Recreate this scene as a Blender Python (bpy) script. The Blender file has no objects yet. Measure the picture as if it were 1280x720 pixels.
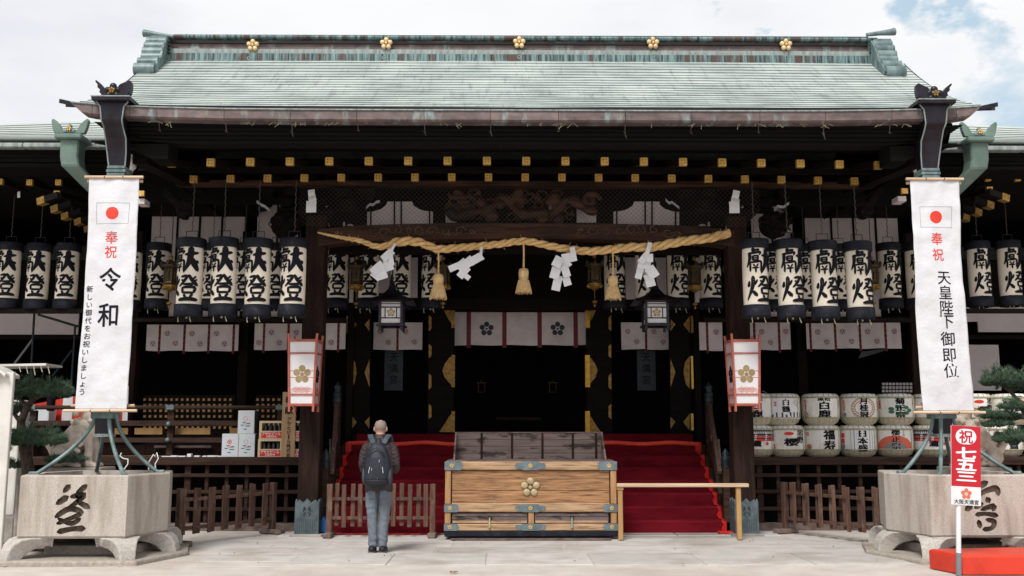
import bpy, bmesh, math, random
from math import sin, cos, tan, atan, atan2, radians as R, pi
from mathutils import Vector, Matrix, noise
random.seed(7)
rnd = random.random
def ru(a, b): return a + (b - a) * random.random()
SC = bpy.context.scene
COL = SC.collection

# ------------------------------------------------------------ camera
CX, CY, CZ = -0.40, 0.0, 1.55
FPX = 1244.4
YAW, PITCH = R(0.645), R(8.24)
cam = bpy.data.cameras.new('camera')
cam.lens = 35.0; cam.sensor_width = 36.0; cam.clip_start = 0.1; cam.clip_end = 2000
camo = bpy.data.objects.new('camera', cam); COL.objects.link(camo)
camo.location = (CX, CY, CZ); camo.rotation_euler = (pi / 2 + PITCH, 0, -YAW)
SC.camera = camo
Fv = Vector((sin(YAW) * cos(PITCH), cos(YAW) * cos(PITCH), sin(PITCH)))
Rv = Vector((cos(YAW), -sin(YAW), 0)); Uv = Rv.cross(Fv)
def P(px, py, Y):
    "point at depth Y of the place that the survey of the photograph puts at (px,py)"
    d = Fv + Rv * ((px - 640) / FPX) + Uv * ((360 - py) / FPX)
    t = (Y - CY) / d.y
    return Vector((CX, CY, CZ)) + d * t
def Z(py, Y): return P(640, py, Y).z
def X(px, Y, z):
    u = (px - 640) / FPX; zr = z - CZ
    return CX + (Y * sin(YAW) + u * (Y * cos(YAW) * cos(PITCH) + zr * sin(PITCH))) / (cos(YAW) - u * sin(YAW) * cos(PITCH))
def G(px, py):
    d = Fv + Rv * ((px - 640) / FPX) + Uv * ((360 - py) / FPX)
    return Vector((CX, CY, CZ)) + d * (-CZ / d.z)

# ------------------------------------------------------------ sky and sun
SUN_EL, SUN_AZ = R(52), R(-158)          # azimuth clockwise from +Y (north): behind the camera, slightly left
w = bpy.data.worlds.new('World'); SC.world = w; w.use_nodes = True
nt = w.node_tree; N = nt.nodes; L = nt.links; N.clear()
out = N.new('ShaderNodeOutputWorld'); bg = N.new('ShaderNodeBackground'); bg.inputs[1].default_value = 0.1
sky = N.new('ShaderNodeTexSky'); sky.sky_type = 'NISHITA'; sky.sun_disc = False
sky.sun_elevation = SUN_EL; sky.sun_rotation = SUN_AZ; sky.air_density = 1.0; sky.dust_density = 1.5
tc = N.new('ShaderNodeTexCoord')
def wmap(sc, loc):
    m = N.new('ShaderNodeMapping'); m.inputs['Scale'].default_value = sc; m.inputs['Location'].default_value = loc
    L.new(tc.outputs['Generated'], m.inputs[0]); return m
def wnoise(m, s, d, r):
    n = N.new('ShaderNodeTexNoise'); n.inputs['Scale'].default_value = s; n.inputs['Detail'].default_value = d
    n.inputs['Roughness'].default_value = r; L.new(m.outputs[0], n.inputs['Vector']); return n
def wramp(src, stops):
    r = N.new('ShaderNodeValToRGB'); L.new(src, r.inputs[0]); e = r.color_ramp.elements
    while len(e) < len(stops): e.new(0.5)
    for k, (p, c) in enumerate(stops): e[k].position = p; e[k].color = c + (1,) if len(c) == 3 else c
    return r
cover = wnoise(wmap((1, 1, 2.4), (0.9, 0.2, 0.38)), 2.6, 5, 0.52)
wn = wnoise(wmap((1, 1, 1.6), (4.2, 0.6, 2.1)), 7, 6, 0.6); ws = N.new('ShaderNodeVectorMath'); ws.operation = 'MULTIPLY_ADD'
L.new(wn.outputs['Color'], ws.inputs[0]); ws.inputs[1].default_value = (.34, .34, .30); ws.inputs[2].default_value = (-.17, -.17, -.15)
warp = N.new('ShaderNodeVectorMath'); warp.operation = 'ADD'; L.new(tc.outputs['Generated'], warp.inputs[0]); L.new(ws.outputs[0], warp.inputs[1])
def near(px, py, rad, amt):
    d = Fv + Rv * ((px - 640) / FPX) + Uv * ((360 - py) / FPX); d.normalize()
    v = N.new('ShaderNodeVectorMath'); v.operation = 'DISTANCE'; L.new(warp.outputs[0], v.inputs[0]); v.inputs[1].default_value = d
    m = N.new('ShaderNodeMapRange'); m.interpolation_type = 'SMOOTHSTEP'; L.new(v.outputs['Value'], m.inputs[0]); m.inputs[1].default_value = 0; m.inputs[2].default_value = rad; m.inputs[3].default_value = amt; m.inputs[4].default_value = 0; return m.outputs[0]
def addn(*srcs):
    o = srcs[0]
    for s_ in srcs[1:]:
        a = N.new('ShaderNodeMath'); a.operation = 'ADD'; L.new(o, a.inputs[0])
        if isinstance(s_, float): a.inputs[1].default_value = s_
        else: L.new(s_, a.inputs[1])
        o = a.outputs[0]
    return o
cmask = wramp(addn(cover.outputs['Fac'], 0.10, near(1262, 108, .17, -.36), near(905, -26, .06, -.30), near(1200, 18, .06, -.15)), [(0.33, (0, 0, 0)), (0.45, (1, 1, 1))])
shade = wnoise(wmap((1, 1, 2.8), (3.1, 1.2, 0.9)), 2.2, 6, 0.55)
cshade = wramp(addn(shade.outputs['Fac'], near(20, 60, .30, -.07), near(560, 60, .4, .06)), [(0.36, (6.0, 6.15, 6.55)), (0.50, (6.9, 6.95, 7.1)), (0.72, (7.4, 7.4, 7.45))])
# bright scaling of ramp output happens through the colour values themselves
blue = N.new('ShaderNodeMixRGB'); blue.blend_type = 'MIX'; blue.inputs[0].default_value = 0.72
L.new(sky.outputs[0], blue.inputs[1]); blue.inputs[2].default_value = (4.6, 5.9, 6.6, 1)
mix = N.new('ShaderNodeMixRGB'); L.new(cmask.outputs[0], mix.inputs[0]); L.new(blue.outputs[0], mix.inputs[1]); L.new(cshade.outputs[0], mix.inputs[2])
L.new(mix.outputs[0], bg.inputs[0]); L.new(bg.outputs[0], out.inputs[0])
sun = bpy.data.lights.new('sun', 'SUN'); sun.energy = 2.5; sun.angle = R(20); sun.color = (1, 0.96, 0.9)
suno = bpy.data.objects.new('sun', sun); COL.objects.link(suno)
sd = Vector((sin(SUN_AZ) * cos(SUN_EL), cos(SUN_AZ) * cos(SUN_EL), sin(SUN_EL)))
suno.rotation_euler = sd.to_track_quat('Z', 'Y').to_euler(); suno.location = (0, -5, 20)
SC.view_settings.view_transform = 'Standard'; SC.view_settings.look = 'None'
SC.view_settings.exposure = 0.45; SC.view_settings.gamma = 1.0
SC.render.resolution_x = 1024; SC.render.resolution_y = 576

# ------------------------------------------------------------ materials
MATS = {}
def mat(name, c1, c2=None, rough=0.6, metal=0.0, scale=4.0, stretch=(1, 1, 1), detail=5, lo=0.35, hi=0.65,
        bump=0.0, bscale=None, bstretch=None, c3=None, s3=1.2, t3=(0.5, 0.7), stretch3=(1, 1, 1), spec=0.4, vary=0.0, emit=0, transl=0.0, bdist=0.01, coord='Object'):
    m = bpy.data.materials.new(name); m.use_nodes = True; MATS[name] = m
    t = m.node_tree; n = t.nodes; l = t.links; b = n['Principled BSDF']
    b.inputs['Roughness'].default_value = rough; b.inputs['Metallic'].default_value = metal
    b.inputs['Specular IOR Level'].default_value = spec
    co = n.new('ShaderNodeTexCoord')
    oi = n.new('ShaderNodeObjectInfo'); va = n.new('ShaderNodeVectorMath'); va.operation = 'ADD'
    l.new(co.outputs[coord], va.inputs[0]); l.new(oi.outputs['Location'], va.inputs[1])
    def mp(st):
        x = n.new('ShaderNodeMapping'); x.inputs['Scale'].default_value = st; l.new(va.outputs[0], x.inputs[0]); return x
    def nz(st, s, d=detail):
        x = n.new('ShaderNodeTexNoise'); x.inputs['Scale'].default_value = s; x.inputs['Detail'].default_value = d
        x.inputs['Roughness'].default_value = 0.6; l.new(mp(st).outputs[0], x.inputs['Vector']); return x
    def ramp(src, a, bb, ca, cb):
        r = n.new('ShaderNodeValToRGB'); l.new(src, r.inputs[0]); e = r.color_ramp.elements
        e[0].position = a; e[0].color = (*ca, 1); e[1].position = bb; e[1].color = (*cb, 1); return r
    col = None
    if c2 is None: c2 = tuple(x * 0.82 for x in c1)
    col = ramp(nz(stretch, scale).outputs['Fac'], lo, hi, c2, c1).outputs[0]
    if c3:
        mx = n.new('ShaderNodeMixRGB'); k = ramp(nz(stretch3, s3, 6).outputs['Fac'], t3[0], t3[1], (0, 0, 0), (1, 1, 1))
        l.new(k.outputs[0], mx.inputs[0]); l.new(col, mx.inputs[1]); mx.inputs[2].default_value = (*c3, 1); col = mx.outputs[0]
    if vary:
        h = n.new('ShaderNodeHueSaturation'); l.new(col, h.inputs['Color'])
        mr = n.new('ShaderNodeMapRange'); l.new(oi.outputs['Random'], mr.inputs[0]); mr.inputs[3].default_value = 1 - vary; mr.inputs[4].default_value = 1 + vary
        l.new(mr.outputs[0], h.inputs['Value']); col = h.outputs[0]
    l.new(col, b.inputs['Base Color'])
    if bump:
        if name in ('jeans',): bump = .35
        bn = n.new('ShaderNodeBump'); bn.inputs['Strength'].default_value = bump; bn.inputs['Distance'].default_value = bdist
        l.new(nz(bstretch or stretch, bscale or scale * 4).outputs['Fac'], bn.inputs['Height']); l.new(bn.outputs[0], b.inputs['Normal'])
    if emit: b.inputs['Emission Color'].default_value = (*c1, 1); b.inputs['Emission Strength'].default_value = emit
    return m
mat('roof_copper', (0.45, 0.50, 0.475), (0.30, 0.35, 0.335), rough=0.55, scale=1.1, stretch=(1, 1, 1), detail=9, c3=(0.22, 0.24, 0.24), s3=3.0, t3=(0.54, 0.80), stretch3=(4.5, 0.55, 0.55), bump=0.3, bscale=30)
mat('wing_roof_copper', (0.44, 0.485, 0.455), (0.34, 0.385, 0.36), rough=0.6, scale=1.5, detail=8, bump=0.2, bscale=20)
mat('copper_brown', (0.17, 0.125, 0.12), (0.085, 0.065, 0.065), rough=0.5, scale=3, stretch=(1.5, 1, 3), c3=(0.25, 0.32, 0.31), s3=2.5, t3=(0.55, 0.72), stretch3=(2.4, 1, .8), bump=0.15, metal=0.1, vary=0.12)
mat('copper_teal', (0.17, 0.27, 0.275), (0.025, 0.04, 0.042), rough=0.5, scale=4, lo=0.38, hi=0.60, stretch=(6, 1, 0.4), c3=(0.075, 0.048, 0.042), s3=1.6, t3=(0.54, 0.60), stretch3=(2.6, 1, .2), bump=0.2, metal=0.1)
mat('copper_pale', (0.30, 0.36, 0.34), (0.17, 0.19, 0.19), rough=0.55, scale=3, stretch=(5, 1, 1), bump=0.1)
mat('patina', (0.19, 0.265, 0.265), (0.075, 0.115, 0.12), rough=0.45, scale=2.5, stretch=(3, 3, 1), c3=(0.06, 0.10, 0.10), s3=2, t3=(0.55, 0.8), bump=0.15, metal=0.15)
mat('patina_green', (0.15, 0.22, 0.185), (0.09, 0.14, 0.12), rough=0.45, scale=2.5, bump=0.1)
mat('bronze_black', (0.022, 0.019, 0.028), (0.009, 0.008, 0.012), rough=0.33, metal=0.4, scale=6, stretch=(1, 1, .3), bump=0.1)
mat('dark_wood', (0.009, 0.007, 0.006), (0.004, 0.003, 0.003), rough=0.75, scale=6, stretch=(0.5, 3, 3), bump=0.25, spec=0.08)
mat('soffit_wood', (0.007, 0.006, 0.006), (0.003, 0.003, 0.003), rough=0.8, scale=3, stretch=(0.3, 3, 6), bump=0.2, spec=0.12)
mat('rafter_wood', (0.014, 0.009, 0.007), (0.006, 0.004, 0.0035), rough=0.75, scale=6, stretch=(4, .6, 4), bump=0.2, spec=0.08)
mat('beam_wood', (0.075, 0.036, 0.022), (0.024, 0.013, 0.009), rough=0.6, scale=5, stretch=(0.3, 3, 4), bump=0.4, c3=(0.015, 0.01, 0.009), s3=1.5, t3=(0.5, 0.65), stretch3=(.4, 1, 1), spec=0.12)
mat('post_wood', (0.034, 0.017, 0.013), (0.013, 0.0075, 0.006), spec=0.12, rough=0.8, scale=5, stretch=(4, 4, 0.35), bump=0.5, c3=(0.075, 0.05, 0.042), s3=5, t3=(0.66, 0.8), stretch3=(2, 2, 1.2))
mat('rail_wood', (0.058, 0.029, 0.020), (0.020, 0.011, 0.0085), spec=0.2, rough=0.75, scale=5, stretch=(0.35, 3, 4), bump=0.4, vary=0.1)
mat('picket_wood', (0.13, 0.066, 0.045), (0.055, 0.027, 0.020), rough=0.75, scale=6, stretch=(4, 4, 0.5), bump=0.5, vary=0.25, c3=(0.20, 0.16, 0.13), s3=3, t3=(0.55, 0.8))
mat('foot_wood', (0.20, 0.15, 0.13), (0.09, 0.06, 0.055), rough=0.8, scale=6, bump=0.4)
mat('box_wood', (0.46, 0.25, 0.12), (0.22, 0.105, 0.045), rough=0.75, scale=7, stretch=(0.35, 2, 5), detail=8, lo=0.3, hi=0.7, bump=0.5, bscale=10, c3=(0.10, 0.05, 0.030), s3=9, t3=(0.48, 0.66), stretch3=(0.3, 1, 5), vary=0.14)
mat('box_wood_pale', (0.54, 0.36, 0.215), (0.34, 0.20, 0.105), rough=0.75, scale=8, stretch=(0.35, 2, 5), detail=8, bump=0.4, c3=(0.15, 0.085, 0.055), s3=8, t3=(0.50, 0.68), stretch3=(0.3, 1, 5), vary=0.12)
mat('box_post', (0.47, 0.265, 0.12), (0.28, 0.15, 0.065), rough=0.6, scale=4, stretch=(5, 2, .4), detail=8, bump=0.4, c3=(0.20, 0.11, 0.06), s3=3, t3=(0.55, 0.72), stretch3=(4, 1, .3))
mat('grey_plank', (0.165, 0.125, 0.118), (0.10, 0.072, 0.068), rough=0.8, scale=5, stretch=(0.35, 2, 6), detail=8, bump=0.5, c3=(0.035, 0.024, 0.022), s3=3.2, t3=(0.53, 0.60), stretch3=(.7, 1, 2.4), vary=0.1)
mat('gold_wood', (0.45, 0.27, 0.11), (0.32, 0.18, 0.07), rough=0.6, scale=5, stretch=(1, 1, 0.3), bump=0.2)
mat('light_wood', (0.62, 0.47, 0.33), (0.48, 0.33, 0.21), rough=0.55, scale=5, stretch=(0.3, 2, 4), bump=0.15)
mat('plank_sign', (0.50, 0.33, 0.18), (0.40, 0.25, 0.13), rough=0.6, scale=5, stretch=(4, 2, 0.3), bump=0.15)
mat('gold', (0.78, 0.48, 0.13), (0.55, 0.32, 0.07), rough=0.42, metal=0.55, scale=25, bump=0.1, spec=0.5)
mat('gold_dull', (0.36, 0.21, 0.05), (0.16, 0.09, 0.02), rough=0.5, metal=0.5, scale=18, bump=0.35)
mat('gold_deep', (0.42, 0.24, 0.035), (0.28, 0.15, 0.02), rough=0.35, metal=0.7, scale=10)
mat('medallion_gold', (0.80, 0.60, 0.34), (0.66, 0.46, 0.24), rough=0.45, metal=0.25, scale=8, bump=0.05)
mat('crest_gold', (0.42, 0.31, 0.16), (0.30, 0.21, 0.10), rough=0.5, metal=0.3, scale=10)
mat('brass_crest', (0.50, 0.41, 0.24), (0.34, 0.27, 0.15), rough=0.5, metal=0.25, scale=20, bump=0.1)
mat('steel_blue_plate', (0.165, 0.215, 0.235), (0.10, 0.135, 0.15), rough=0.5, metal=0.2, scale=10, bump=0.1, c3=(0.10, 0.08, 0.06), s3=6, t3=(0.6, 0.8))
mat('gold_flower', (0.62, 0.42, 0.17), (0.42, 0.27, 0.10), rough=0.5, metal=0.3, scale=30)
mat('plaster', (0.66, 0.59, 0.59), (0.56, 0.50, 0.50), rough=0.9, scale=1.5, bump=0.05)
mat('carpet_red', (0.150, 0.008, 0.015), (0.090, 0.004, 0.009), rough=0.95, scale=3, stretch=(0.5, 2, 2), bump=0.5, bscale=160, spec=0.05, c3=(0.14, 0.014, 0.014), s3=2, t3=(0.6, 0.9))
mat('ribbon_red', (0.62, 0.015, 0.010), (0.42, 0.008, 0.008), rough=0.7, scale=8, bump=0.3)
mat('cloth_orange_red', (0.70, 0.055, 0.022), (0.55, 0.03, 0.015), rough=0.7, scale=4, bump=0.2)
mat('platform_red', (0.66, 0.050, 0.022), (0.52, 0.03, 0.014), rough=0.42, scale=1.4, bump=0.12, bscale=6, c3=(0.42, 0.022, 0.012), s3=2.2, t3=(0.55, 0.75))
mat('granite', (0.50, 0.45, 0.405), (0.35, 0.31, 0.27), rough=0.85, scale=75, detail=3, lo=0.3, hi=0.62, bump=0.5, bscale=60, c3=(0.22, 0.175, 0.135), s3=2.6, t3=(0.47, 0.80), stretch3=(2.4, 2.4, 0.35), bdist=0.004)
mat('granite_pale', (0.50, 0.47, 0.44), (0.36, 0.33, 0.30), rough=0.85, scale=40, detail=4, bump=0.4, c3=(0.20, 0.16, 0.12), s3=4, t3=(0.55, 0.8), bdist=0.004)
mat('carving_dirt', (0.17, 0.13, 0.10), (0.06, 0.045, 0.035), rough=0.95, scale=14, bump=0.4)
mat('base_stone', (0.40, 0.36, 0.31), (0.28, 0.245, 0.21), rough=0.9, scale=18, detail=6, bump=0.5, c3=(0.14, 0.115, 0.09), s3=2.5, t3=(0.55, 0.8))
mat('lion_stone', (0.80, 0.70, 0.60), (0.46, 0.38, 0.32), rough=0.9, scale=5, detail=8, bump=0.6, bscale=30, c3=(0.10, 0.075, 0.055), s3=2.6, t3=(0.54, 0.70))
mat('sand', (0.56, 0.51, 0.465), (0.46, 0.415, 0.375), rough=0.95, scale=2.2, detail=10, bump=0.6, bscale=90, c3=(0.37, 0.32, 0.27), s3=0.5, t3=(0.52, 0.75), bdist=0.006)
mat('paving', (0.53, 0.505, 0.485), (0.43, 0.41, 0.39), rough=0.85, scale=3, detail=9, bump=0.4, bscale=60, c3=(0.33, 0.28, 0.24), s3=1.0, t3=(0.50, 0.74), vary=0.08, bdist=0.004)
mat('kerb_stone', (0.36, 0.33, 0.30), (0.24, 0.21, 0.19), rough=0.9, scale=5, bump=0.4, vary=0.1)
mat('leaf_litter', (0.30, 0.14, 0.06), (0.18, 0.08, 0.04), rough=0.9)
mat('paper_white', (0.80, 0.80, 0.82), (0.74, 0.74, 0.77), rough=0.8, scale=6)
mat('banner_cloth', (0.63, 0.635, 0.67), (0.58, 0.585, 0.62), rough=0.85, scale=3, bump=0.55, bscale=6, bdist=0.03)
mat('ink', (0.010, 0.010, 0.016), (0.007, 0.007, 0.011), rough=0.7, spec=0.15)
mat('ink_navy', (0.022, 0.022, 0.045), (0.015, 0.015, 0.03), rough=0.6)
mat('print_red', (0.70, 0.045, 0.022), (0.62, 0.035, 0.02), rough=0.6)
mat('print_crimson', (0.50, 0.008, 0.022), (0.44, 0.007, 0.018), rough=0.45)
mat('print_dark_red', (0.17, 0.022, 0.028), (0.12, 0.018, 0.02), rough=0.8)
mat('print_pink', (0.62, 0.20, 0.17), (0.55, 0.16, 0.14), rough=0.7)
mat('print_orange', (0.66, 0.15, 0.09), (0.6, 0.12, 0.07), rough=0.7)
mat('print_grey', (0.24, 0.24, 0.26), rough=0.7)
mat('print_green', (0.05, 0.19, 0.10), rough=0.7)
mat('print_teal', (0.02, 0.22, 0.19), rough=0.7)
mat('print_ochre', (0.50, 0.36, 0.16), rough=0.7)
mat('print_navy', (0.03, 0.035, 0.06), rough=0.7)
mat('lantern_paper', (0.86, 0.79, 0.68), (0.76, 0.68, 0.56), rough=0.75, scale=2.5, stretch=(1, 1, .6), bump=0.1, vary=0.06)
mat('lantern_cap', (0.016, 0.018, 0.028), (0.008, 0.009, 0.014), spec=0.2, rough=0.65, scale=7, bump=0.2, c3=(0.05, 0.05, 0.062), s3=7, t3=(0.58, 0.8))
mat('black_metal', (0.015, 0.015, 0.016), rough=0.5)
mat('wire', (0.085, 0.065, 0.052), rough=0.7)
mat('curtain', (0.62, 0.555, 0.555), (0.50, 0.45, 0.45), rough=0.9, scale=3, bump=0.3, bscale=7, bdist=0.02, vary=0.05)
mat('straw_rope', (0.80, 0.54, 0.25), (0.55, 0.34, 0.13), rough=0.85, scale=12, bump=0.7, bscale=80, bdist=0.006)
mat('straw', (0.82, 0.60, 0.31), (0.56, 0.37, 0.17), rough=0.85, scale=30, stretch=(3, 3, 0.3), bump=0.9, bscale=60, bdist=0.01)
mat('barrel_straw', (0.88, 0.86, 0.83), (0.80, 0.77, 0.73), rough=0.85, scale=8, stretch=(3, 3, 1), bump=0.4, bscale=40, c3=(0.48, 0.44, 0.34), s3=3, t3=(0.55, 0.8), vary=0.06)
mat('barrel_mat', (0.66, 0.59, 0.44), (0.45, 0.40, 0.28), rough=0.9, scale=10, stretch=(6, 6, .5), bump=0.6)
mat('barrel_rope', (0.52, 0.49, 0.36), (0.36, 0.34, 0.23), rough=0.9, scale=20, bump=0.5)
mat('card_white', (0.66, 0.69, 0.72), (0.60, 0.63, 0.67), rough=0.7)
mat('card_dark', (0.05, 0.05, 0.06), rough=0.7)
mat('crate_cream', (0.70, 0.55, 0.36), (0.62, 0.47, 0.30), rough=0.5)
mat('bottle_glass', (0.012, 0.008, 0.006), rough=0.12, spec=0.6)
mat('vermilion', (0.45, 0.125, 0.085), (0.34, 0.085, 0.06), rough=0.6, scale=8, bump=0.1)
mat('lamp_paper', (0.76, 0.75, 0.76), (0.70, 0.69, 0.71), rough=0.7)
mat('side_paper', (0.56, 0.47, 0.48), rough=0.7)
mat('skin', (0.50, 0.30, 0.21), (0.42, 0.24, 0.17), rough=0.55, scale=8)
mat('hair', (0.27, 0.21, 0.18), (0.20, 0.15, 0.125), rough=0.8, scale=60)
mat('jacket', (0.046, 0.027, 0.030), (0.026, 0.015, 0.018), rough=0.55, scale=9, bump=0.8, bscale=16, bdist=0.02)
mat('jeans', (0.155, 0.18, 0.215), (0.10, 0.12, 0.15), rough=0.85, scale=5, stretch=(2, 2, .7), bump=0.5, bscale=14, bdist=0.02)
mat('pack_navy', (0.014, 0.019, 0.031), (0.008, 0.011, 0.018), rough=0.6, scale=7, bump=0.4, bscale=14, bdist=0.01)
mat('pack_black', (0.010, 0.011, 0.016), rough=0.6)
mat('pack_grey', (0.045, 0.065, 0.085), rough=0.6)
mat('shoe', (0.012, 0.012, 0.014), rough=0.5)
mat('sole', (0.20, 0.19, 0.19), rough=0.8)
mat('needle', (0.085, 0.145, 0.095), (0.050, 0.095, 0.066), rough=0.7, scale=6, detail=3, spec=0.2)
mat('needle_light', (0.17, 0.24, 0.15), (0.11, 0.17, 0.11), rough=0.7, scale=6, spec=0.2)
mat('bark', (0.10, 0.075, 0.06), (0.035, 0.025, 0.02), rough=0.95, scale=9, stretch=(2, 2, 1), bump=1.0, bscale=16, bdist=0.03)
mat('tent_white', (0.66, 0.64, 0.60), (0.55, 0.53, 0.49), rough=0.8, scale=3, bump=0.2)
mat('white_paint', (0.72, 0.72, 0.73), (0.66, 0.66, 0.68), rough=0.5)
mat('grey_metal', (0.20, 0.20, 0.22), rough=0.5)
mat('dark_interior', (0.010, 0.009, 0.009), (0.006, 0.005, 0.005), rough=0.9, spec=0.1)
mat('bronze_shoe', (0.115, 0.15, 0.165), (0.055, 0.075, 0.085), rough=0.55, metal=0.2, scale=7, bump=0.3, c3=(0.04, 0.045, 0.05), s3=4, t3=(0.55, 0.8))
mat('finial_dark', (0.022, 0.034, 0.044), (0.010, 0.017, 0.022), rough=0.45, metal=0.3, scale=10, bump=0.1)
mat('shoe_groove', (0.035, 0.05, 0.06), rough=0.6)
mat('lamp_bronze', (0.085, 0.060, 0.026), (0.035, 0.024, 0.012), rough=0.45, metal=0.5, scale=22, bump=0.3)
mat('blue_cloth', (0.02, 0.10, 0.30), rough=0.8)

# ------------------------------------------------------------ mesh builder
class MB:
    def __init__(s): s.v = []; s.f = []; s.m = []; s.s = []
    def add(s, vs, fs, mi=0, sm=False):
        o = len(s.v); s.v += [tuple(x) for x in vs]
        for f in fs: s.f.append(tuple(o + i for i in f)); s.m.append(mi); s.s.append(sm)
        return s
    def box(s, x0, x1, y0, y1, z0, z1, mi=0, M=None):
        vs = [Vector((x, y, z)) for z in (z0, z1) for y in (y0, y1) for x in (x0, x1)]
        if M: vs = [M @ v for v in vs]
        return s.add(vs, [(0, 2, 3, 1), (4, 5, 7, 6), (0, 1, 5, 4), (2, 6, 7, 3), (0, 4, 6, 2), (1, 3, 7, 5)], mi)
    def bar(s, a, b, wx, wz, mi=0, up=(0, 0, 1)):
        a = Vector(a); b = Vector(b); d = (b - a).normalized(); u = Vector(up)
        if abs(d.dot(u)) > 0.98: u = Vector((0, 1, 0))
        sx = d.cross(u).normalized(); sz = sx.cross(d).normalized()
        vs = [p + sx * (i * wx / 2) + sz * (j * wz / 2) for p in (a, b) for i, j in ((-1, -1), (1, -1), (1, 1), (-1, 1))]
        return s.add(vs, [(0, 1, 2, 3), (7, 6, 5, 4), (0, 4, 5, 1), (1, 5, 6, 2), (2, 6, 7, 3), (3, 7, 4, 0)], mi)
    def tube(s, pts, r, n=8, mi=0, cap=True, sm=True):
        pts = [Vector(p) for p in pts]; k = len(pts)
        rs = r if isinstance(r, (list, tuple)) else [r] * k
        t0 = (pts[1] - pts[0]).normalized(); u = Vector((0, 0, 1)) if abs(t0.z) < 0.9 else Vector((1, 0, 0))
        a = t0.cross(u).normalized(); vs = []
        for i, p in enumerate(pts):
            t = (pts[min(i + 1, k - 1)] - pts[max(i - 1, 0)]).normalized()
            a = (a - t * a.dot(t)).normalized(); b = t.cross(a)
            for j in range(n):
                q = 2 * pi * j / n; vs.append(p + (a * cos(q) + b * sin(q)) * rs[i])
        fs = [(i * n + j, i * n + (j + 1) % n, (i + 1) * n + (j + 1) % n, (i + 1) * n + j) for i in range(k - 1) for j in range(n)]
        s.add(vs, fs, mi, sm)
        if cap: s.add(vs[:n], [tuple(range(n))[::-1]], mi); s.add(vs[-n:], [tuple(range(n))], mi)
        return s
    def lathe(s, prof, c=(0, 0, 0), n=16, mi=0, sm=True, M=None, sx=1, sy=1):
        c = Vector(c); vs = []
        for r, z in prof:
            for j in range(n):
                q = 2 * pi * j / n; p = Vector((r * cos(q) * sx, r * sin(q) * sy, z)); vs.append((M @ p if M else p) + c)
        k = len(prof)
        s.add(vs, [(i * n + j, i * n + (j + 1) % n, (i + 1) * n + (j + 1) % n, (i + 1) * n + j) for i in range(k - 1) for j in range(n)], mi, sm)
        s.add(vs[:n], [tuple(range(n))[::-1]], mi); s.add(vs[-n:], [tuple(range(n))], mi)
        return s
    def prism(s, pts, y0, y1, mi=0, M=None):
        "outline in (x,z), extruded from y0 to y1"
        n = len(pts); vs = [Vector((x, y0, z)) for x, z in pts] + [Vector((x, y1, z)) for x, z in pts]
        if M: vs = [M @ v for v in vs]
        return s.add(vs, [tuple(range(n)), tuple(range(n, 2 * n))[::-1]] + [(i, i + n, (i + 1) % n + n, (i + 1) % n) for i in range(n)], mi)
    def ell(s, c, r, n=12, k=8, mi=0, M=None):
        c = Vector(c); rx, ry, rz = (r, r, r) if not isinstance(r, (tuple, list)) else r; vs = []
        for i in range(k + 1):
            a = pi * i / k
            for j in range(n):
                q = 2 * pi * j / n; p = Vector((rx * sin(a) * cos(q), ry * sin(a) * sin(q), rz * cos(a))); vs.append((M @ p if M else p) + c)
        return s.add(vs, [(i * n + j, (i + 1) * n + j, (i + 1) * n + (j + 1) % n, i * n + (j + 1) % n) for i in range(k) for j in range(n)], mi, True)
    def move(s, M): s.v = [tuple(M @ Vector(v)) for v in s.v]; return s
    def mesh(s, name, mats):
        me = bpy.data.meshes.new(name); me.from_pydata(s.v, [], s.f)
        for m in ([mats] if isinstance(mats, str) else mats): me.materials.append(MATS[m])
        me.polygons.foreach_set('material_index', s.m); me.polygons.foreach_set('use_smooth', s.s)
        me.update(); return me
ORG = {}
def tag(o, label=None, cat=None, group=None, kind=None):
    for k, v in (('label', label), ('category', cat), ('group', group), ('kind', kind)):
        if v: o[k] = v
    return o
def thing(name, label, cat, loc=(0, 0, 0), group=None, local=False, rz=0):
    o = bpy.data.objects.new(name, None); COL.objects.link(o); o.location = loc; o.rotation_euler = (0, 0, rz)
    o.empty_display_size = 0.1
    if not local: ORG[o.name] = Vector(loc)
    return tag(o, label, cat, group)
def obj(name, mb, mats, parent=None, bevel=0, seg=1, label=None, kind=None):
    me = mb.mesh(name, mats) if isinstance(mb, MB) else mb
    o = bpy.data.objects.new(name, me); COL.objects.link(o)
    if parent:
        o.parent = parent
        if parent.name in ORG: o.location = -ORG[parent.name]
    if bevel:
        b = o.modifiers.new('bevel', 'BEVEL'); b.width = bevel; b.segments = seg; b.limit_method = 'ANGLE'; b.angle_limit = R(40)
    if label: o['label'] = label
    if kind: o['kind'] = kind
    return o
def B(x0, x1, y0, y1, z0, z1): return MB().box(min(x0, x1), max(x0, x1), y0, y1, min(z0, z1), max(z0, z1))
def copy_tree(o, parent=None):
    c = o.copy(); COL.objects.link(c)
    if parent: c.parent = parent
    for ch in o.children: copy_tree(ch, c)
    return c
TS = bpy.data.scenes.new('workshop')
def evaluate(o, *others):
    for x in (o,) + others: TS.collection.objects.link(x)
    TS.view_layers[0].update()
    with bpy.context.temp_override(scene=TS, view_layer=TS.view_layers[0]):
        dg = bpy.context.evaluated_depsgraph_get(); me = bpy.data.meshes.new_from_object(o.evaluated_get(dg))
    for x in (o,) + others: TS.collection.objects.unlink(x)
    return me
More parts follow.
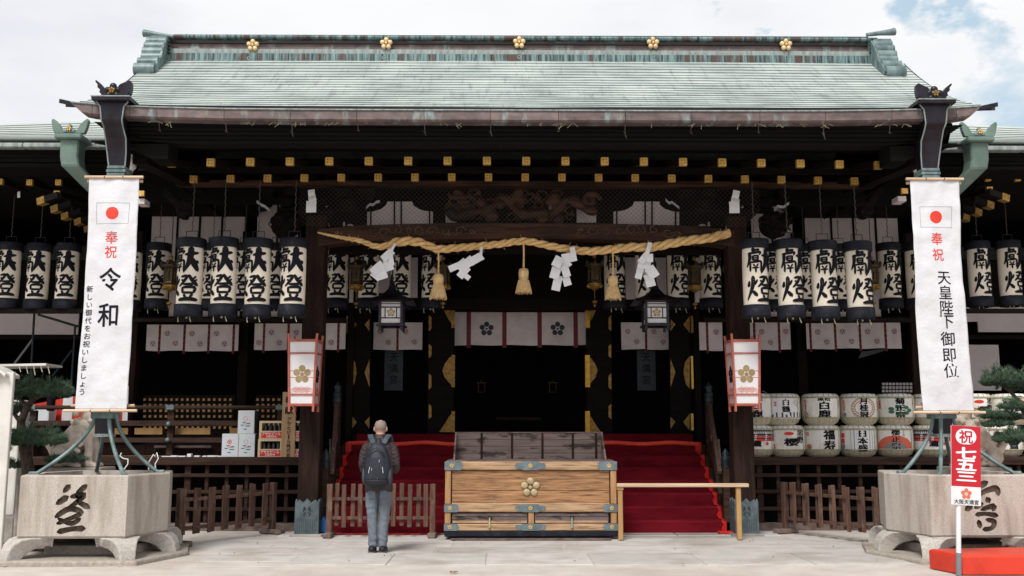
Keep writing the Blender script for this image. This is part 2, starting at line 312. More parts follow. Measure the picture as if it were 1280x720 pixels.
def remesh(mb, mats, vox=0.02, smooth=4, name='blob', disp=0):
    o = bpy.data.objects.new('tmp', mb.mesh('tmp', mats))
    m = o.modifiers.new('r', 'REMESH'); m.mode = 'VOXEL'; m.voxel_size = vox; m.use_smooth_shade = True
    s_ = o.modifiers.new('s', 'SMOOTH'); s_.iterations = smooth; s_.factor = 0.5
    me = evaluate(o); me.name = name
    bpy.data.objects.remove(o)
    if disp:
        inflate(me, lambda c: noise.noise(c * 9) * disp)
    return me
def inflate(me, f):
    "move every vertex along its normal by f(position)"
    n_ = len(me.vertices); co = [0.0] * (3 * n_); no = [0.0] * (3 * n_)
    me.vertices.foreach_get('co', co); me.vertex_normals.foreach_get('vector', no)
    for i in range(n_):
        k = 3 * i; d = f(Vector(co[k:k + 3])); co[k] += no[k] * d; co[k + 1] += no[k + 1] * d; co[k + 2] += no[k + 2] * d
    me.vertices.foreach_set('co', co); me.update()
# ---- lettering
_fc = bpy.data.curves.new('lettering', 'FONT'); _fo = bpy.data.objects.new('lettering', _fc)
_cache = {}
def glyphs(txt, off=0.0):
    key = (txt, off)
    if key in _cache: return _cache[key]
    _fc.body = txt; _fc.offset = off; _fc.resolution_u = 3
    me = evaluate(_fo)
    vs = [(v.co.x, v.co.y) for v in me.vertices]; fs = [tuple(p.vertices) for p in me.polygons]; bpy.data.meshes.remove(me)
    _cache[key] = (vs, fs); return vs, fs
def text(mb, txt, cx, cz, w, h, fn, mi=0, off=0.015, shear=0.0):
    "fit glyph(s) in the box centred (cx,cz), map (x,z) through fn to 3D"
    vs, fs = glyphs(txt, 0.0)
    if not vs: return
    x0 = min(v[0] for v in vs); x1 = max(v[0] for v in vs); y0 = min(v[1] for v in vs); y1 = max(v[1] for v in vs)
    if len(txt) == 1 and ord(txt) > 255: x0, x1, y0, y1 = min(x0, 0.02), max(x1, 0.98), min(y0, -0.08), max(y1, 0.86)
    o_ = off * .75
    for q, (ox, oy) in enumerate(((0, 0), (o_, o_ * .4), (-o_, -o_ * .4), (o_ * .4, -o_), (-o_ * .4, o_)) if off > .008 else ((0, 0),)):
        out = []
        for x, y in vs:
            a = (x + ox - x0) / (x1 - x0) - 0.5; b = (y + oy - y0) / (y1 - y0) - 0.5
            out.append(fn(cx + a * w + shear * b * h, cz + b * h) + Vector((0, -.00012 * q, 0)))
        mb.add(out, fs, mi)
def vtext(mb, txt, cx, ztop, size, pitch, fn, mi=0, off=0.015, w=None):
    for i, ch in enumerate(txt):
        if ch in 'ー': text(mb, '|', cx, ztop - pitch * (i + .5), size * .14, size * .8, fn, mi, off)
        else: text(mb, ch, cx, ztop - pitch * (i + .5), w or size, size, fn, mi, off)
def stroke(mb, pts, fn, mi=0, k=0, sc=1.0):
    "brush stroke: pts (x,z,width) -> rounded ribbon; fn maps (x,z,layer)"
    P_ = [Vector((p[0], p[1], p[2] * sc)) for p in pts]; res = []
    n = len(P_)
    for i in range(n - 1):
        a, b, c, d = P_[max(i - 1, 0)], P_[i], P_[i + 1], P_[min(i + 2, n - 1)]
        for t in range(4):
            u = t / 4; res.append(0.5 * ((2 * b) + (-a + c) * u + (2 * a - 5 * b + 4 * c - d) * u * u + (-a + 3 * b - 3 * c + d) * u ** 3))
    res.append(P_[-1]); L_ = []; R_ = []
    for i, p in enumerate(res):
        t = (res[min(i + 1, len(res) - 1)] - res[max(i - 1, 0)]); t.z = 0; t.normalize()
        nn = Vector((-t.y, t.x)); hw = p.z / 2
        ends = 0.55 if i in (0, len(res) - 1) else 1
        L_.append((p.x + nn.x * hw * ends, p.y + nn.y * hw * ends)); R_.append((p.x - nn.x * hw * ends, p.y - nn.y * hw * ends))
        if i == 0: s0 = (p.x - t.x * hw * .5, p.y - t.y * hw * .5)
        if i == len(res) - 1: s1 = (p.x + t.x * hw * .5, p.y + t.y * hw * .5)
    vs = [fn(*q, k) for q in L_ + R_]; m = len(L_)
    fs = [(i, i + 1, m + i + 1, m + i) for i in range(m - 1)]
    vs += [fn(*s0, k), fn(*s1, k)]; fs += [(2 * m, 0, m), (2 * m + 1, 2 * m - 1, m - 1)]
    mb.add(vs, fs, mi)
KEN = [[(.24, 1, .10), (.25, .84, .08)], [(.25, .92, .06), (.46, .94, .07)], [(.06, .80, .06), (.30, .82, .07), (.50, .85, .06), (.45, .74, .04)],
       [(.12, .82, .09), (.11, .55, .08), (.01, .28, .04)], [(.22, .70, .05), (.43, .71, .05)], [(.22, .62, .04), (.42, .63, .04)], [(.23, .71, .06), (.23, .54, .06)],
       [(.41, .71, .05), (.40, .54, .05)], [(.22, .54, .05), (.42, .55, .05)], [(.14, .46, .05), (.13, .12, .06)], [(.13, .46, .05), (.36, .475, .06), (.51, .48, .06), (.50, .10, .06)],
       [(.24, .39, .04), (.29, .31, .05)], [(.41, .40, .04), (.35, .31, .05)], [(.20, .25, .05), (.43, .26, .05)], [(.32, .30, .05), (.32, .08, .05)],
       [(.74, 1, .14), (.735, .72, .16), (.67, .38, .12), (.50, .04, .04)], [(.54, .71, .06), (.78, .76, .10), (1.0, .80, .06)], [(.76, .60, .10), (.86, .38, .16), (1.0, .12, .10)], [(.92, .50, .07), (1.0, .42, .09)]]
TOU = [[(.09, .80, .05), (.06, .60, .09)], [(.22, .97, .09), (.20, .60, .09), (.01, .10, .04)], [(.36, .84, .05), (.28, .66, .05)], [(.20, .44, .07), (.34, .26, .10)],
       [(.44, .92, .06), (.64, .95, .07), (.55, .76, .07), (.38, .57, .04)], [(.46, .82, .05), (.54, .75, .06)], [(.70, 1.0, .06), (.80, .82, .09), (1.0, .62, .09)], [(.94, .95, .05), (.83, .84, .05)], [(.98, .84, .05), (.88, .76, .05)],
       [(.52, .645, .06), (.88, .665, .07)], [(.50, .53, .06), (.51, .34, .06)], [(.49, .53, .06), (.90, .545, .08), (.87, .34, .06)], [(.50, .34, .06), (.87, .35, .06)],
       [(.56, .28, .06), (.61, .17, .06)], [(.84, .30, .06), (.75, .17, .06)], [(.36, .08, .07), (.68, .12, .10), (1.02, .09, .08)]]
def brush(mb, strokes, cx, cz, w, h, fn, mi=0, fat=1.0):
    g = lambda x, z, k: fn(cx + (x - .5) * w, cz + (z - .5) * h, k)
    for k, s in enumerate(strokes): stroke(mb, s, g, mi, k, fat)
def plum(mb, c, r, fn, mi=0, n=10, petal=.36, ring=.62, centre=.2, rot=0):
    "five-petal plum crest as discs; fn(x,z,k) -> 3D"
    for i in range(5):
        a = pi / 2 + rot + 2 * pi * i / 5; cx = c[0] + cos(a) * r * ring; cz = c[1] + sin(a) * r * ring
        vs = [fn(cx + cos(2 * pi * j / n) * r * petal, cz + sin(2 * pi * j / n) * r * petal, i) for j in range(n)]
        mb.add(vs, [tuple(range(n))], mi)
    vs = [fn(c[0] + cos(2 * pi * j / n) * r * centre, c[1] + sin(2 * pi * j / n) * r * centre, 6) for j in range(n)]
    mb.add(vs, [tuple(range(n))], mi)
def plum3d(mb, c, r, d, M=None, mi=0, petal=.36, ring=.6):
    "solid plum crest facing -Y at c: domed discs"
    c = Vector(c); F = M or Matrix.Identity(4)
    prof = lambda q: [(q, 0), (q, d * .5), (q * .75, d * .9), (q * .3, d)]
    T = F @ Matrix.Rotation(pi / 2, 4, 'X')
    for i in range(5):
        a = pi / 2 + 2 * pi * i / 5
        mb.lathe(prof(r * petal), c + F @ Vector((cos(a) * r * ring, 0, sin(a) * r * ring)), 12, mi, True, T)
    mb.lathe([(r * .2, 0), (r * .2, d * 1.05), (r * .1, d * 1.25)], c, 8, mi, True, T)
def disc(mb, cx, cz, rx, rz, fn, mi=0, k=0, n=20, a0=0, a1=2 * pi):
    full = abs(a1 - a0) > 6.2
    if rx < .04:
        pts = [fn(cx + cos(a0 + (a1 - a0) * j / (n if full else n - 1)) * rx, cz + sin(a0 + (a1 - a0) * j / (n if full else n - 1)) * rz, k) for j in range(n)]
        mb.add(pts, [tuple(range(n))], mi); return
    K = 6; vs = []
    for i in range(K + 1):
        for j in range(n + 1):
            a = a0 + (a1 - a0) * j / n; vs.append(fn(cx + cos(a) * rx * i / K, cz + sin(a) * rz * i / K, k))
    mb.add(vs, [(i * (n + 1) + j, (i + 1) * (n + 1) + j, (i + 1) * (n + 1) + j + 1, i * (n + 1) + j + 1) for i in range(K) for j in range(n)], mi)
def ring(mb, cx, cz, r0, r1, fn, mi=0, k=0, n=20, a0=0, a1=2 * pi, sz=1):
    vs = []; 
    for j in range(n + 1):
        a = a0 + (a1 - a0) * j / n; vs += [fn(cx + cos(a) * r0, cz + sin(a) * r0 * sz, k), fn(cx + cos(a) * r1, cz + sin(a) * r1 * sz, k)]
    mb.add(vs, [(2 * j, 2 * j + 1, 2 * j + 3, 2 * j + 2) for j in range(n)], mi)
def rect(mb, x0, x1, z0, z1, fn, mi=0, k=0, nx=1, nz=1):
    vs = [fn(x0 + (x1 - x0) * i / nx, z0 + (z1 - z0) * j / nz, k) for j in range(nz + 1) for i in range(nx + 1)]
    mb.add(vs, [(j * (nx + 1) + i, j * (nx + 1) + i + 1, (j + 1) * (nx + 1) + i + 1, (j + 1) * (nx + 1) + i) for j in range(nz) for i in range(nx)], mi)
def flat(Y, e=0.0015):
    return lambda x, z, k=0: Vector((x, Y - e * .2 * k, z))
# ============================================================ SETTING: ground
def structure(o): o['kind'] = 'structure'; return o
mb = MB()
n = 30
gx = [-160, -80, -40, -20] + [-12 + 24 * i / n for i in range(n + 1)] + [20, 40, 80, 160]
gy = [-60, -20, 0, 5] + [8 + 12 * i / 20 for i in range(21)] + [30, 60, 200]
vs = [(x, y, -0.012 + (0.006 * noise.noise(Vector((x * 1.3, y * 1.3, 0))) if 8 < y < 20 else 0)) for y in gy for x in gx]
W_ = len(gx)
mb.add(vs, [(j * W_ + i, j * W_ + i + 1, (j + 1) * W_ + i + 1, (j + 1) * W_ + i) for j in range(len(gy) - 1) for i in range(W_ - 1)], 0, True)
structure(obj('ground', mb, 'sand'))
pave = structure(thing('pavement', None, None, (0, 13, 0)))
obj('mortar_bed', B(-5.0, 5.3, 12.06, 15.92, -0.02, -0.004), 'sand', pave)
def slab(x0, x1, y0, y1, h=0.0):
    obj('paving_slab', B(x0 + .008, x1 - .008, y0 + .009, y1 - .009, -0.03, h + ru(-.002, .002)), 'paving', pave, bevel=.005)
x = -2.95                                   # the pale front row
slab(-4.1, -2.95, 12.45, 13.22)
while x < 4.4:
    wv = ru(1.15, 1.5); slab(x, min(x + wv, 4.6), 12.08, 13.22, 0.008); x += wv
for y0, y1 in ((13.22, 14.02), (14.02, 14.80), (14.80, 15.35)):
    x = -4.6 + ru(-.2, .3)
    while x < 4.7:
        wv = ru(1.3, 2.0); slab(x, min(x + wv, 5.1), y0, y1, 0.0); x += wv
x = -3.75
while x < 3.7:
    wv = ru(1.3, 1.9); slab(x, min(x + wv, 3.85), 15.35, 15.9, 0.012); x += wv
mb = MB()
for k in range(26):
    x, y = ru(-4, 4.5), ru(11.9, 14.6); s = ru(.006, .016); a = ru(0, 6)
    mb.add([(x + s * cos(a + q) * (1 + .6 * (q == 0)), y + s * sin(a + q), .014 + .004 * q) for q in (0, 1.6, 3.1, 4.7)], [(0, 1, 2, 3)])
tag(obj('fallen_leaves', mb, 'leaf_litter'), 'small scattered brown leaf scraps on the pale paving', 'leaf scraps', kind='stuff')
lf = MB()
for k in range(5):
    a = k * 1.25; lf.add([(0, 0, .004), (.035 * cos(a - .35), .035 * sin(a - .35), .016), (.06 * cos(a), .06 * sin(a), .008), (.035 * cos(a + .35), .035 * sin(a + .35), .018)], [(0, 1, 2, 3)])
o = tag(obj('fallen_leaf', lf, 'leaf_litter'), 'curled brown leaf on the sandy ground below the offering box', 'leaf'); g = G(567, 716); o.location = (g.x, g.y, .0)

# ============================================================ SHRINE HALL
hall = thing('shrine_hall', 'large dark timber shrine hall with sweeping pale green copper roof and gold rafter caps', 'shrine hall', (0, 17, 0))
YE, YR = 12.9, 15.35
zE, zR = Z(136.5, YE), Z(76, YR)
HWX = 6.2; HWL, HWR = 5.97, 6.02
def roofz(s): return zE + (zR - zE) * (0.80 * s + 0.20 * s * s)
def lift(x, s): return 0.10 * (abs(x) / HWX) ** 7 * (1 - s) ** 2 - .02 * (abs(x) / HWX) ** 2
NC = 20
mb = MB(); xs = [-HWL + (HWL + HWR) * i / 72 for i in range(73)]
def hw(s): return 1.0 + 0.04 * (1 - s) ** 12 + .012 * s * s
for c in range(NC):
    s0, s1 = c / NC, (c + 1) / NC
    vs = []
    for s, dz in ((s0 + (s1 - s0) * .08, 0.0), (s0, .014 + .003 * (c % 3)), (s1, .003)):
        for x in xs:
            xx = x * hw(s); j = .009 * noise.noise(Vector((x * 2.5, c * 2.3, s * 3)))
            vs.append((xx, YE + (YR - YE) * s, roofz(s) + lift(x, s) + dz + (j if dz > .01 else 0)))
    k = len(xs)
    mb.add(vs, [(r * k + i, r * k + i + 1, (r + 1) * k + i + 1, (r + 1) * k + i) for r in (0, 1) for i in range(k - 1)], 0, False)
roof = obj('roof', mb, 'roof_copper', hall)
# underside, verge edges and back slope of the roof
mb = MB(); TH = 0.17; S_ = 12
for sgn in (-1, 1):
    vs = []
    for i in range(S_ + 1):
        s = i / S_; x = (HWR if sgn > 0 else -HWL) * hw(s); y = YE + (YR - YE) * s; z = roofz(s) + lift(HWX * .94, s) + .012
        vs += [(x + sgn * .02, y, z), (x + sgn * .02, y, z - TH * min(1, .3 + 3 * s)), (x - sgn * .12, y, z - TH * min(1, .3 + 3 * s))]
    obj('verge_board', MB().add(vs, [(3 * i + a, 3 * i + 3 + a, 3 * i + 4 + a, 3 * i + 1 + a) for i in range(S_) for a in (0, 1)], 0), 'copper_pale', roof)
mb = MB()
zb = zR + .25
mb.add([(-5.8, YR, zR), (5.95, YR, zR), (5.95, 16.0, zR + .02), (-5.8, 16.0, zR + .02), (5.95, 19.6, 5.95), (-5.8, 19.6, 5.95)], [(0, 1, 2, 3), (3, 2, 4, 5)])
obj('rear_slope', mb, 'roof_copper', roof)
for sx in (-5.65, 5.78):      # gable infill under the roof both ends
    obj('gable_wall', MB().add([(sx, 13.1, zE - .12), (sx, YR, zR - .15), (sx, 16.0, zR - .13), (sx, 19.6, 5.85), (sx, 19.6, 5.6), (sx, 13.3, 5.45)], [(0, 1, 2, 3, 4, 5)]), 'soffit_wood', hall)
# front edge of the roof: thin upper sheet, then the gutter in joined lengths
mb = MB(); L0 = [(-6.30, .08), (-6.1, .035), (-5.6, .0), (0, -.02), (5.6, 0), (6.1, .035), (6.30, .08)]
for (xa, ua), (xb, ub) in zip(L0[:-1], L0[1:]):
    za, zb_ = zE + ua + .0, zE + ub + .0
    mb.add([(xa, 12.86, za + .03), (xb, 12.86, zb_ + .03), (xb, 12.86, zb_ - .03), (xa, 12.86, za - .03), (xa, 13.1, za + .03), (xb, 13.1, zb_ + .03)], [(0, 1, 2, 3), (4, 5, 1, 0)])
obj('eave_sheet', mb, 'bronze_black', roof)
gz0, gz1 = Z(151.5, 12.72), Z(138.5, 12.72)
edges = [X(p, 12.72, 5.7) for p in (84, 115, 162, 196, 280, 363, 446, 530, 613, 698, 782, 865, 950, 1032, 1115, 1152, 1196, 1231)]
for i, (xa, xb) in enumerate(zip(edges[:-1], edges[1:])):
    m_ = MB(); la, lb = (.10 * (abs(v) / 6.2) ** 6 for v in (xa, xb)); xa += .003; xb -= .003
    pr = [(12.72, gz1), (12.72, gz0 + .02), (12.76, gz0), (12.92, gz0), (12.92, gz0 + .03), (12.78, gz0 + .05), (12.75, gz1)]
    first, last = i == 0, i == len(edges) - 2
    A = [Vector((xa + (.16 * (gz1 + .03 - z) / (gz1 - gz0) if first else 0), y, z + la)) for y, z in pr]
    B_ = [Vector((xb - (.16 * (gz1 + .03 - z) / (gz1 - gz0) if last else 0), y, z + lb)) for y, z in pr]; k = len(pr)
    m_.add(A + B_, [(j, (j + 1) % k, k + (j + 1) % k, k + j) for j in range(k)] + [tuple(range(k))[::-1], tuple(range(k, 2 * k))])
    gt = obj('gutter', m_, 'copper_brown', hall)
    obj('rim', MB().tube([A[0] + Vector((0, -.01, .004)), B_[0] + Vector((0, -.01, .004))], .011, 6), 'copper_pale', gt)
    if not first and not last and i not in (1, 2, 15):   # hooks hanging from the joints
        obj('hook', MB().tube([(xa, 12.80, gz0 + .0), (xa, 12.84, gz0 - .08), (xa + .02, 12.84, gz0 - .15 + .05 * sin(i * 2.3)), (xa - .015, 12.84, gz0 - .10)], .004, 5), 'copper_brown', gt)
m_ = MB()
for i in range(80):   # loose twigs and wire ends under the gutter
    cx = random.choice([-3.6, -3.1, -2.5, .15, .3, 1.9, 2.1, 3.0, 3.3, 3.7, 4.5, 4.9, -1, -5]) + ru(-.3, .3); l = ru(.03, .12); a = ru(-1.2, 1.2)
    m_.bar((cx, 12.8, gz0 + .005), (cx + l * sin(a), 12.79, gz0 - l * abs(cos(a)) * .8), .004, .004)
obj('loose_twigs', m_, 'barrel_rope', hall, kind='stuff')
# thick dark eave boards in layers
ez = Z(178, 12.95)
for k in range(5):
    z1 = gz0 + .03 - k * (gz0 + .03 - ez) / 5; z0 = z1 - (gz0 + .03 - ez) / 5 + .006
    xe = 5.85 - k * .17
    m_ = MB(); m_.prism([(-xe, z1 + .01), (-xe + .25, z1), (xe - .25, z1), (xe, z1 + .01), (xe - .12, z0 + .02), (xe - .4, z0), (-xe + .4, z0), (-xe + .12, z0 + .02)], 12.93 + k * .035, 13.3)
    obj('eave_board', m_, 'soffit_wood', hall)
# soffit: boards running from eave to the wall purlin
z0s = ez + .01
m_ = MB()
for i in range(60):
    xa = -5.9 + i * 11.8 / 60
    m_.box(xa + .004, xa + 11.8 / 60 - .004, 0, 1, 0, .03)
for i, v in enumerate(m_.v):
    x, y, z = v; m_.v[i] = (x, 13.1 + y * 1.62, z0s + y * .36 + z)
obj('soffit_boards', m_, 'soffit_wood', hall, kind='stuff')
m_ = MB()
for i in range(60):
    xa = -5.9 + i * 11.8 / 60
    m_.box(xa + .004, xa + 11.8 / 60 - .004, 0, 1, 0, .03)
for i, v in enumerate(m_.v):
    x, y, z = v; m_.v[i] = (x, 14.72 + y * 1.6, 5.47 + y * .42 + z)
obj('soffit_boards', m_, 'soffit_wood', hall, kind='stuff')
obj('kioi_board', B(-5.6, 5.6, 14.56, 14.66, 5.415, 5.50), 'dark_wood', hall)
# rafters in two rows, each with a gilt end cap
def rafter_proto(ln, sl, s=.098):
    o = MB(); o.box(-s / 2, s / 2, 0, ln, -s / 2, s / 2)
    for i, v in enumerate(o.v): o.v[i] = (v[0], v[1], v[2] + v[1] * sl)
    return o
def cap_mesh(s=.100):
    c = MB(); h = s / 2 + .004; c.box(-h, h, -.014, .05, -h, h)
    for a in range(4):
        for q in (.03,):
            c.add([(cos(a * pi / 2 + pi / 4) * q + cos(t) * .011, -.016, sin(a * pi / 2 + pi / 4) * q + sin(t) * .011) for t in (0, 1.05, 2.1, 3.14, 4.2, 5.2)], [(0, 1, 2, 3, 4, 5)], 1)
    return c
capm = cap_mesh().mesh('gold_cap', ['gold', 'gold_dull'])
for row, (Yr, py, pxa, pxb, ln, sl) in enumerate(((13.6, 201, 214, 1098, 1.15, .24), (14.6, 221.5, 242, 1068, 1.5, .26))):
    rm = rafter_proto(ln, sl).mesh('rafter', ['rafter_wood'])
    z = Z(py, Yr); xa, xb = X(pxa, Yr, z), X(pxb, Yr, z)
    for i in range(19):
        r_ = bpy.data.objects.new('rafter', rm); COL.objects.link(r_); r_.parent = hall; xx = xa + (xb - xa) * i / 18
        e = abs(i - 9) / 9
        r_.location = Vector((xx, Yr, z - .045 * e ** 2)) - ORG['shrine_hall']
        c_ = bpy.data.objects.new('gold_cap', capm); COL.objects.link(c_); c_.parent = r_
# corner wood masses beside the rafters (hip of the eave)
for s in (-1, 1):
    m_ = MB(); m_.prism([(s * 5.8, zE - .16), (s * 5.6, 5.45), (s * 5.1, 5.2), (s * 4.9, 5.2), (s * 4.9, 5.6)], 13.1, 13.5)
    obj('corner_bracket', m_, 'soffit_wood', hall)
    m_ = MB().bar((s * 5.35, 13.3, 5.30), (s * 5.35, 16, 5.55), .2, .22); obj('corner_beam', m_, 'dark_wood', hall)
    v = P(176 if s < 0 else 1131, 241.5 if s < 0 else 238.5, 14.9); c_ = obj('gold_cap', B(v.x - .05, v.x + .05, 14.9, 14.95, v.z - .04, v.z + .04), 'gold', hall)
    c_ = obj('plaster_block', B(v.x - .09, v.x + .04, 14.96, 15.2, v.z - .15, v.z - .07), 'plaster', hall)
# ---- ridge
rz = lambda py, Y=15.34: Z(py, Y)
rx0, rx1 = X(207, 15.4, 7.8), X(1096, 15.4, 7.8)
rd = obj('ridge', B(rx0, rx1, 15.42, 15.95, rz(78) - .06, rz(45)), 'copper_brown', hall)
m_ = MB(); npl = 46
for i in range(npl):
    xa = rx0 + (rx1 - rx0) * i / npl; m_.box(xa + .003, xa + (rx1 - rx0) / npl - .003, 15.33, 15.45, rz(77), rz(68.2))
pm = None
for i in range(npl):
    if pm is None:
        wv = (rx1 - rx0) / npl; pm = MB().box(-wv / 2 + .004, wv / 2 - .004, 15.33, 15.45, rz(77), rz(68.2)).mesh('ridge_panel', ['copper_teal'])
    o = bpy.data.objects.new('ridge_panel', pm); COL.objects.link(o); o.parent = rd; o.location = (rx0 + wv * (i + .5), ru(-.004, .004), 0)
obj('lower_strip', B(rx0, rx1, 15.36, 15.45, rz(67.6), rz(61.8)), 'copper_pale', rd)
obj('upper_lip', B(rx0, rx1, 15.32, 16.0, rz(49.3), rz(45)), 'copper_teal', rd, bevel=.02)
obj('groove', B(rx0, rx1, 15.38, 15.43, rz(54.0), rz(52.4)), 'black_metal', rd)
obj('sill', B(rx0, rx1, 15.31, 15.46, rz(78.3), rz(77.2)), 'copper_teal', rd)
m_ = MB().tube([(rx0 + .1, 15.5, rz(40.5)), (rx1 - .1, 15.5, rz(39.6))], .008, 5)
for i in range(18): xx = rx0 + .3 + (rx1 - rx0 - .6) * i / 17; m_.tube([(xx, 15.5, rz(45)), (xx, 15.5, rz(39.8))], .012, 5)
obj('lightning_wire', m_, 'black_metal', rd)
for px, py in ((316.5, 58), (483, 55), (649, 53), (816, 53), (982, 54.5)):
    m_ = MB(); plum3d(m_, (X(px, 15.34, 7.9), 15.355, Z(py, 15.34)), .105, .05, petal=.37, ring=.62); obj('gold_medallion', m_, 'medallion_gold', rd)
for px, py in ((480, 72), (649, 70.5), (817, 68), (986, 67), (311, 73.5)):
    m_ = MB(); c = Vector((X(px, 15.3, 7.7), 15.33, Z(py, 15.3)))
    for j in range(10):
        a0, a1 = 2 * pi * j / 10, 2 * pi * (j + 1) / 10; m_.tube([c + Vector((cos(a0), 0, sin(a0))) * .026, c + Vector((cos(a1), 0, sin(a1))) * .026], .009, 5, cap=False)
    obj('drain_ring', m_, 'copper_pale', rd)
for s in (-1, 1):       # stepped roll ornament at each ridge end
    xa, xb = (X(183, 15.2, 7.9), X(208, 15.2, 7.9)) if s < 0 else (X(1091, 15.2, 7.9), X(1115, 15.2, 7.9))
    e = obj('ridge_end', MB().box(min(xa, xb) + .04, max(xa, xb) - .0, 15.25, 15.9, rz(80), rz(49)), 'patina', hall)
    cs = [(15.27, Z(53.5, 15.22)), (15.19, Z(59.5, 15.15)), (15.12, Z(65.5, 15.05)), (15.10, Z(72, 15.02)), (14.95, Z(79, 14.90)), (14.82, Z(87, 14.75))]
    for i, (y, z) in enumerate(cs):
        r0 = (.082, .082, .085, .088, .085, .105)[i]
        m_ = MB().tube([(xa, y, z), (xb, y, z)], r0, 20); obj('roll', m_, 'patina', e)
        for xx in (xa, xb): pass
    m_ = MB(); inner = xb if s < 0 else xa
    out_ = [(y - .0, z + .09) for y, z in cs[:1]] + [(y - .08, z) for y, z in cs] + [(14.84, cs[-1][1] - .11), (15.3, rz(82)), (15.45, rz(76)), (15.45, rz(49))]
    T = Matrix(((0, 1, 0, 0), (1, 0, 0, 0), (0, 0, 1, 0), (0, 0, 0, 1)))
    m_.prism(out_, inner - .02, inner + .012, M=T); obj('side_plate', m_, 'patina', e)
    pts = [P(p, q, 15.3) for p, q in (((179.5, 41.5), (186, 42), (198, 43.5), (208, 45), (217, 46)) if s < 0 else ((1118.5, 39.5), (1112, 40.5), (1100, 41.5), (1092, 42.5), (1083, 43.5)))]
    obj('horn', MB().tube(pts, [.062, .052, .038, .034, .03], 10), 'patina', e)
    for i in range(4):
        obj('knob', MB().ell(P(211 if s < 0 else 1089, 52 + i * 4.6, 15.28), .028, 8, 6), 'black_metal', e)
# ---- porch columns with bronze shoes
YC = 15.53
colX = [X(388, YC, 1), X(928, YC, 1)]
shoe_pts = [(-.178, 0), (.178, 0), (.172, .5), (.12, .545), (.06, .50), (0, .56), (-.06, .50), (-.12, .545), (-.172, .5)]
for ci, cx in enumerate(colX):
    c = obj('column', B(cx - .158, cx + .158, YC - .158, YC + .158, 0, 4.95), 'post_wood', hall, bevel=.018)
    m_ = MB()
    for a in range(4):
        M = Matrix.Translation((cx, YC, 0)) @ Matrix.Rotation(a * pi / 2, 4, 'Z'); m_.prism(shoe_pts, -.182, -.160, M=M)
        for i in range(12): m_.box(-.162 + i * .0275, -.153 + i * .0275, -.1845, -.181, .06, .25, 1, M=M)
        for sx in (-1, 1):
            sp = [(sx * (.035 + .022 * cos(t * .7) * (1 - t / 11)), -.186, .40 + .05 * sin(t * .7) * (1 - t / 14) + (t - 4) * .008) for t in range(10)]
            m_.tube([M @ Vector(p) for p in sp], .008, 5, 1)
            sp = [(sx * (.03 + .02 * sin(t * .8)), -.186, .30 + .012 * t) for t in range(6)]; m_.tube([M @ Vector(p) for p in sp], .007, 5, 1)
    obj('bronze_shoe', m_, ['bronze_shoe', 'shoe_groove'], c)
    obj('plinth', B(cx - .24, cx + .24, YC - .24, YC + .24, -.02, .035), 'kerb_stone', c, bevel=.01)
# beams over the porch
zA = Z(280, 15.3)
obj('purlin', B(-5.5, 5.5, 15.22, 15.42, Z(232, 15.22), Z(225.5, 15.22)), 'beam_wood', hall, bevel=.01)
m_ = MB(); K = 40
xl, xr = colX[0], colX[1]
up = []; lo = []
for i in range(K + 1):
    t = i / K; x = xl + .05 + (xr - xl - .1) * t; u = 2 * t - 1
    up.append((x, Z(279 + 8 * u ** 4, 15.35))); lo.append((x, Z(303 - 1.2 * (1 - u * u) * 4 + 5 * abs(u) ** 8, 15.35)))
m_.prism(up + lo[::-1], 15.36, 15.66)
rb = obj('rainbow_beam', m_, 'beam_wood', hall)
def curl(mb_, c, r, tw=2.2, s=1, rad=.011, a0=0.0):
    pts = []
    for i in range(15):
        t = i / 14; a = a0 + s * tw * pi * t; q = r * (1 - .82 * t); pts.append(Vector(c) + Vector((cos(a) * q, 0, sin(a) * q * .8)))
    mb_.tube(pts, [rad * (1 - .4 * i / 14) for i in range(15)], 6)
m_ = MB()
for px, r_, s in ((480, .11, 1), (497, .08, -1), (512, .06, 1), (525, .12, -1), (540, .09, 1), (556, .07, -1), (575, .09, 1), (468, .06, 1), (590, .05, -1)):
    for mm in (px, 1315 - px):
        c = P(mm, 290 + (px % 7) - 3, 15.352); curl(m_, c, r_, 2.3, s if mm < 658 else -s, rad=.014, a0=(px % 5) * .8)
for px in range(470, 600, 9):
    for mm in (px, 1315 - px):
        a = P(mm, 294 + 2 * sin(px), 15.352); b = P(mm + 8, 292 + 2 * sin(px + 9), 15.352); m_.tube([a, (a + b) / 2 + Vector((0, 0, .03)), b], .008, 5)
obj('cloud_carving', m_, 'picket_wood', rb, kind='stuff')
obj('underbeam', B(xl + .16, xr - .16, 15.8, 15.95, Z(317, 15.8), Z(303, 15.8)), 'dark_wood', hall)
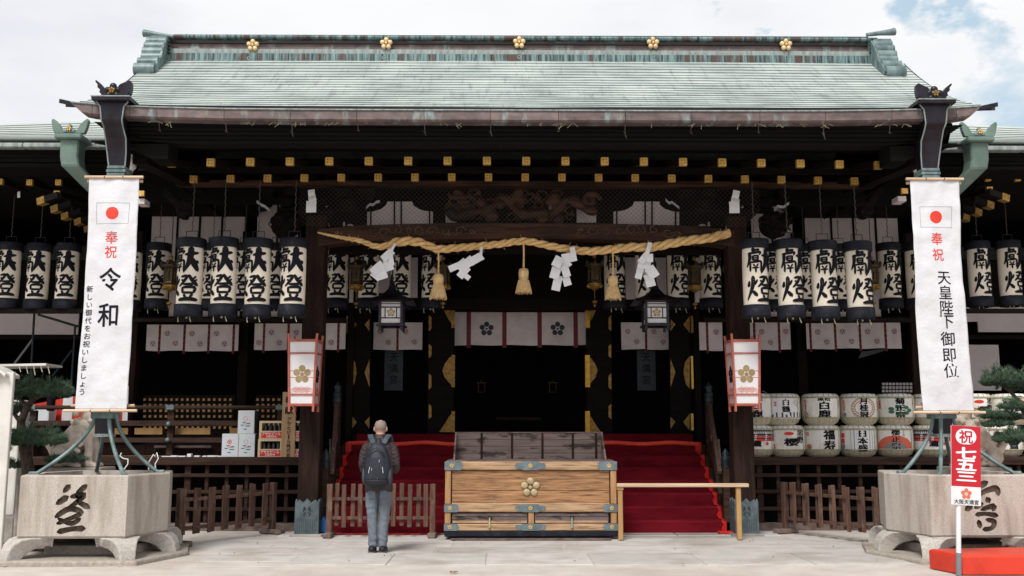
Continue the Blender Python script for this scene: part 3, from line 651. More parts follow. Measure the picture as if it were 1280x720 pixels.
# brackets over the columns
for s, cx in ((-1, colX[0]), (1, colX[1])):
    b = obj('bracket_set', B(cx - .30, cx + .30, YC - .22, YC + .22, 4.92, 5.02), 'dark_wood', hall, bevel=.02)
    for k, (dx, z) in enumerate(((-.48, 5.12), (0, 5.12), (.48, 5.12), (-.78, 5.30), (-.40, 5.30), (.40, 5.30), (.78, 5.30))):
        obj('bearing_block', MB().prism([(cx + dx - .07, z - .06), (cx + dx + .07, z - .06), (cx + dx + .11, z), (cx + dx + .11, z + .06), (cx + dx - .11, z + .06), (cx + dx - .11, z)], YC - .2, YC + .1), 'dark_wood', b)
    obj('bracket_arm', B(cx - .62, cx + .62, YC - .08, YC + .08, 5.02, 5.08), 'dark_wood', b)
    px = 388 if s < 0 else 928
    # pale cut-out chips of plaster behind the brackets
    for dx, py, w_, h_ in ((3, 257, 10, 13), (-26, 262, 4, 3), (-34, 262, 2, 4), (20, 260, 3, 5), (42, 261, 3, 4), (48, 263, 7, 2), (22, 280, 4, 6), (42, 280, 3, 5), (50, 281, 9, 2)):
        q = px + (dx if s < 0 else -dx); a = P(q - w_ / 2, py + h_ / 2, 16.2); c = P(q + w_ / 2, py - h_ / 2, 16.2); mid = P(q, py - h_ * .9, 16.2)
        m_ = MB().prism([(a.x, a.z), (c.x, a.z), (c.x - (c.x - a.x) * .15, a.z + (c.z - a.z) * .5), (mid.x + .01, c.z), (mid.x - .01, c.z), (a.x + (c.x - a.x) * .15, a.z + (c.z - a.z) * .5)], 16.2, 16.22)
        obj('plaster_chip', m_, 'plaster', b)
    # carved nosing (beast head) pointing outwards
    def lump(c, r, nn, seed):
        q = MB(); random.seed(seed); q.ell(c, (r, r * .8, r * .8), 12, 8)
        for i in range(nn):
            a, bb = ru(0, 2 * pi), ru(-1, 1); d = Vector((cos(a) * cos(bb), -abs(sin(a)) * cos(bb), sin(bb))) * r * .85; q.ell(Vector(c) + d, r * ru(.16, .33), 8, 6)
        for i in range(8):
            a = ru(0, 6.28); cc = Vector(c) + Vector((cos(a) * r * .8, -r * .6, sin(a) * r * .6)); curl(q, cc, r * .35, 2, 1, .018)
        return q
    c0 = P(358 if s < 0 else 967, 283, 15.3); obj('carved_nosing', remesh(lump(c0, .24, 26, 3), ['dark_wood'], .02, 1, 'carved_nosing'), None, b)
    c1 = P(232 if s < 0 else 1078, 262, 15.3); q = lump(c1, .15, 22, 8); c2 = P(206 if s < 0 else 1098, 240, 15.3); q.tube([c2, c1, c1 + Vector((0, 0, -.16))], [.05, .10, .06], 8)
    for k in range(9): curl(q, c2.lerp(c1, k / 8) + Vector((0, -.05, 0)), .07, 2, 1, .02)
    obj('carved_nosing', remesh(q, ['dark_wood'], .02, 1, 'carved_nosing'), None, hall)
    c3 = P(275 if s < 0 else 1041, 252, 15.4)
random.seed(21)
# dragon panel
q = MB(); pth = []
for i in range(60):
    t = i / 59; px = 560 + 185 * t; py = 262 + 9 * sin(t * 13) + 4 * sin(t * 29); pth.append(P(px, py, 15.45 + .05 * sin(t * 20)))
q.tube(pth, [.075 + .02 * sin(i * .9) for i in range(60)], 8)
for i in range(60):
    c = P(ru(556, 748), ru(240, 273), 15.5); curl(q, c, ru(.06, .14), ru(1.5, 2.6), random.choice((-1, 1)), .024, ru(0, 6))
for i in range(24): q.ell(P(ru(600, 705), ru(240, 276), 15.45), ru(.05, .10), 8, 6)
curl(q, P(738, 250, 15.45), .16, 2.4, 1, .045); curl(q, P(572, 262, 15.45), .13, 2.2, -1, .035)
m_ = remesh(q, ['beam_wood'], .016, 1, 'dragon_carving'); obj('dragon_carving', m_, None, hall)
for (a, b, c, d) in ((557, 571, 262, 278), (721, 745, 258, 278), (597, 603, 252, 258), (686, 690, 252, 262)):
    p0, p1 = P(a, d, 15.8), P(b, c, 15.8); obj('plaster_ground', B(p0.x, p1.x, 15.8, 15.82, p0.z, p1.z), 'plaster', hall)
# frog-leg shaped plaster openings behind the net
for s in (-1, 1):
    f = lambda px: px if s < 0 else 1308 - px
    pts = []
    for px, py in ((459, 281), (459, 265), (468, 264), (477, 261), (483, 256), (484, 252), (515, 252), (517, 257), (523, 261), (530, 263.5), (541, 264.5), (541, 281)):
        v = P(f(px), py, 15.9); pts.append((v.x, v.z))
    o = obj('plaster_opening', MB().prism(pts, 15.9, 15.93), 'plaster', hall)
    m_ = MB()
    for px in (463.5, 493, 501.5, 537):
        a = P(f(px), 282, 15.88); b = P(f(px), 251 if 480 < px < 520 else 264, 15.88); m_.bar(a, b, .022, .02)
    obj('muntin', m_, 'dark_wood', o)
# wire netting
m_ = MB(); ya = 15.18; za, zb2 = Z(283, ya), Z(233, ya); cw, chh = .072, .036
nx_, nz_ = int(7.2 / cw), int((zb2 - za) / chh)
for i in range(nx_):
    for j in range(nz_):
        x0 = -3.55 + i * cw; z0 = za + j * chh; r_ = .0022
        for (xa, z_a, xb, z_b) in ((x0, z0, x0 + cw / 2, z0 + chh), (x0 + cw / 2, z0 + chh, x0 + cw, z0)) if j % 2 == 0 else ((x0, z0 + chh, x0 + cw / 2, z0), (x0 + cw / 2, z0, x0 + cw, z0 + chh)):
            m_.add([(xa - r_, ya, z_a), (xa + r_, ya, z_a), (xb + r_, ya, z_b), (xb - r_, ya, z_b), (xa, ya + .004, z_a), (xb, ya + .004, z_b)], [(0, 1, 2, 3), (1, 4, 5, 2), (4, 0, 3, 5)])
obj('wire_netting', m_, 'wire', hall, kind='stuff')
# ---- interior shell
hy = 18.9
DK = 1.15
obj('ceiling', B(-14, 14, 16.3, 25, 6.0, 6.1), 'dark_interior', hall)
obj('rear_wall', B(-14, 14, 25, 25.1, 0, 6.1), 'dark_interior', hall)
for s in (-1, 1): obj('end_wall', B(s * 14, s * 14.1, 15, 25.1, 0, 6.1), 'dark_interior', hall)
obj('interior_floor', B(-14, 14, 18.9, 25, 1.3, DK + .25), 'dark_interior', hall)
# tie beams of the main wall
YW = 18.6
def wallbar(px0, px1, py0, py1, m='dark_wood', Y=YW, th=.15, name='tie_beam', par=hall, bev=0):
    a = P(px0, py1, Y); b = P(px1, py0, Y); x0, x1 = X(px0, Y, (a.z + b.z) / 2), X(px1, Y, (a.z + b.z) / 2)
    return obj(name, B(x0, x1, Y, Y + th, a.z, b.z), m, par, bevel=bev)
for s in (-1, 1):
    f = (lambda p: p) if s < 0 else (lambda p: 1312 - p)
    for (pa, pb, arch) in ((189, 305, 1), (321, 372, 0)):
        pa_, pb_ = sorted((f(pa), f(pb))); x0, x1 = X(pa_, YW, 5.2), X(pb_, YW, 5.2)
        if not arch and s > 0: pass
        zt, zs, zbm = Z(256, YW), Z(266, YW), Z(346, YW); wv = x1 - x0
        pts = [(x0, zbm), (x0, zs), (x0 + .22 * wv, zs + .02), (x0 + .33 * wv, zt - .06), (x0 + .38 * wv, zt), (x0 + .7 * wv, zt), (x0 + .76 * wv, zt - .08), (x0 + .86 * wv, zs - .0), (x1, zs - .02), (x1, zbm)]
        o = obj('plaster_panel', MB().prism(pts, YW, YW + .05), 'plaster', hall)
        m_ = MB()
        for t in ((.28, .52, .76) if arch else (.5,)): m_.bar((x0 + wv * t, YW - .012, zbm), (x0 + wv * t, YW - .012, zt), .035, .02)
        obj('muntin', m_, 'dark_wood', o)
    for pa, pb in ((212, 236), (254, 278), (298, 360)):
        pa_, pb_ = sorted((f(pa), f(pb))); wallbar(pa_, pb_, 346, 397, 'plaster', YW + .02, .04, 'plaster_panel')
for pa, pb in ((160, 1150),): wallbar(pa, pb, 341, 348, 'dark_wood', YW - .05, .2)
wallbar(160, 440, 396, 403, 'dark_wood', YW - .1, .25); wallbar(870, 1150, 396, 403, 'dark_wood', YW - .1, .25)
wallbar(160, 432, 398, 402, 'rafter_wood', 16.9, .12, 'lantern_rail'); wallbar(880, 1150, 398, 402, 'rafter_wood', 16.9, .12, 'lantern_rail')
for px, w_ in ((168, 11), (306, 12), (439, 8), (870, 8), (1000, 12), (1142, 12)):
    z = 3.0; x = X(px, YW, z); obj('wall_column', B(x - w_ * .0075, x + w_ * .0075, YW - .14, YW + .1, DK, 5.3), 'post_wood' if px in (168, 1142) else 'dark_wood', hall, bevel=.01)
# upper dark fascia behind rafters
wallbar(130, 1180, 233, 254, 'soffit_wood', 16.4, .1, 'fascia_block')
wallbar(396, 921, 254, 284, 'soffit_wood', 16.3, .1, 'fascia_block')  # added dark panel: hides the lit rear slope, blocks leaking light
# plaster blades seen between the inner lanterns
for pa, pb, py0, py1 in ((437, 442, 322, 378), (474, 487, 322, 366), (514, 522, 322, 372), (782, 795, 322, 374), (819, 833, 322, 372), (868, 875, 322, 378)): wallbar(pa, pb, py0, py1, 'plaster', 18.2, .03, 'plaster_panel')
wallbar(430, 880, 373, 386, 'dark_wood', 18.3, .2)
# lattice over the doors (slanting grid) as a panel part
m_ = MB(); a = P(560, 372, 18.25); b = P(748, 318, 18.25)
for i in range(36):
    x = a.x + (b.x - a.x) * i / 36
    m_.bar((x, 18.25, a.z), (x + .8, 18.25, b.z), .014, .02); m_.bar((x, 18.27, b.z), (x + .8, 18.27, a.z), .014, .02)
obj('transom_lattice', m_, 'rafter_wood', hall, kind='stuff')
# door leaves with gilt fittings
def fitting(pts, Y, name='gold_fitting', par=None, m='gold_dull', th=.02): return obj(name, MB().prism([(v.x, v.z) for v in (P(a, b, Y) for a, b in pts)], Y - th, Y), m, par)
for s in (-1, 1):
    f = (lambda p: p) if s < 0 else (lambda p: 1300 - p)
    a = P(f(534), 541, 18.7); b = P(f(568), 384, 18.7)
    leaf = obj('door_leaf', B(a.x, b.x, 18.7, 18.76, 1.5, b.z), 'dark_wood', hall, bevel=.005)
    for pts in ([(568, 384), (552, 384), (556, 390), (560, 398), (566, 407), (568, 410)], [(568, 444), (562, 447), (556, 455), (553, 463), (556, 472), (563, 480), (568, 484)], [(568, 514), (562, 520), (556, 530), (549, 540), (568, 540)]):
        pp = [(f(x), y) for x, y in pts]; fitting(pp, 18.685, par=leaf)
        ys = [p[1] for p in pts]; a_ = P(f(568.5), max(ys), 18.66); b_ = P(f(564.5 if s < 0 else 563), min(ys), 18.66)
        obj('gold_edge', B(a_.x, b_.x, 18.62, 18.662, a_.z, b_.z), 'gold_dull' if s < 0 else 'gold_deep', leaf)
    for (ya_, yb_) in ((394, 414), (430, 448), (467, 487), (505, 524)):
        fitting([(f(536), ya_), (f(539.5), ya_ + 3), (f(539.5), yb_ - 3), (f(536), yb_)], 18.69, par=leaf)
    # outer folded leaf by the column
    a = P(f(434), 541, 18.5); b = P(f(464), 384, 18.5)
    leaf = obj('door_leaf', B(a.x, b.x, 18.56, 18.62, 1.5, b.z), 'dark_wood', hall, bevel=.005)
    for (ya_, yb_) in ((395, 416), (445, 486), (517, 538)):
        a_ = P(f(433), yb_, 18.5); b_ = P(f(436.6), ya_, 18.5); obj('gold_edge', B(a_.x, b_.x, 18.48, 18.56, a_.z, b_.z), 'gold' if ya_ > 420 else 'gold_dull', leaf)
        fitting([(f(438), ya_), (f(444), ya_ + 8), (f(446), (ya_ + yb_) / 2), (f(443), yb_ - 6), (f(438), yb_)], 18.545, par=leaf)
        fitting([(f(462), ya_ + 4), (f(456), (ya_ + yb_) / 2), (f(462), yb_ - 2)], 18.545, par=leaf)
    wallbar(*sorted((f(440), f(433))), 384, 545, 'dark_wood', 18.64, .2, 'door_post')
# pale hanging boards in the side doorways
    a = P(f(480), 488, 19.3); b = P(f(504), 437, 19.3)
    hb = obj('hanging_board', B(a.x, b.x, 19.3, 19.32, a.z, b.z), 'finial_dark', hall)
    m_ = MB(); vtext(m_, '天満宮', (a.x + b.x) / 2, b.z - .03, .17, .22, flat(19.295)); obj('lettering', m_, 'ink', hb)
# dim gilt lamps far inside, and an altar
for px in (602, 691):
    a = P(px, 483, 21.5); m_ = MB()
    for dx, dz in ((-.07, 0), (.07, 0)): m_.bar((a.x + dx, a.y, a.z - .12), (a.x + dx, a.y, a.z + .08), .012, .012)
    m_.bar((a.x - .1, a.y, a.z + .08), (a.x + .1, a.y, a.z + .08), .02, .02); m_.bar((a.x - .08, a.y, a.z - .12), (a.x + .04, a.y, a.z - .12), .012, .012); m_.tube([(a.x, a.y, a.z + .08), (a.x, a.y, a.z + .16)], [.03, .005], 6)
    tag(obj('altar_lamp', m_, 'lamp_bronze'), 'faint gilt lamp frame deep inside the dark hall, %s of two' % ('left' if px < 650 else 'right'), 'lamp', 'faint gilt lamps inside the hall')
altar = thing('altar', 'dark low altar table barely visible deep inside the hall', 'altar', P(648, 525, 22))
a = P(648, 525, 22); obj('altar_top', B(a.x - .5, a.x + .5, 22, 22.5, a.z, a.z + .06), 'rail_wood', altar)
for dx in (-.42, .42): obj('leg', B(a.x + dx - .03, a.x + dx + .03, 22.05, 22.1, 1.4, a.z), 'dark_wood', altar)
# low lattice wall with gilt studs, left side
for pa, pb in ((177, 294), (318, 372), (1100, 1141)):
    up_ = pa == 1100
    rows_ = ((499.5, 6),) if not up_ else ((480, 3),)
    a = P(pa, 546, YW - .1); b = P(pb, 494 if not up_ else 476, YW - .1)
    if not up_: lw = obj('lattice_wall', B(a.x, b.x, YW - .1, YW, DK, b.z), 'rafter_wood', hall)
    m_ = MB(); px = pa + 4
    while px < pb - 2:
        for y0, k in rows_:
            for j in range(k):
                c = P(px, y0 + j * (7 if not up_ else 4.4), YW - .115)
                m_.box(c.x - .022, c.x + .022, YW - .13, YW - .10, c.z - .022, c.z + .022)
        px += 6.7 if not up_ else 4.3
    obj('lattice_studs', m_, 'gold_wood' if not up_ else 'curtain', hall, kind='stuff')
# ---- veranda decks on both sides of the stairs
for s in (-1, 1):
    x0, x1 = (-13.5, -3.3) if s < 0 else (3.3, 13.5); a, b = min(x0, x1), max(x0, x1)
    vd = obj('veranda', B(a, b, 16.45, 16.65, DK - .13, DK - .002), 'rail_wood', hall, bevel=.008)
    xx = a
    pm = MB().box(0, .292, 16.66, 18.9, DK - .05, DK).mesh('floor_plank', ['rail_wood'])
    while xx < b - .1:
        o = bpy.data.objects.new('floor_plank', pm); COL.objects.link(o); o.parent = vd; o.location = (xx, 0, ru(-.003, .003)); xx += .297
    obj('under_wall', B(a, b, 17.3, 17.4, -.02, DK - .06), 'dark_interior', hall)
    for py in (594, 614.5, 636):
        z = Z(py, 16.5); obj('stay_rail', B(a, b, 16.47, 16.53, z - .028, z + .028), 'rail_wood', vd, bevel=.005)
    obj('ground_sill', B(a, b, 16.3, 16.6, -.02, Z(655, 16.3)), 'foot_wood', vd, bevel=.01)
    px = 232 if s < 0 else 1084
    z = .6
    xs_ = [X(p, 16.55, z) for p in ((-60, -35, -10, 15, 40, 64, 88, 112, 136, 160, 185, 209, 234, 258, 283, 308, 334, 358) if s < 0 else (950, 973, 998, 1024, 1050, 1076, 1102, 1128, 1150, 1175, 1200, 1225, 1250, 1275, 1300, 1320))]
    for i, xx in enumerate(xs_):
        big = i % 6 == 0; w_ = .05 if big else .03
        obj('stay_post', B(xx - w_, xx + w_, 16.53, 16.6, 0, DK - .1), 'rail_wood', vd, bevel=.004)
# left balustrade
bl = thing('balustrade', 'dark wooden balustrade with round metal nail heads along the left veranda', 'balustrade', (-7, 16.5, DK))
for py, h, nm in ((509.5, .030, 'handrail'), (529, .042, 'middle_rail'), (550, .040, 'lower_rail')):
    z = Z(py, 16.95); x0, x1 = -10.5, X(372, 16.95, z)
    if nm == 'handrail': m_ = MB().tube([(x0, 16.95, z), (x1, 16.95, z)], .036, 10)
    else: m_ = B(x0, x1, 16.90, 16.98, z - h, z + h)
    obj(nm, m_, 'rail_wood', bl, bevel=0)
for px in (40, 213, 350):
    z = 1.6; x = X(px, 17.0, z); po = obj('post', B(x - .055, x + .055, 16.99, 17.08, DK, Z(513, 17.0)), 'rail_wood', bl, bevel=.005)
    for py in (530, 550):
        c = P(px, py, 16.88); obj('metal_ball', MB().ell((x, 16.89, c.z), .042, 12, 8), 'steel_blue_plate', po)
    c = Z(509.5, 16.95); obj('rail_band', B(x - .07, x + .07, 16.91, 16.99, c - .04, c + .042), 'steel_blue_plate', po, bevel=.01)
for pa, pb in ((168, 203), (218, 263), (287, 300), (135, 160)):
    a = P(pa, 543, 17.2); b = P(pb, 535, 17.2); obj('kick_panel', B(a.x, b.x, 17.2, 17.22, a.z, b.z), 'gold_wood', bl)
for pa, pb, py, m_ in ((190, 262, 557, 'foot_wood'), (120, 233, 569.5, 'gold_wood')):
    a = P(pa, py + 3, 17.0); b = P(pb, py, 17.0); obj('long_board', B(a.x, b.x, 17.1, 17.16, a.z, b.z), m_, bl)
obj('lower_step', B(-10.5, X(372, 16.9, 1.4), 17.2, 17.5, DK, Z(556, 17.2)), 'post_wood', bl)
m_ = MB()
for i in range(9):
    a = P(210 + i * 9.5, ru(572, 574.5), 16.7); w_ = ru(.02, .09); m_.box(a.x - w_, a.x + w_, 16.6, 16.7, DK, DK + ru(.01, .06), M=Matrix.Identity(4))
tag(obj('paper_scraps', m_, 'paper_white'), 'torn white paper scraps on the left veranda beside the white cartons', 'paper scraps', kind='stuff')
# ---- stairs
NS = 7; ys0, ys1 = 15.72, 17.55; zt = Z(555, 17.55)
stx = (-3.12, 3.12)
for i in range(NS):
    y = ys0 + (ys1 - ys0) * i / (NS - 1); obj('stair_step', B(stx[0] - .05, stx[1] + .05, y, y + .6 if i < NS - 1 else 18.9, 0, zt * (i + 1) / NS - .012), 'rail_wood', hall, bevel=.01)
obj('threshold_step', B(-3.1, 3.1, 18.35, 19.2, zt - .1, 1.51), 'dark_wood', hall)
# sloping stair rails with finials
for s in (-1, 1):
    f = (lambda p: p) if s < 0 else (lambda p: 1308 - p)
    tp = P(f(422), 500, 17.5); bt = P(f(398), 560, 15.95)
    sr = thing('stair_rail', 'sloping wooden stair rail with %s on the %s of the red stairs' % ('blue-green onion finial', 'left' if s < 0 else 'right'), 'stair rail', (tp.x, 16.7, 0), group='sloping rails beside the red stairs')
    a = P(f(421), 545, 17.5)
    obj('top_post', B(tp.x - .06, tp.x + .06, 17.45, 17.57, 1.2, Z(503, 17.5)), 'rail_wood', sr, bevel=.006)
    z0 = Z(503, 17.5)
    obj('finial', MB().lathe([(.075, 0), (.078, .05), (.07, .10), (.085, .12), (.075, .15), (.07, .17), (.05, .2), (.07, .24), (.065, .29), (.02, .33), (.004, .37)], (tp.x, 17.5, z0), 14), 'finial_dark', sr)
    bx = s * 3.0
    def rail(y0, z0_, y1, z1, r_, nm): obj(nm, MB().bar((tp.x, y0, z0_), (bx + s * .02, y1, z1), .07, r_), 'rail_wood' if nm != 'hand_rail' else 'picket_wood', sr, bevel=.008)
    rail(17.45, Z(506, 17.5) - .02, 15.75, .93, .075, 'hand_rail')
    rail(17.45, 1.62, 15.75, .60, .06, 'middle_rail')
    for k in range(2):
        obj('face_board', MB().bar((tp.x - s * .02, 17.35 - k * .62, 1.75 - k * .36), (tp.x + (bx - tp.x) * .35 - s * .02, 16.85 - k * .62, 1.45 - k * .36), .03, .11), 'foot_wood', sr)
    obj('stringer', MB().bar((s * 3.2, 17.4, 1.22), (s * 3.2, 15.75, .20), .09, .3), 'rail_wood', sr)
    obj('foot_post', B(s * 3.12 - .05, s * 3.12 + .05, 15.72, 15.82, .02, 1.0), 'rail_wood', sr, bevel=.005)
    obj('foot_finial', MB().lathe([(.06, 0), (.06, .12), (.07, .14), (.045, .18), (.06, .22), (.004, .30)], (s * 3.12, 15.77, 1.0), 12), 'finial_dark', sr)
# carpet: one strip folded over the steps, with bright ribbon along its edges
cp = thing('red_carpet', 'deep red carpet covering the wide stairs up to the hall', 'carpet', (0, 16.5, 0))
def strip(xa, xb, e, wob=0):
    pr = []
    for i in range(NS):
        y = ys0 + (ys1 - ys0) * i / (NS - 1); z1 = zt * (i + 1) / NS; z0_ = zt * i / NS
        pr += [(y - .006 - e, z0_ + .004 + e), (y - .012 - e, z1 - .02 + e), (y + .014 - e, z1 + .004 + e)]
    pr += [(18.33 - e, zt + .004 + e), (18.33 - e, 1.50 + e), (18.36 - e, 1.52 + e), (19.2, 1.52 + e)]
    pr = [(15.5, .019 + e)] + pr
    m_ = MB(); nx = max(2, int(abs(xb - xa) / .12)); vs = []
    for (y, z) in pr:
        for i in range(nx + 1):
            x = xa + (xb - xa) * i / nx; vs.append((x, y + .010 * noise.noise(Vector((x * 1.6, z * 7, 1))), z + .004 * noise.noise(Vector((x * 2, y * 5, 4))) * (1 if z > .03 else 0)))
    m_.add(vs, [(r_ * (nx + 1) + i, r_ * (nx + 1) + i + 1, (r_ + 1) * (nx + 1) + i + 1, (r_ + 1) * (nx + 1) + i) for r_ in range(len(pr) - 1) for i in range(nx)], 0, False)
    return m_
obj('carpet_runner', strip(stx[0] + .1, stx[1] - .02, 0), 'carpet_red', cp)
for s in (-1, 1):
    m_ = MB(); xe = s * 3.04
    for i in range(NS):
        y = ys0 + (ys1 - ys0) * i / (NS - 1); z0_ = zt * i / NS; z1 = zt * (i + 1) / NS
        for j in range(3):
            m_.add([(xe - .035 * (j % 2) * s, y - .03 - .01 * (j == 1), z0_ + (z1 - z0_) * j / 3 + .01), (xe + s * .05, y - .02, z0_ + (z1 - z0_) * j / 3 + .01), (xe + s * .05, y - .02, z0_ + (z1 - z0_) * (j + 1) / 3 + .01), (xe - .035 * ((j + 1) % 2) * s, y - .03, z0_ + (z1 - z0_) * (j + 1) / 3 + .01)], [(0, 1, 2, 3)])
        m_.add([(xe, y - .03, z1 + .015), (xe + s * .05, y - .03, z1 + .015), (xe + s * .05, y + .27, z1 + .015), (xe, y + .27, z1 + .015)], [(0, 1, 2, 3)])
    m_.box(min(xe - .05, xe + .05), max(xe - .05, xe + .05), 17.50, 17.56, zt - .13, zt + .03)
    m_.box(min(xe - .1, xe + .1), max(xe - .1, xe + .1), 15.5, 15.66, .02, .05)
    obj('edge_ribbon', m_, 'ribbon_red', cp)
m_ = MB(); K = 40; vs = []
for i in range(K + 1):
    x = -3.05 + 6.1 * i / K; sg = .012 * sin(i * .9) + .01 * noise.noise(Vector((x * 2, 0, 0)))
    vs += [(x, 17.50, zt + .045 + sg), (x, 17.49, zt - .008 + sg), (x, 17.52, zt - .03 + sg)]
m_.add(vs, [(3 * i + a, 3 * i + 3 + a, 3 * i + 4 + a, 3 * i + 1 + a) for i in range(K) for a in (0, 1)])
obj('nosing_ribbon', m_, 'cloth_orange_red', cp)
m_ = B(-3.0, -1.3, 15.48, 15.52, .015, .03); obj('hem', m_, 'ribbon_red', cp)
o = obj('blue_sheet', MB().prism([(-3.15, .02), (-3.0, .02), (-3.02, .2), (-3.1, .28), (-3.16, .15)], 15.5, 15.66), 'blue_cloth'); tag(o, 'crumpled blue plastic tucked behind the left porch column foot', 'plastic sheet')

# ============================================================ SIDE WINGS (lower roofs left and right)
for s in (-1, 1):
    nm = 'left' if s < 0 else 'right'
    wg = thing('side_wing', 'lower wing of the shrine with pale green copper roof beyond the %s gutter pipe' % nm, 'shrine wing', (s * 9.5, 18, 0))
    ye = 15.4; ze_ = Z(178, ye); yr = 18.6; zr_ = Z(145, yr)
    m_ = MB(); NR = 12; XW = [5.2 + .45 * i for i in range(24)]
    for c in range(NR):
        vs = []
        for t, dz in ((c / NR + .006, 0), (c / NR, .014), ((c + 1) / NR, .002)):
            for x in XW:
                xx = x - 5.2; fall = -.03 * xx * t * t - .012 * xx * t
                vs.append((s * x, ye + (yr - ye) * t, ze_ + (zr_ - ze_) * (.7 * t + .3 * t * t) + fall + dz))
        k = len(XW); m_.add(vs, [(r_ * k + i, r_ * k + i + 1, (r_ + 1) * k + i + 1, (r_ + 1) * k + i) for r_ in (0, 1) for i in range(k - 1)], 0)
    rf = obj('roof', m_, 'wing_roof_copper', wg)
    m_ = MB(); m_.add([(s * 5.2, 18.6, zr_), (s * 15.8, 18.6, zr_ - .45), (s * 15.8, 25, 5.6), (s * 5.2, 25, 5.6)], [(0, 1, 2, 3)]); obj('rear_slope', m_, 'wing_roof_copper', rf)
    xx = 5.3; 
    while xx < 13:
        gl = 1.3; z0_, z1 = Z(188, 15.3), Z(182.5, 15.3)
        g_ = obj('gutter', B(s * (xx + .004), s * (xx + gl - .004), 15.2, 15.36, z0_, z1), 'copper_brown' if xx > 20 else 'copper_pale', wg, bevel=.012); xx += gl
    obj('eave_sheet', B(s * 5.3, s * 13, 15.33, 15.45, Z(182, 15.3), Z(178.5, 15.3)), 'black_metal', wg)
    for k in range(4):
        z1 = Z(188 + k * 5, 15.4); z0_ = Z(193 + k * 5, 15.4) + .004; obj('eave_board', B(s * 5.2, s * 13.5, 15.42 + k * .03, 15.7, z0_, z1), 'soffit_wood', wg)
    obj('soffit', MB().prism([(15.45, Z(209, 15.4)), (18.7, 5.6), (18.7, 5.7), (15.45, Z(209, 15.4) + .05)], s * 5.0, s * 13.5, M=Matrix(((0, 1, 0, 0), (1, 0, 0, 0), (0, 0, 1, 0), (0, 0, 0, 1)))), 'soffit_wood', wg)
    # gilt rafter caps: front row and the row that runs back along the side
    rm = rafter_proto(1.4, .1, .09).mesh('rafter', ['rafter_wood'])
    caps = [(0, 227), (37, 228), (73, 228), (-36, 226)] if s < 0 else [(1235, 223), (1272, 223), (1310, 223)]
    caps2 = [(71, 242)] if s < 0 else [(1237, 237)]
    for px, py in caps + caps2:
        r_ = bpy.data.objects.new('rafter', rm); COL.objects.link(r_); r_.parent = wg; r_.location = P(px, py, 16.0) - ORG[wg.name]
        c_ = bpy.data.objects.new('gold_cap', capm); COL.objects.link(c_); c_.parent = r_; c_.scale = (.85, 1, .85)
    for px, py, Y in (((52, 252, 15.6), (69, 262, 16.1), (82, 271, 16.6), (98, 278, 17.1), (110, 287, 17.6)) if s < 0 else ((1256, 248, 15.6), (1237, 257, 16.1), (1222, 266, 16.6), (1207, 273, 17.1), (1193, 281, 17.6))):
        c = P(px, py, Y); r_ = obj('side_rafter', MB().bar((0, 0, 0), (-s * .35, 0, .08), .09, .1, up=(0, 0, 1)), 'soffit_wood', None); r_.parent = wg; r_.location = c - ORG[wg.name]; r_.rotation_euler = (0, 0, s * .35)
        g_ = obj('gold_cap', MB().bar((s * .045, 0, -.01), (-s * .10, 0, .02), .11, .115), 'gold_dull', None); g_.parent = r_
    # wing wall: dark below, plaster band, posts
    Yw = 19.6
    for (pa, pb, py0, py1, m2) in (((0, 98, 390, 418, 'plaster'), (-150, 0, 390, 418, 'plaster'), (126, 160, 385, 418, 'plaster')) if s < 0 else ((1222, 1420, 384, 415, 'plaster'), (1145, 1222, 384, 402, 'plaster'), (1152, 1250, 431, 488, 'plaster'))):
        wallbar(pa, pb, py0, py1, m2, Yw, .04, 'plaster_panel', wg)
    wallbar(*((-200, 160) if s < 0 else (1150, 1500)), 325, 387, 'soffit_wood', Yw + .05, .1, 'wall_boarding', wg)
    wallbar(*((-200, 160) if s < 0 else (1150, 1500)), 419, 424, 'rafter_wood', Yw, .1, 'tie_beam', wg)
    wallbar(*((-200, 160) if s < 0 else (1150, 1500)), 386, 391, 'rafter_wood', 17.0, .1, 'lantern_rail', wg)
# low veranda step on left behind pine etc. green scaffold posts
sf = thing('scaffold_frame', 'thin dark green pipe frame standing under the left wing', 'pipe frame', P(40, 500, 18.2) * 1)
for a, b in (((43, 390), (38, 478)), ((94, 408), (88, 500)), ((47, 393), (97, 408)), ((41, 424), (18, 455)), ((90, 438), (66, 470))):
    obj('pipe', MB().tube([P(*a, 18.2), P(*b, 18.2)], .022, 8), 'finial_dark' if a[0] != 41 else 'grey_metal', sf)
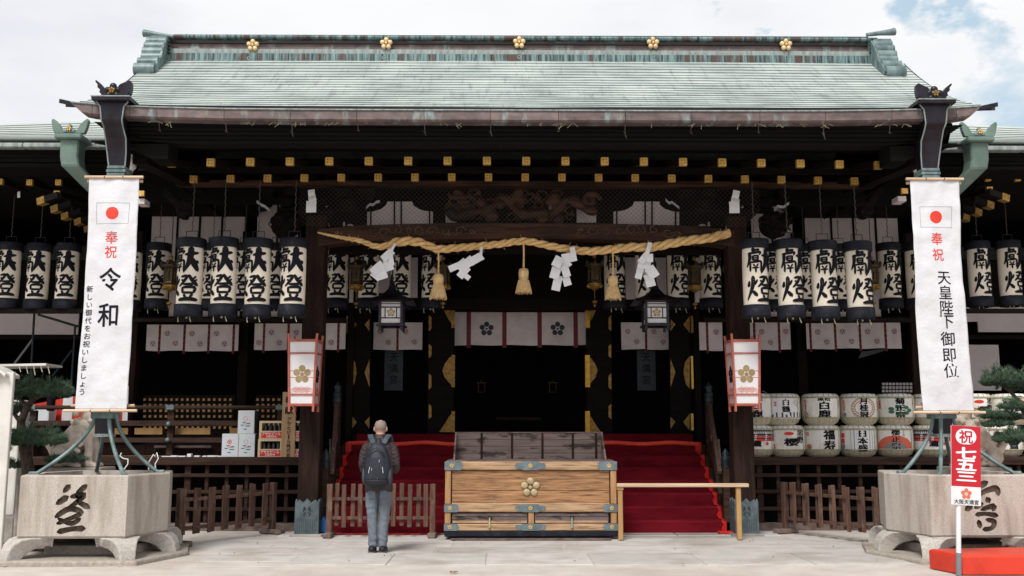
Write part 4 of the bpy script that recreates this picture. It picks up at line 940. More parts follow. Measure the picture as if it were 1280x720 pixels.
# ============================================================ PAPER LANTERNS
LR, LH = 0.185, 0.86          # paper body radius and height; caps above and below
def lantern_proto(big, yaw, label, cat='paper lantern'):
    t = thing('paper_lantern', label, cat, (0, 0, 0), local=True)
    prof = []; nr = 30
    for i in range(nr + 1):
        z = -LH / 2 + LH * i / nr; bulge = LR * (1 - .03 * (2 * i / nr - 1) ** 2)
        prof += [(bulge, z), (bulge - .0045, z + LH / nr / 2)] if i < nr else [(bulge, z)]
    obj('paper_body', MB().lathe(prof, (0, 0, 0), 28), 'lantern_paper', t)
    c = obj('top_cap', MB().lathe([(LR + .028, LH / 2 - .012), (LR + .030, LH / 2 + .115), (LR + .018, LH / 2 + .13), (LR - .03, LH / 2 + .125), (LR - .04, LH / 2 + .05)], (0, 0, 0), 28), 'lantern_cap', t)
    obj('bottom_cap', MB().lathe([(LR - .05, -LH / 2 - .10), (LR - .02, -LH / 2 - .17), (LR + .012, -LH / 2 - .165), (LR + .022, -LH / 2 - .14), (LR + .018, -LH / 2 + .012), (LR - .01, -LH / 2 + .012)], (0, 0, 0), 28), 'lantern_cap', t)
    m_ = MB(); z = LH / 2 + .12
    m_.tube([(-.085, 0, z), (-.085, 0, z + .13), (.085, 0, z + .13), (.085, 0, z)], .007, 6)
    obj('wire_bail', m_, 'black_metal', t)
    m_ = MB(); zt_ = 1.45 if big else 1.6; k = 14
    for i in range(k):
        za, zb_ = z + .13 + (zt_ - z - .13) * i / k, z + .13 + (zt_ - z - .13) * (i + .9) / k; d = .012 if i % 2 else -.004
        m_.bar((d, 0, za), (-d * .4, 0, zb_), .019 if i % 2 else .008, .008 if i % 2 else .019)
    obj('hanging_chain', m_, 'wire', t)
    m_ = MB()
    for q in (-.7, .5):
        m_.tube([(sin(q) * .15, -cos(q) * .15, -LH / 2 - .15), (sin(q) * .16, -cos(q) * .16, -LH / 2 - .20), (sin(q) * .17 + .015, -cos(q) * .16, -LH / 2 - .25)], .006, 5)
    m_.ell((0, -.06, -LH / 2 - .175), .018, 8, 6)
    obj('cord_end', m_, 'barrel_rope', t)
    g = MB(); rr = LR + .0015
    fn = lambda x, z, k=0: Vector((sin(x / rr) * (rr + .0002 * k), -cos(x / rr) * (rr + .0002 * k), z))
    brush(g, KEN, 0, .215, .42, .39, fn, 0, 1.38); brush(g, TOU, 0, -.195, .43, .40, fn, 0, 1.5)
    gl = obj('ink_lettering', g, 'ink', t); gl.rotation_euler = (0, 0, yaw)
    return t
YLF, YLB = 14.45, 17.15
pL = lantern_proto(True, R(-11), '', 'paper lantern'); pR = lantern_proto(True, R(11), '', 'paper lantern'); pM = lantern_proto(False, R(0), '', 'paper lantern')
used = set()
def put_lantern(pr, px, py, Y, label, group, rz=0, tilt=0):
    if pr.name in used: o = copy_tree(pr)
    else: o = pr; used.add(pr.name)
    o.location = P(px, py, Y); o['label'] = label; o['group'] = group; o.rotation_euler = (0, tilt, rz)
    return o
def ordw(i): return ['first', 'second', 'third', 'fourth', 'fifth', 'sixth', 'seventh', 'eighth', 'ninth'][i]
gf = 'large paper lanterns hanging in the front row under the eave'
for i, (px, py) in enumerate(((366.5, 346), (322, 346.5), (279.5, 345.5), (237.5, 346))):
    put_lantern(pL, px, py, YLF, '%s large cream lantern to the left of the left porch column, front row' % ordw(i), gf, ru(-.08, .08), ru(-.022, .022))
for i, (px, py) in enumerate(((944, 347), (987, 347.5), (1030, 349), (1073.5, 350))):
    put_lantern(pR, px, py, YLF, '%s large cream lantern to the right of the right porch column, front row' % ordw(i), gf, ru(-.05, .05), ru(-.012, .012))
gb = 'smaller paper lanterns hanging in the rear row'
for i, px in enumerate((345, 305, 265)):
    put_lantern(pL, px, 345, YLB, 'rear-row lantern half hidden behind the large ones, %s from the left porch column' % ordw(i), gb, ru(-.05, .05))
for i, px in enumerate((965, 1006, 1050)):
    put_lantern(pR, px, 346, YLB, 'rear-row lantern half hidden behind the large ones, %s from the right porch column' % ordw(i), gb, ru(-.05, .05))
for px, py, lb in ((197.5, 344.5, 'rear-row lantern hanging clear of the others just right of the left banner'), (163, 346, 'rear-row lantern half covered by the right edge of the left banner'), (122, 346, 'rear-row lantern wholly behind the left banner cloth'),
                   (84, 345, 'lantern just left of the left banner'), (47.5, 345, 'lantern second to the left of the left banner, behind the green pipe'), (11, 344, 'lantern at the left edge of the picture')):
    put_lantern(pL, px, py, YLB, lb, gb, ru(-.06, .06))
for px, py, lb in ((1112, 344, 'rear-row lantern hanging clear of the others left of the right banner'), (1146, 344, 'rear-row lantern half covered by the left edge of the right banner'), (1185, 344, 'rear-row lantern wholly behind the right banner cloth'),
                   (1224, 342, 'lantern just right of the right banner'), (1262, 341, 'lantern at the right edge of the picture')):
    put_lantern(pR, px, py, YLB, lb, gb, ru(-.06, .06))
for i, px in enumerate((422, 461, 501, 540)):
    put_lantern(pM, px, 344, YLB + .1, 'shaded lantern under the left half of the straw rope, %s from the left' % ordw(i), gb, R(-14) + ru(-.05, .05))
for i, px in enumerate((768, 807, 847, 888)):
    put_lantern(pM, px, 344, YLB + .1, 'shaded lantern under the right half of the straw rope, %s from the left' % ordw(i), gb, R(12) + ru(-.05, .05))

# ============================================================ CURTAINS
def crest_fn(fn): return fn
def tomoe(mb, cx, cz, r, fn, mi):
    ring(mb, cx, cz, r * .86, r, fn, mi, 1, 16)
    for i in range(3):
        a = i * 2.09 + .4; disc(mb, cx + cos(a) * r * .42, cz + sin(a) * r * .42, r * .27, r * .27, fn, mi, 1, 8)
        ring(mb, cx, cz, r * .58, r * .72, fn, mi, 1, 5, a, a + 1.3)
def curtain(px0, px1, py0, py1, Y, cuts, label, crests='tomoe', start=0, slope=0, group=None):
    c = P((px0 + px1) / 2, py0, Y); t = thing('curtain', label, 'curtain', c, group)
    zt_, zb_ = Z(py0, Y), Z(py1, Y); xs_ = [X(p, Y, (zt_ + zb_) / 2) for p in [px0] + cuts + [px1]]
    rw = .045 if crests == 'tomoe' else .085
    def wav(x): return .012 * sin(x * 9) + .008 * sin(x * 23 + 1)
    for i, (a, b) in enumerate(zip(xs_[:-1], xs_[1:])):
        a2 = a + (rw / 2 if i else 0); b2 = b - (rw / 2 if i < len(xs_) - 2 else 0)
        if b2 - a2 < .02: continue
        seed = i * 1.7
        def fn(x, z, k=0, s_=seed):
            d = (zt_ - z) / (zt_ - zb_); return Vector((x, Y + wav(x + s_) * d - .0006 * k - (0.001 if k else 0), z + slope * (x - xs_[0]) + .008 * sin(x * 6 + s_) * d))
        m_ = MB(); rect(m_, a2, b2, zb_, zt_, fn, 0, 0, 10, 8)
        for f_ in range(len(m_.s)): m_.s[f_] = True
        pn = obj('panel', m_, 'curtain', t)
        w_ = b2 - a2; h_ = zt_ - zb_; g = MB()
        if crests == 'tomoe':
            full = w_ > .3
            if full:
                tomoe(g, a2 + w_ * .28, zt_ - h_ * .33, .052, fn, 0); tomoe(g, a2 + w_ * .66, zt_ - h_ * .72, .052, fn, 0)
            elif w_ > .15: tomoe(g, a2 + w_ * .55, zt_ - h_ * (.72 if i == 0 else .33), .052, fn, 0)
        elif crests == 'plum' and i in (1, 3): plum(g, ((a2 + b2) / 2, zt_ - h_ * .50), .145, lambda x, z, k=0: fn(x, z, k + 1), 0, 14, .36, .62, .16)
        if g.v: obj('crest', g, 'print_dark_red' if crests == 'tomoe' else 'print_navy', pn)
    for i, x in enumerate(xs_[1:-1]):
        m_ = MB().box(x - rw / 2, x + rw / 2, Y - .004, Y + .004, zb_ - .05, zt_ + .01)
        if crests == 'tomoe':
            for j in range(5): z = zb_ + (zt_ - zb_) * (j + .5) / 5; m_.box(x - rw * .35, x + rw * .35, Y - .014, Y - .004, z - .012, z + .012, 1)
            m_.ell((x, Y - .01, zb_ - .04), .02, 6, 4)
        o = obj('red_ribbon', m_, ['print_dark_red', 'ink'], t)
        if slope: o.location.z += slope * (x - xs_[0])
    obj('hem_rod', MB().tube([(xs_[0], Y + .01, zt_), (xs_[-1], Y + .01, zt_ + slope * (xs_[-1] - xs_[0]))], .008, 6), 'print_ochre', t)
gc = 'short pale curtains with red ribbons and small round crests'
YN = 18.3
curtain(183, 298, 406.5, 439, YN, [199.5, 230.5, 261, 292], 'pale crested curtain left of the hall, between left banner and first post', group=gc)
curtain(318, 377, 405, 438, YN, [330, 360.5], 'pale crested curtain just left of the left porch column', group=gc)
curtain(405.5, 432, 404.5, 437, YN, [423], 'narrow pale curtain between left porch column and door leaf', group=gc)
curtain(467, 528, 403.5, 437.5, YN + .7, [497], 'pale crested curtain in the left side doorway under the dark lantern', group=gc)
curtain(568.5, 732, 390.5, 431.5, YN + .9, [586, 630.5, 674.5, 719.5], 'white curtain with two dark plum crests over the central doorway', 'plum')
curtain(776.5, 839, 403, 436.5, YN + .7, [807.5], 'pale crested curtain in the right side doorway under the dark lantern', group=gc)
curtain(874, 903, 403, 438, YN, [884], 'narrow pale curtain between door leaf and right porch column', group=gc)
curtain(931, 988, 403, 437, YN, [943, 974], 'pale crested curtain just right of the right porch column', group=gc)
curtain(1008, 1126, 404, 436, YN, [1013, 1044, 1075, 1107], 'pale crested curtain behind the right lanterns with its right corner lifting', slope=.01, group=gc)
m_ = MB().add([P(1073, 448, YN + .1), P(1077, 440, YN + .1), P(1100, 436, YN + .1), P(1125, 432, YN + .1), P(1098, 441, YN + .12)], [(0, 1, 2, 3, 4)])
tag(obj('draped_cloth', m_, 'card_dark'), 'grey cloth end sagging below the curtain behind the right lanterns', 'cloth')

# ============================================================ STRAW ROPE, TASSELS, PAPER STREAMERS
rpx = [(397, 290.5), (412, 294), (430, 297.5), (450, 301), (470, 308), (484, 307), (495, 303), (510, 301.5), (525, 303), (540, 309), (550, 311.5), (575, 309.5), (600, 307.5), (625, 305), (645, 302), (662, 302), (690, 308), (715, 312), (740, 314), (765, 311.5), (790, 309), (815, 309), (840, 304), (865, 300), (885, 298), (897, 295), (911, 291.5)]
def rope_c(t):
    f = t * (len(rpx) - 1); i = min(int(f), len(rpx) - 2); u = f - i
    g = lambda k: Vector(rpx[max(0, min(k, len(rpx) - 1))]).to_3d()
    a, b, c, d = g(i - 1), g(i), g(i + 1), g(i + 2)
    q = 0.5 * ((2 * b) + (-a + c) * u + (2 * a - 5 * b + 4 * c - d) * u * u + (-a + 3 * b - 3 * c + d) * u ** 3)
    return P(q.x, q.y, 15.13)
rope = thing('sacred_rope', 'thick twisted straw rope strung across the porch front', 'straw rope', rope_c(.5))
nS = 330; cpts = [rope_c(i / nS) for i in range(nS + 1)]; ln = 0
def rrad(t): return .010 + .042 * min(1, t / .22) if t < .22 else .052 + .006 * sin(t * 9)
ang = [0]
for i in range(nS): ang.append(ang[-1] + (cpts[i + 1] - cpts[i]).length / max(.02, rrad(i / nS)) * .62)
for k in range(3):
    pts = []; rs = []
    for i, c in enumerate(cpts):
        a = ang[i] + k * 2.094; r_ = rrad(i / nS); pts.append(c + Vector((0, sin(a) * r_ * .70, cos(a) * r_ * .70))); rs.append(r_ * .62)
    obj('rope_strand', MB().tube(pts, rs, 10), 'straw_rope', rope)
e0, e1 = rope_c(.965), rope_c(1.0)
obj('rope_end', MB().tube([e0, (e0 + e1) / 2, e1, e1 + (e1 - e0).normalized() * .02], [.052, .060, .068, .055], 12), 'straw_rope', rope)
m_ = MB()
for i in range(130):
    c = cpts[int(ru(20, nS))]; a = ru(0, 6.28); d = Vector((ru(-1, 1), -abs(cos(a)) * .6, sin(a))).normalized(); m_.bar(c + d * .05, c + d * ru(.07, .12), .003, .003)
obj('loose_straw', m_, 'straw', rope, kind='stuff')
for i, (px, y0, yb0, yb1, w_) in enumerate(((548, 312, 342, 373, 18), (654.5, 305, 335, 366, 17), (766, 312, 344, 374, 17))):
    a = P(px, y0, 15.12); b = P(px, yb0, 15.12); e = P(px, yb1, 15.12)
    t = thing('straw_tassel', 'straw tassel hanging from the rope, %s of three' % ('left', 'middle', 'right')[i], 'straw tassel', b, 'straw tassels hanging from the rope')
    obj('cord', MB().tube([a, (a + b) / 2 + Vector((.004, 0, 0)), b], [.014, .013, .016], 8), 'straw_rope', t)
    H = b.z - e.z; r_ = w_ * .0055
    m_ = MB(); pr = [(.02, 0), (r_ * .75, -.02), (r_ * .85, -H * .2), (r_ * .78, -H * .38), (r_ * .62, -H * .43), (r_ * .8, -H * .5), (r_ * 1.1, -H * .8), (r_ * 1.25, -H), (r_ * .6, -H * .98)]
    m_.lathe(pr[::-1], b, 18)
    for j in range(18):
        q = 2 * pi * j / 18; m_.tube([b + Vector((cos(q) * r_ * .8, sin(q) * r_ * .8, -H * .5)), b + Vector((cos(q) * r_ * 1.12, sin(q) * r_ * 1.12, -H * .8)), b + Vector((cos(q) * r_ * 1.3, sin(q) * r_ * 1.3, -H * ru(.98, 1.06)))], .009, 5)
    obj('straw_bundle', m_, 'straw', t)
    obj('binding', MB().tube([b + Vector((cos(q * .55) * r_ * .72, sin(q * .55) * r_ * .72, -H * .42)) for q in range(13)], .01, 6), 'straw_rope', t)
def shide(px, py, segs, label, Y=15.02, w=None):
    o0 = P(px, py, Y); m_ = MB(); k = 0
    sc = .0130
    for (x0, y0, x1, y1, ww, tilt) in segs:   # folded strip pieces: centre line (px offset) and width
        a = Vector((x0 * sc, 0, -y0 * sc)); b = Vector((x1 * sc, 0, -y1 * sc)); d = (b - a).normalized(); nrm = Vector((-d.z, 0, d.x)) * ww * sc / 2
        ya, yb = (-.012 * (k % 3), -.012 * (k % 3) - .03 * tilt)
        vs = [a + nrm + Vector((0, ya, 0)), a - nrm + Vector((0, ya + .01, 0)), b - nrm + Vector((0, yb + .01, 0)), b + nrm + Vector((0, yb, 0))]
        mid = [(vs[0] + vs[3]) / 2 + Vector((0, -.012, 0)), (vs[1] + vs[2]) / 2 + Vector((0, -.012, 0))]
        m_.add(vs + mid, [(0, 1, 5, 4), (4, 5, 2, 3)]); k += 1
    t = tag(obj('paper_streamer', m_, 'paper_white'), label, 'paper streamer', 'white folded paper streamers'); t.location = o0
    so = t.modifiers.new('thickness', 'SOLIDIFY'); so.thickness = .002
    return t
shide(494, 304, [(0, 0, -5, 12, 3, 1), (-3, 9, -14, 20, 9, 1), (-6, 12, -3, 27, 6, 0), (-10, 18, -5, 33, 10, 1), (-14, 24, -26, 36, 10, 1), (-18, 28, -13, 43, 12, 0), (-27, 35, -17, 43, 7, 1)], 'zigzag white paper streamer on the rope, leftmost of the four on the rope')
shide(602, 309, [(0, 0, -1, 14, 3, 1), (1, 10, -14, 19, 10, 1), (-10, 14, -22, 24, 11, 0), (-18, 16, -28, 26, 10, 1), (-22, 20, -38, 27, 8, 1), (-16, 24, -26, 36, 9, 0), (-24, 30, -14, 38, 6, 1)], 'wide white paper streamer on the rope between the left and middle tassels')
shide(715, 309, [(0, 0, 3, 17, 6, 1), (1, 12, -12, 14, 11, 0), (-14, 12, -20, 24, 11, 1), (-12, 14, -4, 24, 10, 0), (-18, 24, -22, 38, 11, 1), (-10, 22, -6, 36, 9, 1), (-16, 34, -20, 52, 10, 1), (-8, 36, -5, 46, 9, 0)], 'white paper streamer on the rope between the middle and right tassels')
shide(813, 303, [(0, 0, -6, 18, 5, 1), (-4, 14, -13, 25, 8, 1), (-2, 14, -2, 24, 9, 0), (-7, 22, -9, 32, 15, 1), (-12, 30, -16, 44, 8, 1), (-3, 30, 5, 42, 12, 0), (-4, 38, 0, 53, 11, 1)], 'white paper streamer on the rope right of the right tassel')
shide(389, 237, [(0, 0, 1, 9, 8, 0), (1, 8, 3, 15, 9, 1), (1, 14, 1, 28, 12, 0)], 'short white paper streamer on the beam above the left porch column', 15.0)
shide(921, 238, [(0, 0, -3, 12, 8, 0), (-2, 10, -4, 18, 10, 1), (-4, 14, -4, 28, 12, 0)], 'short white paper streamer on the beam above the right porch column', 15.0)
shide(24, 236, [(0, 0, 0, 12, 4, 0)], 'tiny white paper streamer on the chain of the lantern at the left edge', 16.9)
for i, (pts, lb) in enumerate((([(458, 260), (462, 256), (467, 256), (470, 253), (475, 252)], 'thin curling white paper strip behind the net at the left'), ([(832, 250), (836, 254), (840, 253), (845, 257), (849, 260)], 'thin curling white paper strip behind the net at the right'),
                               ([(321, 252), (326, 256), (331, 258), (337, 263)], 'thin white paper strip above the lanterns left of the left porch column'), ([(966, 264), (972, 258), (979, 259), (986, 254)], 'thin white paper strip above the lanterns right of the right porch column'))):
    m_ = MB(); ps = [P(a, b, 15.9) for a, b in pts]; vs = []
    for p in ps: vs += [p + Vector((0, 0, .025)), p - Vector((0, .02, .025))]
    m_.add(vs, [(2 * j, 2 * j + 1, 2 * j + 3, 2 * j + 2) for j in range(len(ps) - 1)]); tag(obj('paper_strip', m_, 'paper_white'), lb, 'paper strip')

# ============================================================ HANGING LAMPS
def ply_fn(M):
    return lambda x, z, k=0: M @ Vector((x, -.0006 * (k + 1), z))
for s in (-1, 1):       # dark wooden lamps with white panes
    px = 490 if s < 0 else 819
    c = P(px, 392, 16.2)
    t = thing('hanging_lamp', 'dark wooden lamp with sloping roof and white plum-crest panes, %s of the doorway' % ('left' if s < 0 else 'right'), 'hanging lamp', c, 'dark wooden lamps hanging either side of the doorway', local=True)
    w_, h_ = .175, .17
    m_ = MB()
    rf = [(.03, .54), (.09, .40), (.20, .30), (.50, .20), (.52, .17), (.46, .16), (.1, .2)]
    m_.lathe([(r_, z) for r_, z in rf][::-1], (0, 0, 0), 4, 0, False, Matrix.Rotation(pi / 4, 4, 'Z')); obj('lamp_roof', m_, 'bronze_black', t)
    fr = MB()
    for a in (-1, 1):
        for b in (-1, 1): fr.box(a * w_ - .02, a * w_ + .02, b * w_ - .02, b * w_ + .02, -h_ - .12, .2)
    fr.box(-w_ - .05, w_ + .05, -w_ - .05, w_ + .05, -h_ - .05, -h_ - .02); fr.box(-w_, w_, -w_, w_, h_, h_ + .05)
    obj('frame', fr, 'bronze_black', t)
    for a in range(4):
        M = Matrix.Rotation(a * pi / 2, 4, 'Z') @ Matrix.Translation((0, -w_ + .01, 0))
        pn = obj('pane', MB().box(-w_ + .02, w_ - .02, 0, .006, -h_, h_, 0, M), 'lamp_paper', t)
        g = MB(); fn = ply_fn(M)
        for zz in (.085, -.09): g.box(-w_ + .02, w_ - .02, -.014, 0, zz - .009, zz + .009, 0, M)
        g.box(-.10, -.085, -.013, 0, -.09, .085, 0, M); g.box(.085, .10, -.013, 0, -.09, .085, 0, M); g.box(-w_ + .02, w_ - .02, -.012, 0, .135, .145, 0, M)
        plum(g, (0, 0), .075, lambda x, z, k=0: fn(x, z, k), 1)
        obj('glazing_bar', g, ['bronze_black', 'crest_gold'], pn)
    obj('hanging_rod', MB().tube([(0, 0, .5), (0, 0, 1.3)], .012, 6), 'black_metal', t)
for px, py, lb in ((446, 345, 'bronze hanging lamp beside the leftmost shaded lantern'), (554, 345, 'bronze hanging lamp just right of the left straw tassel'), (743, 343, 'bronze hanging lamp just left of the right straw tassel'), (868, 346, 'bronze hanging lamp near the right porch column'), (213, 345, 'dim bronze hanging lamp between the rear lantern and first large lantern at left'), (1090, 345, 'dim bronze hanging lamp behind the last large lantern at right')):
    Y = 16.7; c = P(px, py, Y); t = thing('bronze_lamp', lb, 'hanging lamp', c, 'openwork bronze lamps hanging under the beam', local=True)
    obj('lamp_cage', MB().lathe([(.09, -.17), (.115, -.13), (.10, -.10), (.10, .12), (.12, .14)], (0, 0, 0), 6, 0, False), 'lamp_bronze', t)
    m_ = MB()
    for a in range(6):
        q = a * pi / 3; m_.bar((cos(q) * .104, sin(q) * .104, -.12), (cos(q) * .104, sin(q) * .104, .14), .016, .016); q += pi / 6
        for z in (-.05, .0, .05): m_.tube([(cos(q) * .10, sin(q) * .10, z - .02), (cos(q) * .10, sin(q) * .10, z + .02)], .016, 5)
        m_.ell((cos(q) * .145, sin(q) * .145, .20), (.03, .03, .05), 6, 5)
    obj('cage_bars', m_, 'lamp_bronze', t)
    obj('lamp_hood', MB().lathe([(.15, .14), (.165, .17), (.12, .20), (.06, .25), (.02, .27)], (0, 0, 0), 12), 'lamp_bronze', t)
    obj('top_jewel', MB().ell((0, 0, .31), (.035, .035, .045), 8, 6), 'gold_dull', t)
    m_ = MB()
    for a in range(6): q = a * pi / 3; m_.ell((cos(q) * .10, sin(q) * .10, -.20), .038, 8, 6)
    m_.lathe([(.02, -.27), (.06, -.24), (.12, -.19), (.12, -.16)], (0, 0, 0), 12); obj('lamp_foot', m_, 'gold_dull', t)
    m_ = MB().tube([(0, 0, -.27), (0, 0, -.42)], .006, 5); m_.ell((0, 0, -.47), (.045, .045, .03), 8, 6); m_.ell((0, 0, -.53), (.02, .02, .03), 6, 5); obj('pendant', m_, 'gold_dull', t)
    obj('hanging_rod', MB().tube([(0, 0, .3), (0, 0, 1.1)], .008, 5), 'black_metal', t)
# vermilion framed lanterns on the porch columns
for s in (-1, 1):
    c = P(381 if s < 0 else 929, 466, 15.02)
    t = thing('framed_lantern', 'tall white box lantern with vermilion frame on the %s porch column' % ('left' if s < 0 else 'right'), 'box lantern', c, 'vermilion framed box lanterns on the porch columns', local=True)
    t.rotation_euler = (0, 0, s * R(1.5)); t.scale = (.98, .93, .94)
    H = .52; wt, wb_ = .212, .182
    fr = MB()
    def wd(z): return wb_ + (wt - wb_) * (z + H) / (2 * H)
    for a in (-1, 1):
        for b in (-1, 1):
            pts = [(a * (wd(H) + .008), b * (wd(H) + .008), H + .09), (a * wd(H), b * wd(H), H), (a * wd(-H), b * wd(-H), -H), (a * (wd(-H) - .0), b * (wd(-H) - .0), -H - .10)]
            for p, q in zip(pts[:-1], pts[1:]): fr.bar(p, q, .032, .032)
    obj('corner_post', fr, 'vermilion', t)
    for z, th in ((H - .02, .04), (H - .22, .025), (-H + .17, .025), (-H + .01, .035)):
        w_ = wd(z); m_ = MB()
        for a in range(4): m_.box(-w_, w_, -w_ - .014, -w_ + .014, z - th / 2, z + th / 2, 0, Matrix.Rotation(a * pi / 2, 4, 'Z'))
        obj('frame_rail', m_, 'vermilion', t)
    for a in range(4):
        M = Matrix.Rotation(a * pi / 2, 4, 'Z'); f2 = lambda x, z, k=0: M @ Vector((x * wd(z) / wt, -wd(z) - .0008 * (k + 1) + .004, z))
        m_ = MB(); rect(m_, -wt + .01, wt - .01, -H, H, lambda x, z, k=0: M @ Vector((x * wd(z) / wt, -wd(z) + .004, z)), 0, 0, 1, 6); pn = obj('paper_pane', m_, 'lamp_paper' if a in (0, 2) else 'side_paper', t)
        g = MB()
        for zz in (.0, -.105): rect(g, -wt + .015, wt - .015, zz - .006 + .02, zz + .006 + .02, f2, 1, 0)
        plum(g, (0, -.035), .15, lambda x, z, k=0: f2(x, z, k + 2), 0 if a in (0, 2) else 2, 16, .36, .62, .22)
        z0_ = -H + .17
        for cx_ in (-.13, -.045, .045, .13):
            for q in range(3): ring(g, cx_, z0_ + .015, .075 - q * .022, .083 - q * .022, f2, 1, 0, 10, .15, pi - .15)
        for cx_ in (-.09, .0, .09):
            for q in range(3): ring(g, cx_, z0_ + .05, .062 - q * .02, .070 - q * .02, f2, 1, 1, 10, .25, pi - .25)
        obj('printed_crest', g, ['crest_gold', 'print_pink', 'ink'], pn)
    obj('lantern_floor', MB().box(-wb_, wb_, -wb_, wb_, -H - .01, -H + .01), 'vermilion', t)

# ============================================================ RAIN HEADS AND PIPES
def rain_pipe(s):
    X0 = X(151.5 if s < 0 else 1156.5, 13.05, 5.3)
    Yp = 13.05
    t = thing('rain_pipe', 'tall dark copper rain pipe with horned hopper standing over the %s stone basin' % ('left' if s < 0 else 'right'), 'rain pipe', (X0, Yp, 1.03), 'dark copper rain pipes over the stone basins')
    zt_, zc = Z(126, 12.7), Z(216, 13.0)
    # tapering hopper, S-shaped
    prof = [(Z(126, 12.66), .225, 12.66), (Z(129, 12.66), .205, 12.66), (Z(135, 12.66), .155, 12.66), (Z(152, 12.67), .135, 12.67), (Z(160, 12.74), .125, 12.74), (Z(175, 12.86), .135, 12.84), (Z(192, 12.9), .125, 12.90), (Z(212, 12.95), .105, 12.94)]
    m_ = MB(); vs = []
    for z, w_, yf in prof: vs += [(X0 - w_, yf, z), (X0 + w_, yf, z), (X0 + w_ * .9, yf + w_ * 1.4 + .05, z), (X0 - w_ * .9, yf + w_ * 1.4 + .05, z)]
    m_.add(vs, [(4 * i + a, 4 * i + (a + 1) % 4, 4 * i + 4 + (a + 1) % 4, 4 * i + 4 + a) for i in range(len(prof) - 1) for a in range(4)] + [(0, 3, 2, 1)])
    hop = obj('hopper', m_, 'bronze_black', t, bevel=.012)
    for a in (0, 1, 3):
        o = MB(); o.tube([Vector(vs[4 * i + (0 if a == 0 else 1)]) for i in range(len(prof))], .010, 6); 
        if a < 2: obj('edge_bead', o, 'copper_pale', hop)
    z = Z(124.5, 12.6); obj('tray', B(X0 - .25, X0 + .25, 12.58, 13.1, z - .03, z + .02), 'bronze_black', hop, bevel=.01)
    obj('tray_rim', B(X0 - .255, X0 + .255, 12.572, 13.1, z + .016, z + .03), 'copper_pale', hop)
    def leaf(sg):
        k = sg * s   # outer leaf is slim, inner leaf broad
        slim = (k > 0)
        pts = ([(0, 0), (.10, 0), (.115, .06), (.145, .10), (.13, .14), (.175, .19), (.17, .24), (.21, .30), (.20, .33), (.13, .26), (.08, .18), (.03, .1)] if slim else [(0, 0), (.14, 0), (.20, .08), (.21, .20), (.205, .30), (.18, .33), (.12, .29), (.05, .25), (.02, .20), (.035, .14), (-.01, .08)])
        return [(X0 + sg * (.045 + p[0] * .92) , z + .03 + p[1] * .72) for p in pts]
    for sg in (-1, 1): obj('horn', MB().prism(leaf(sg), 12.64, 12.74), 'bronze_black', hop, bevel=.008)
    q = MB(); 
    for dx, dz, r_ in ((0, .08, .075), (-.07, .10, .045), (.07, .10, .045), (0, .15, .05), (-.05, .03, .05), (.05, .03, .05)): q.ell((X0 + dx, 12.66, z + .03 + dz), (r_, .04, r_), 10, 7)
    obj('crest_boss', q, 'bronze_black', hop)
    m_ = MB(); plum3d(m_, (X0, 12.615, z + .115), .045, .015); obj('gilt_plum', m_, 'gold_dull', hop)
    cz_ = Z(216, 12.95); 
    for dz, w_ in ((.05, .118), (.0, .128), (-.05, .118)): obj('collar', B(X0 - w_, X0 + w_, 12.90, 13.19, cz_ + dz - .022, cz_ + dz + .022), 'patina', t, bevel=.008)
    obj('pipe_shaft', B(X0 - .095, X0 + .095, 12.95, 13.14, 1.50, cz_), 'bronze_black', t, bevel=.012)
    obj('pipe_mouth', MB().box(X0 - .105, X0 + .105, 12.94, 13.15, 1.49, 1.53), 'copper_pale', t)
    obj('support_collar', B(X0 - .14, X0 + .14, 12.90, 13.19, 1.72, 1.82), 'patina', t, bevel=.01)
    for ax, ay, m2 in ((-.62, -.48, 0), (.50, -.62, 0), (-.32, .62, 0), (.68, .05, 0)) if s < 0 else ((-.62, -.20, 0), (-.34, -.64, 0), (.68, -.42, 0), (.40, .62, 0)):
        d = Vector((ax, ay, 0)); a0 = Vector((X0, 13.05, 1.78)); l = d.length; dn = d.normalized()
        pts = []
        for i in range(13):
            q_ = i / 12; pts.append(a0 + dn * (.13 + (l - .13) * (q_ ** 1.5)) + Vector((0, 0, -(1.78 - 1.045) * (q_ ** .85))))
        pts[-1].z = 1.045; pts.append(pts[-1] + dn * .09)
        obj('support_leg', MB().tube(pts, .026, 8), 'patina', t)
    return X0
PXL = rain_pipe(-1); PXR = rain_pipe(1)
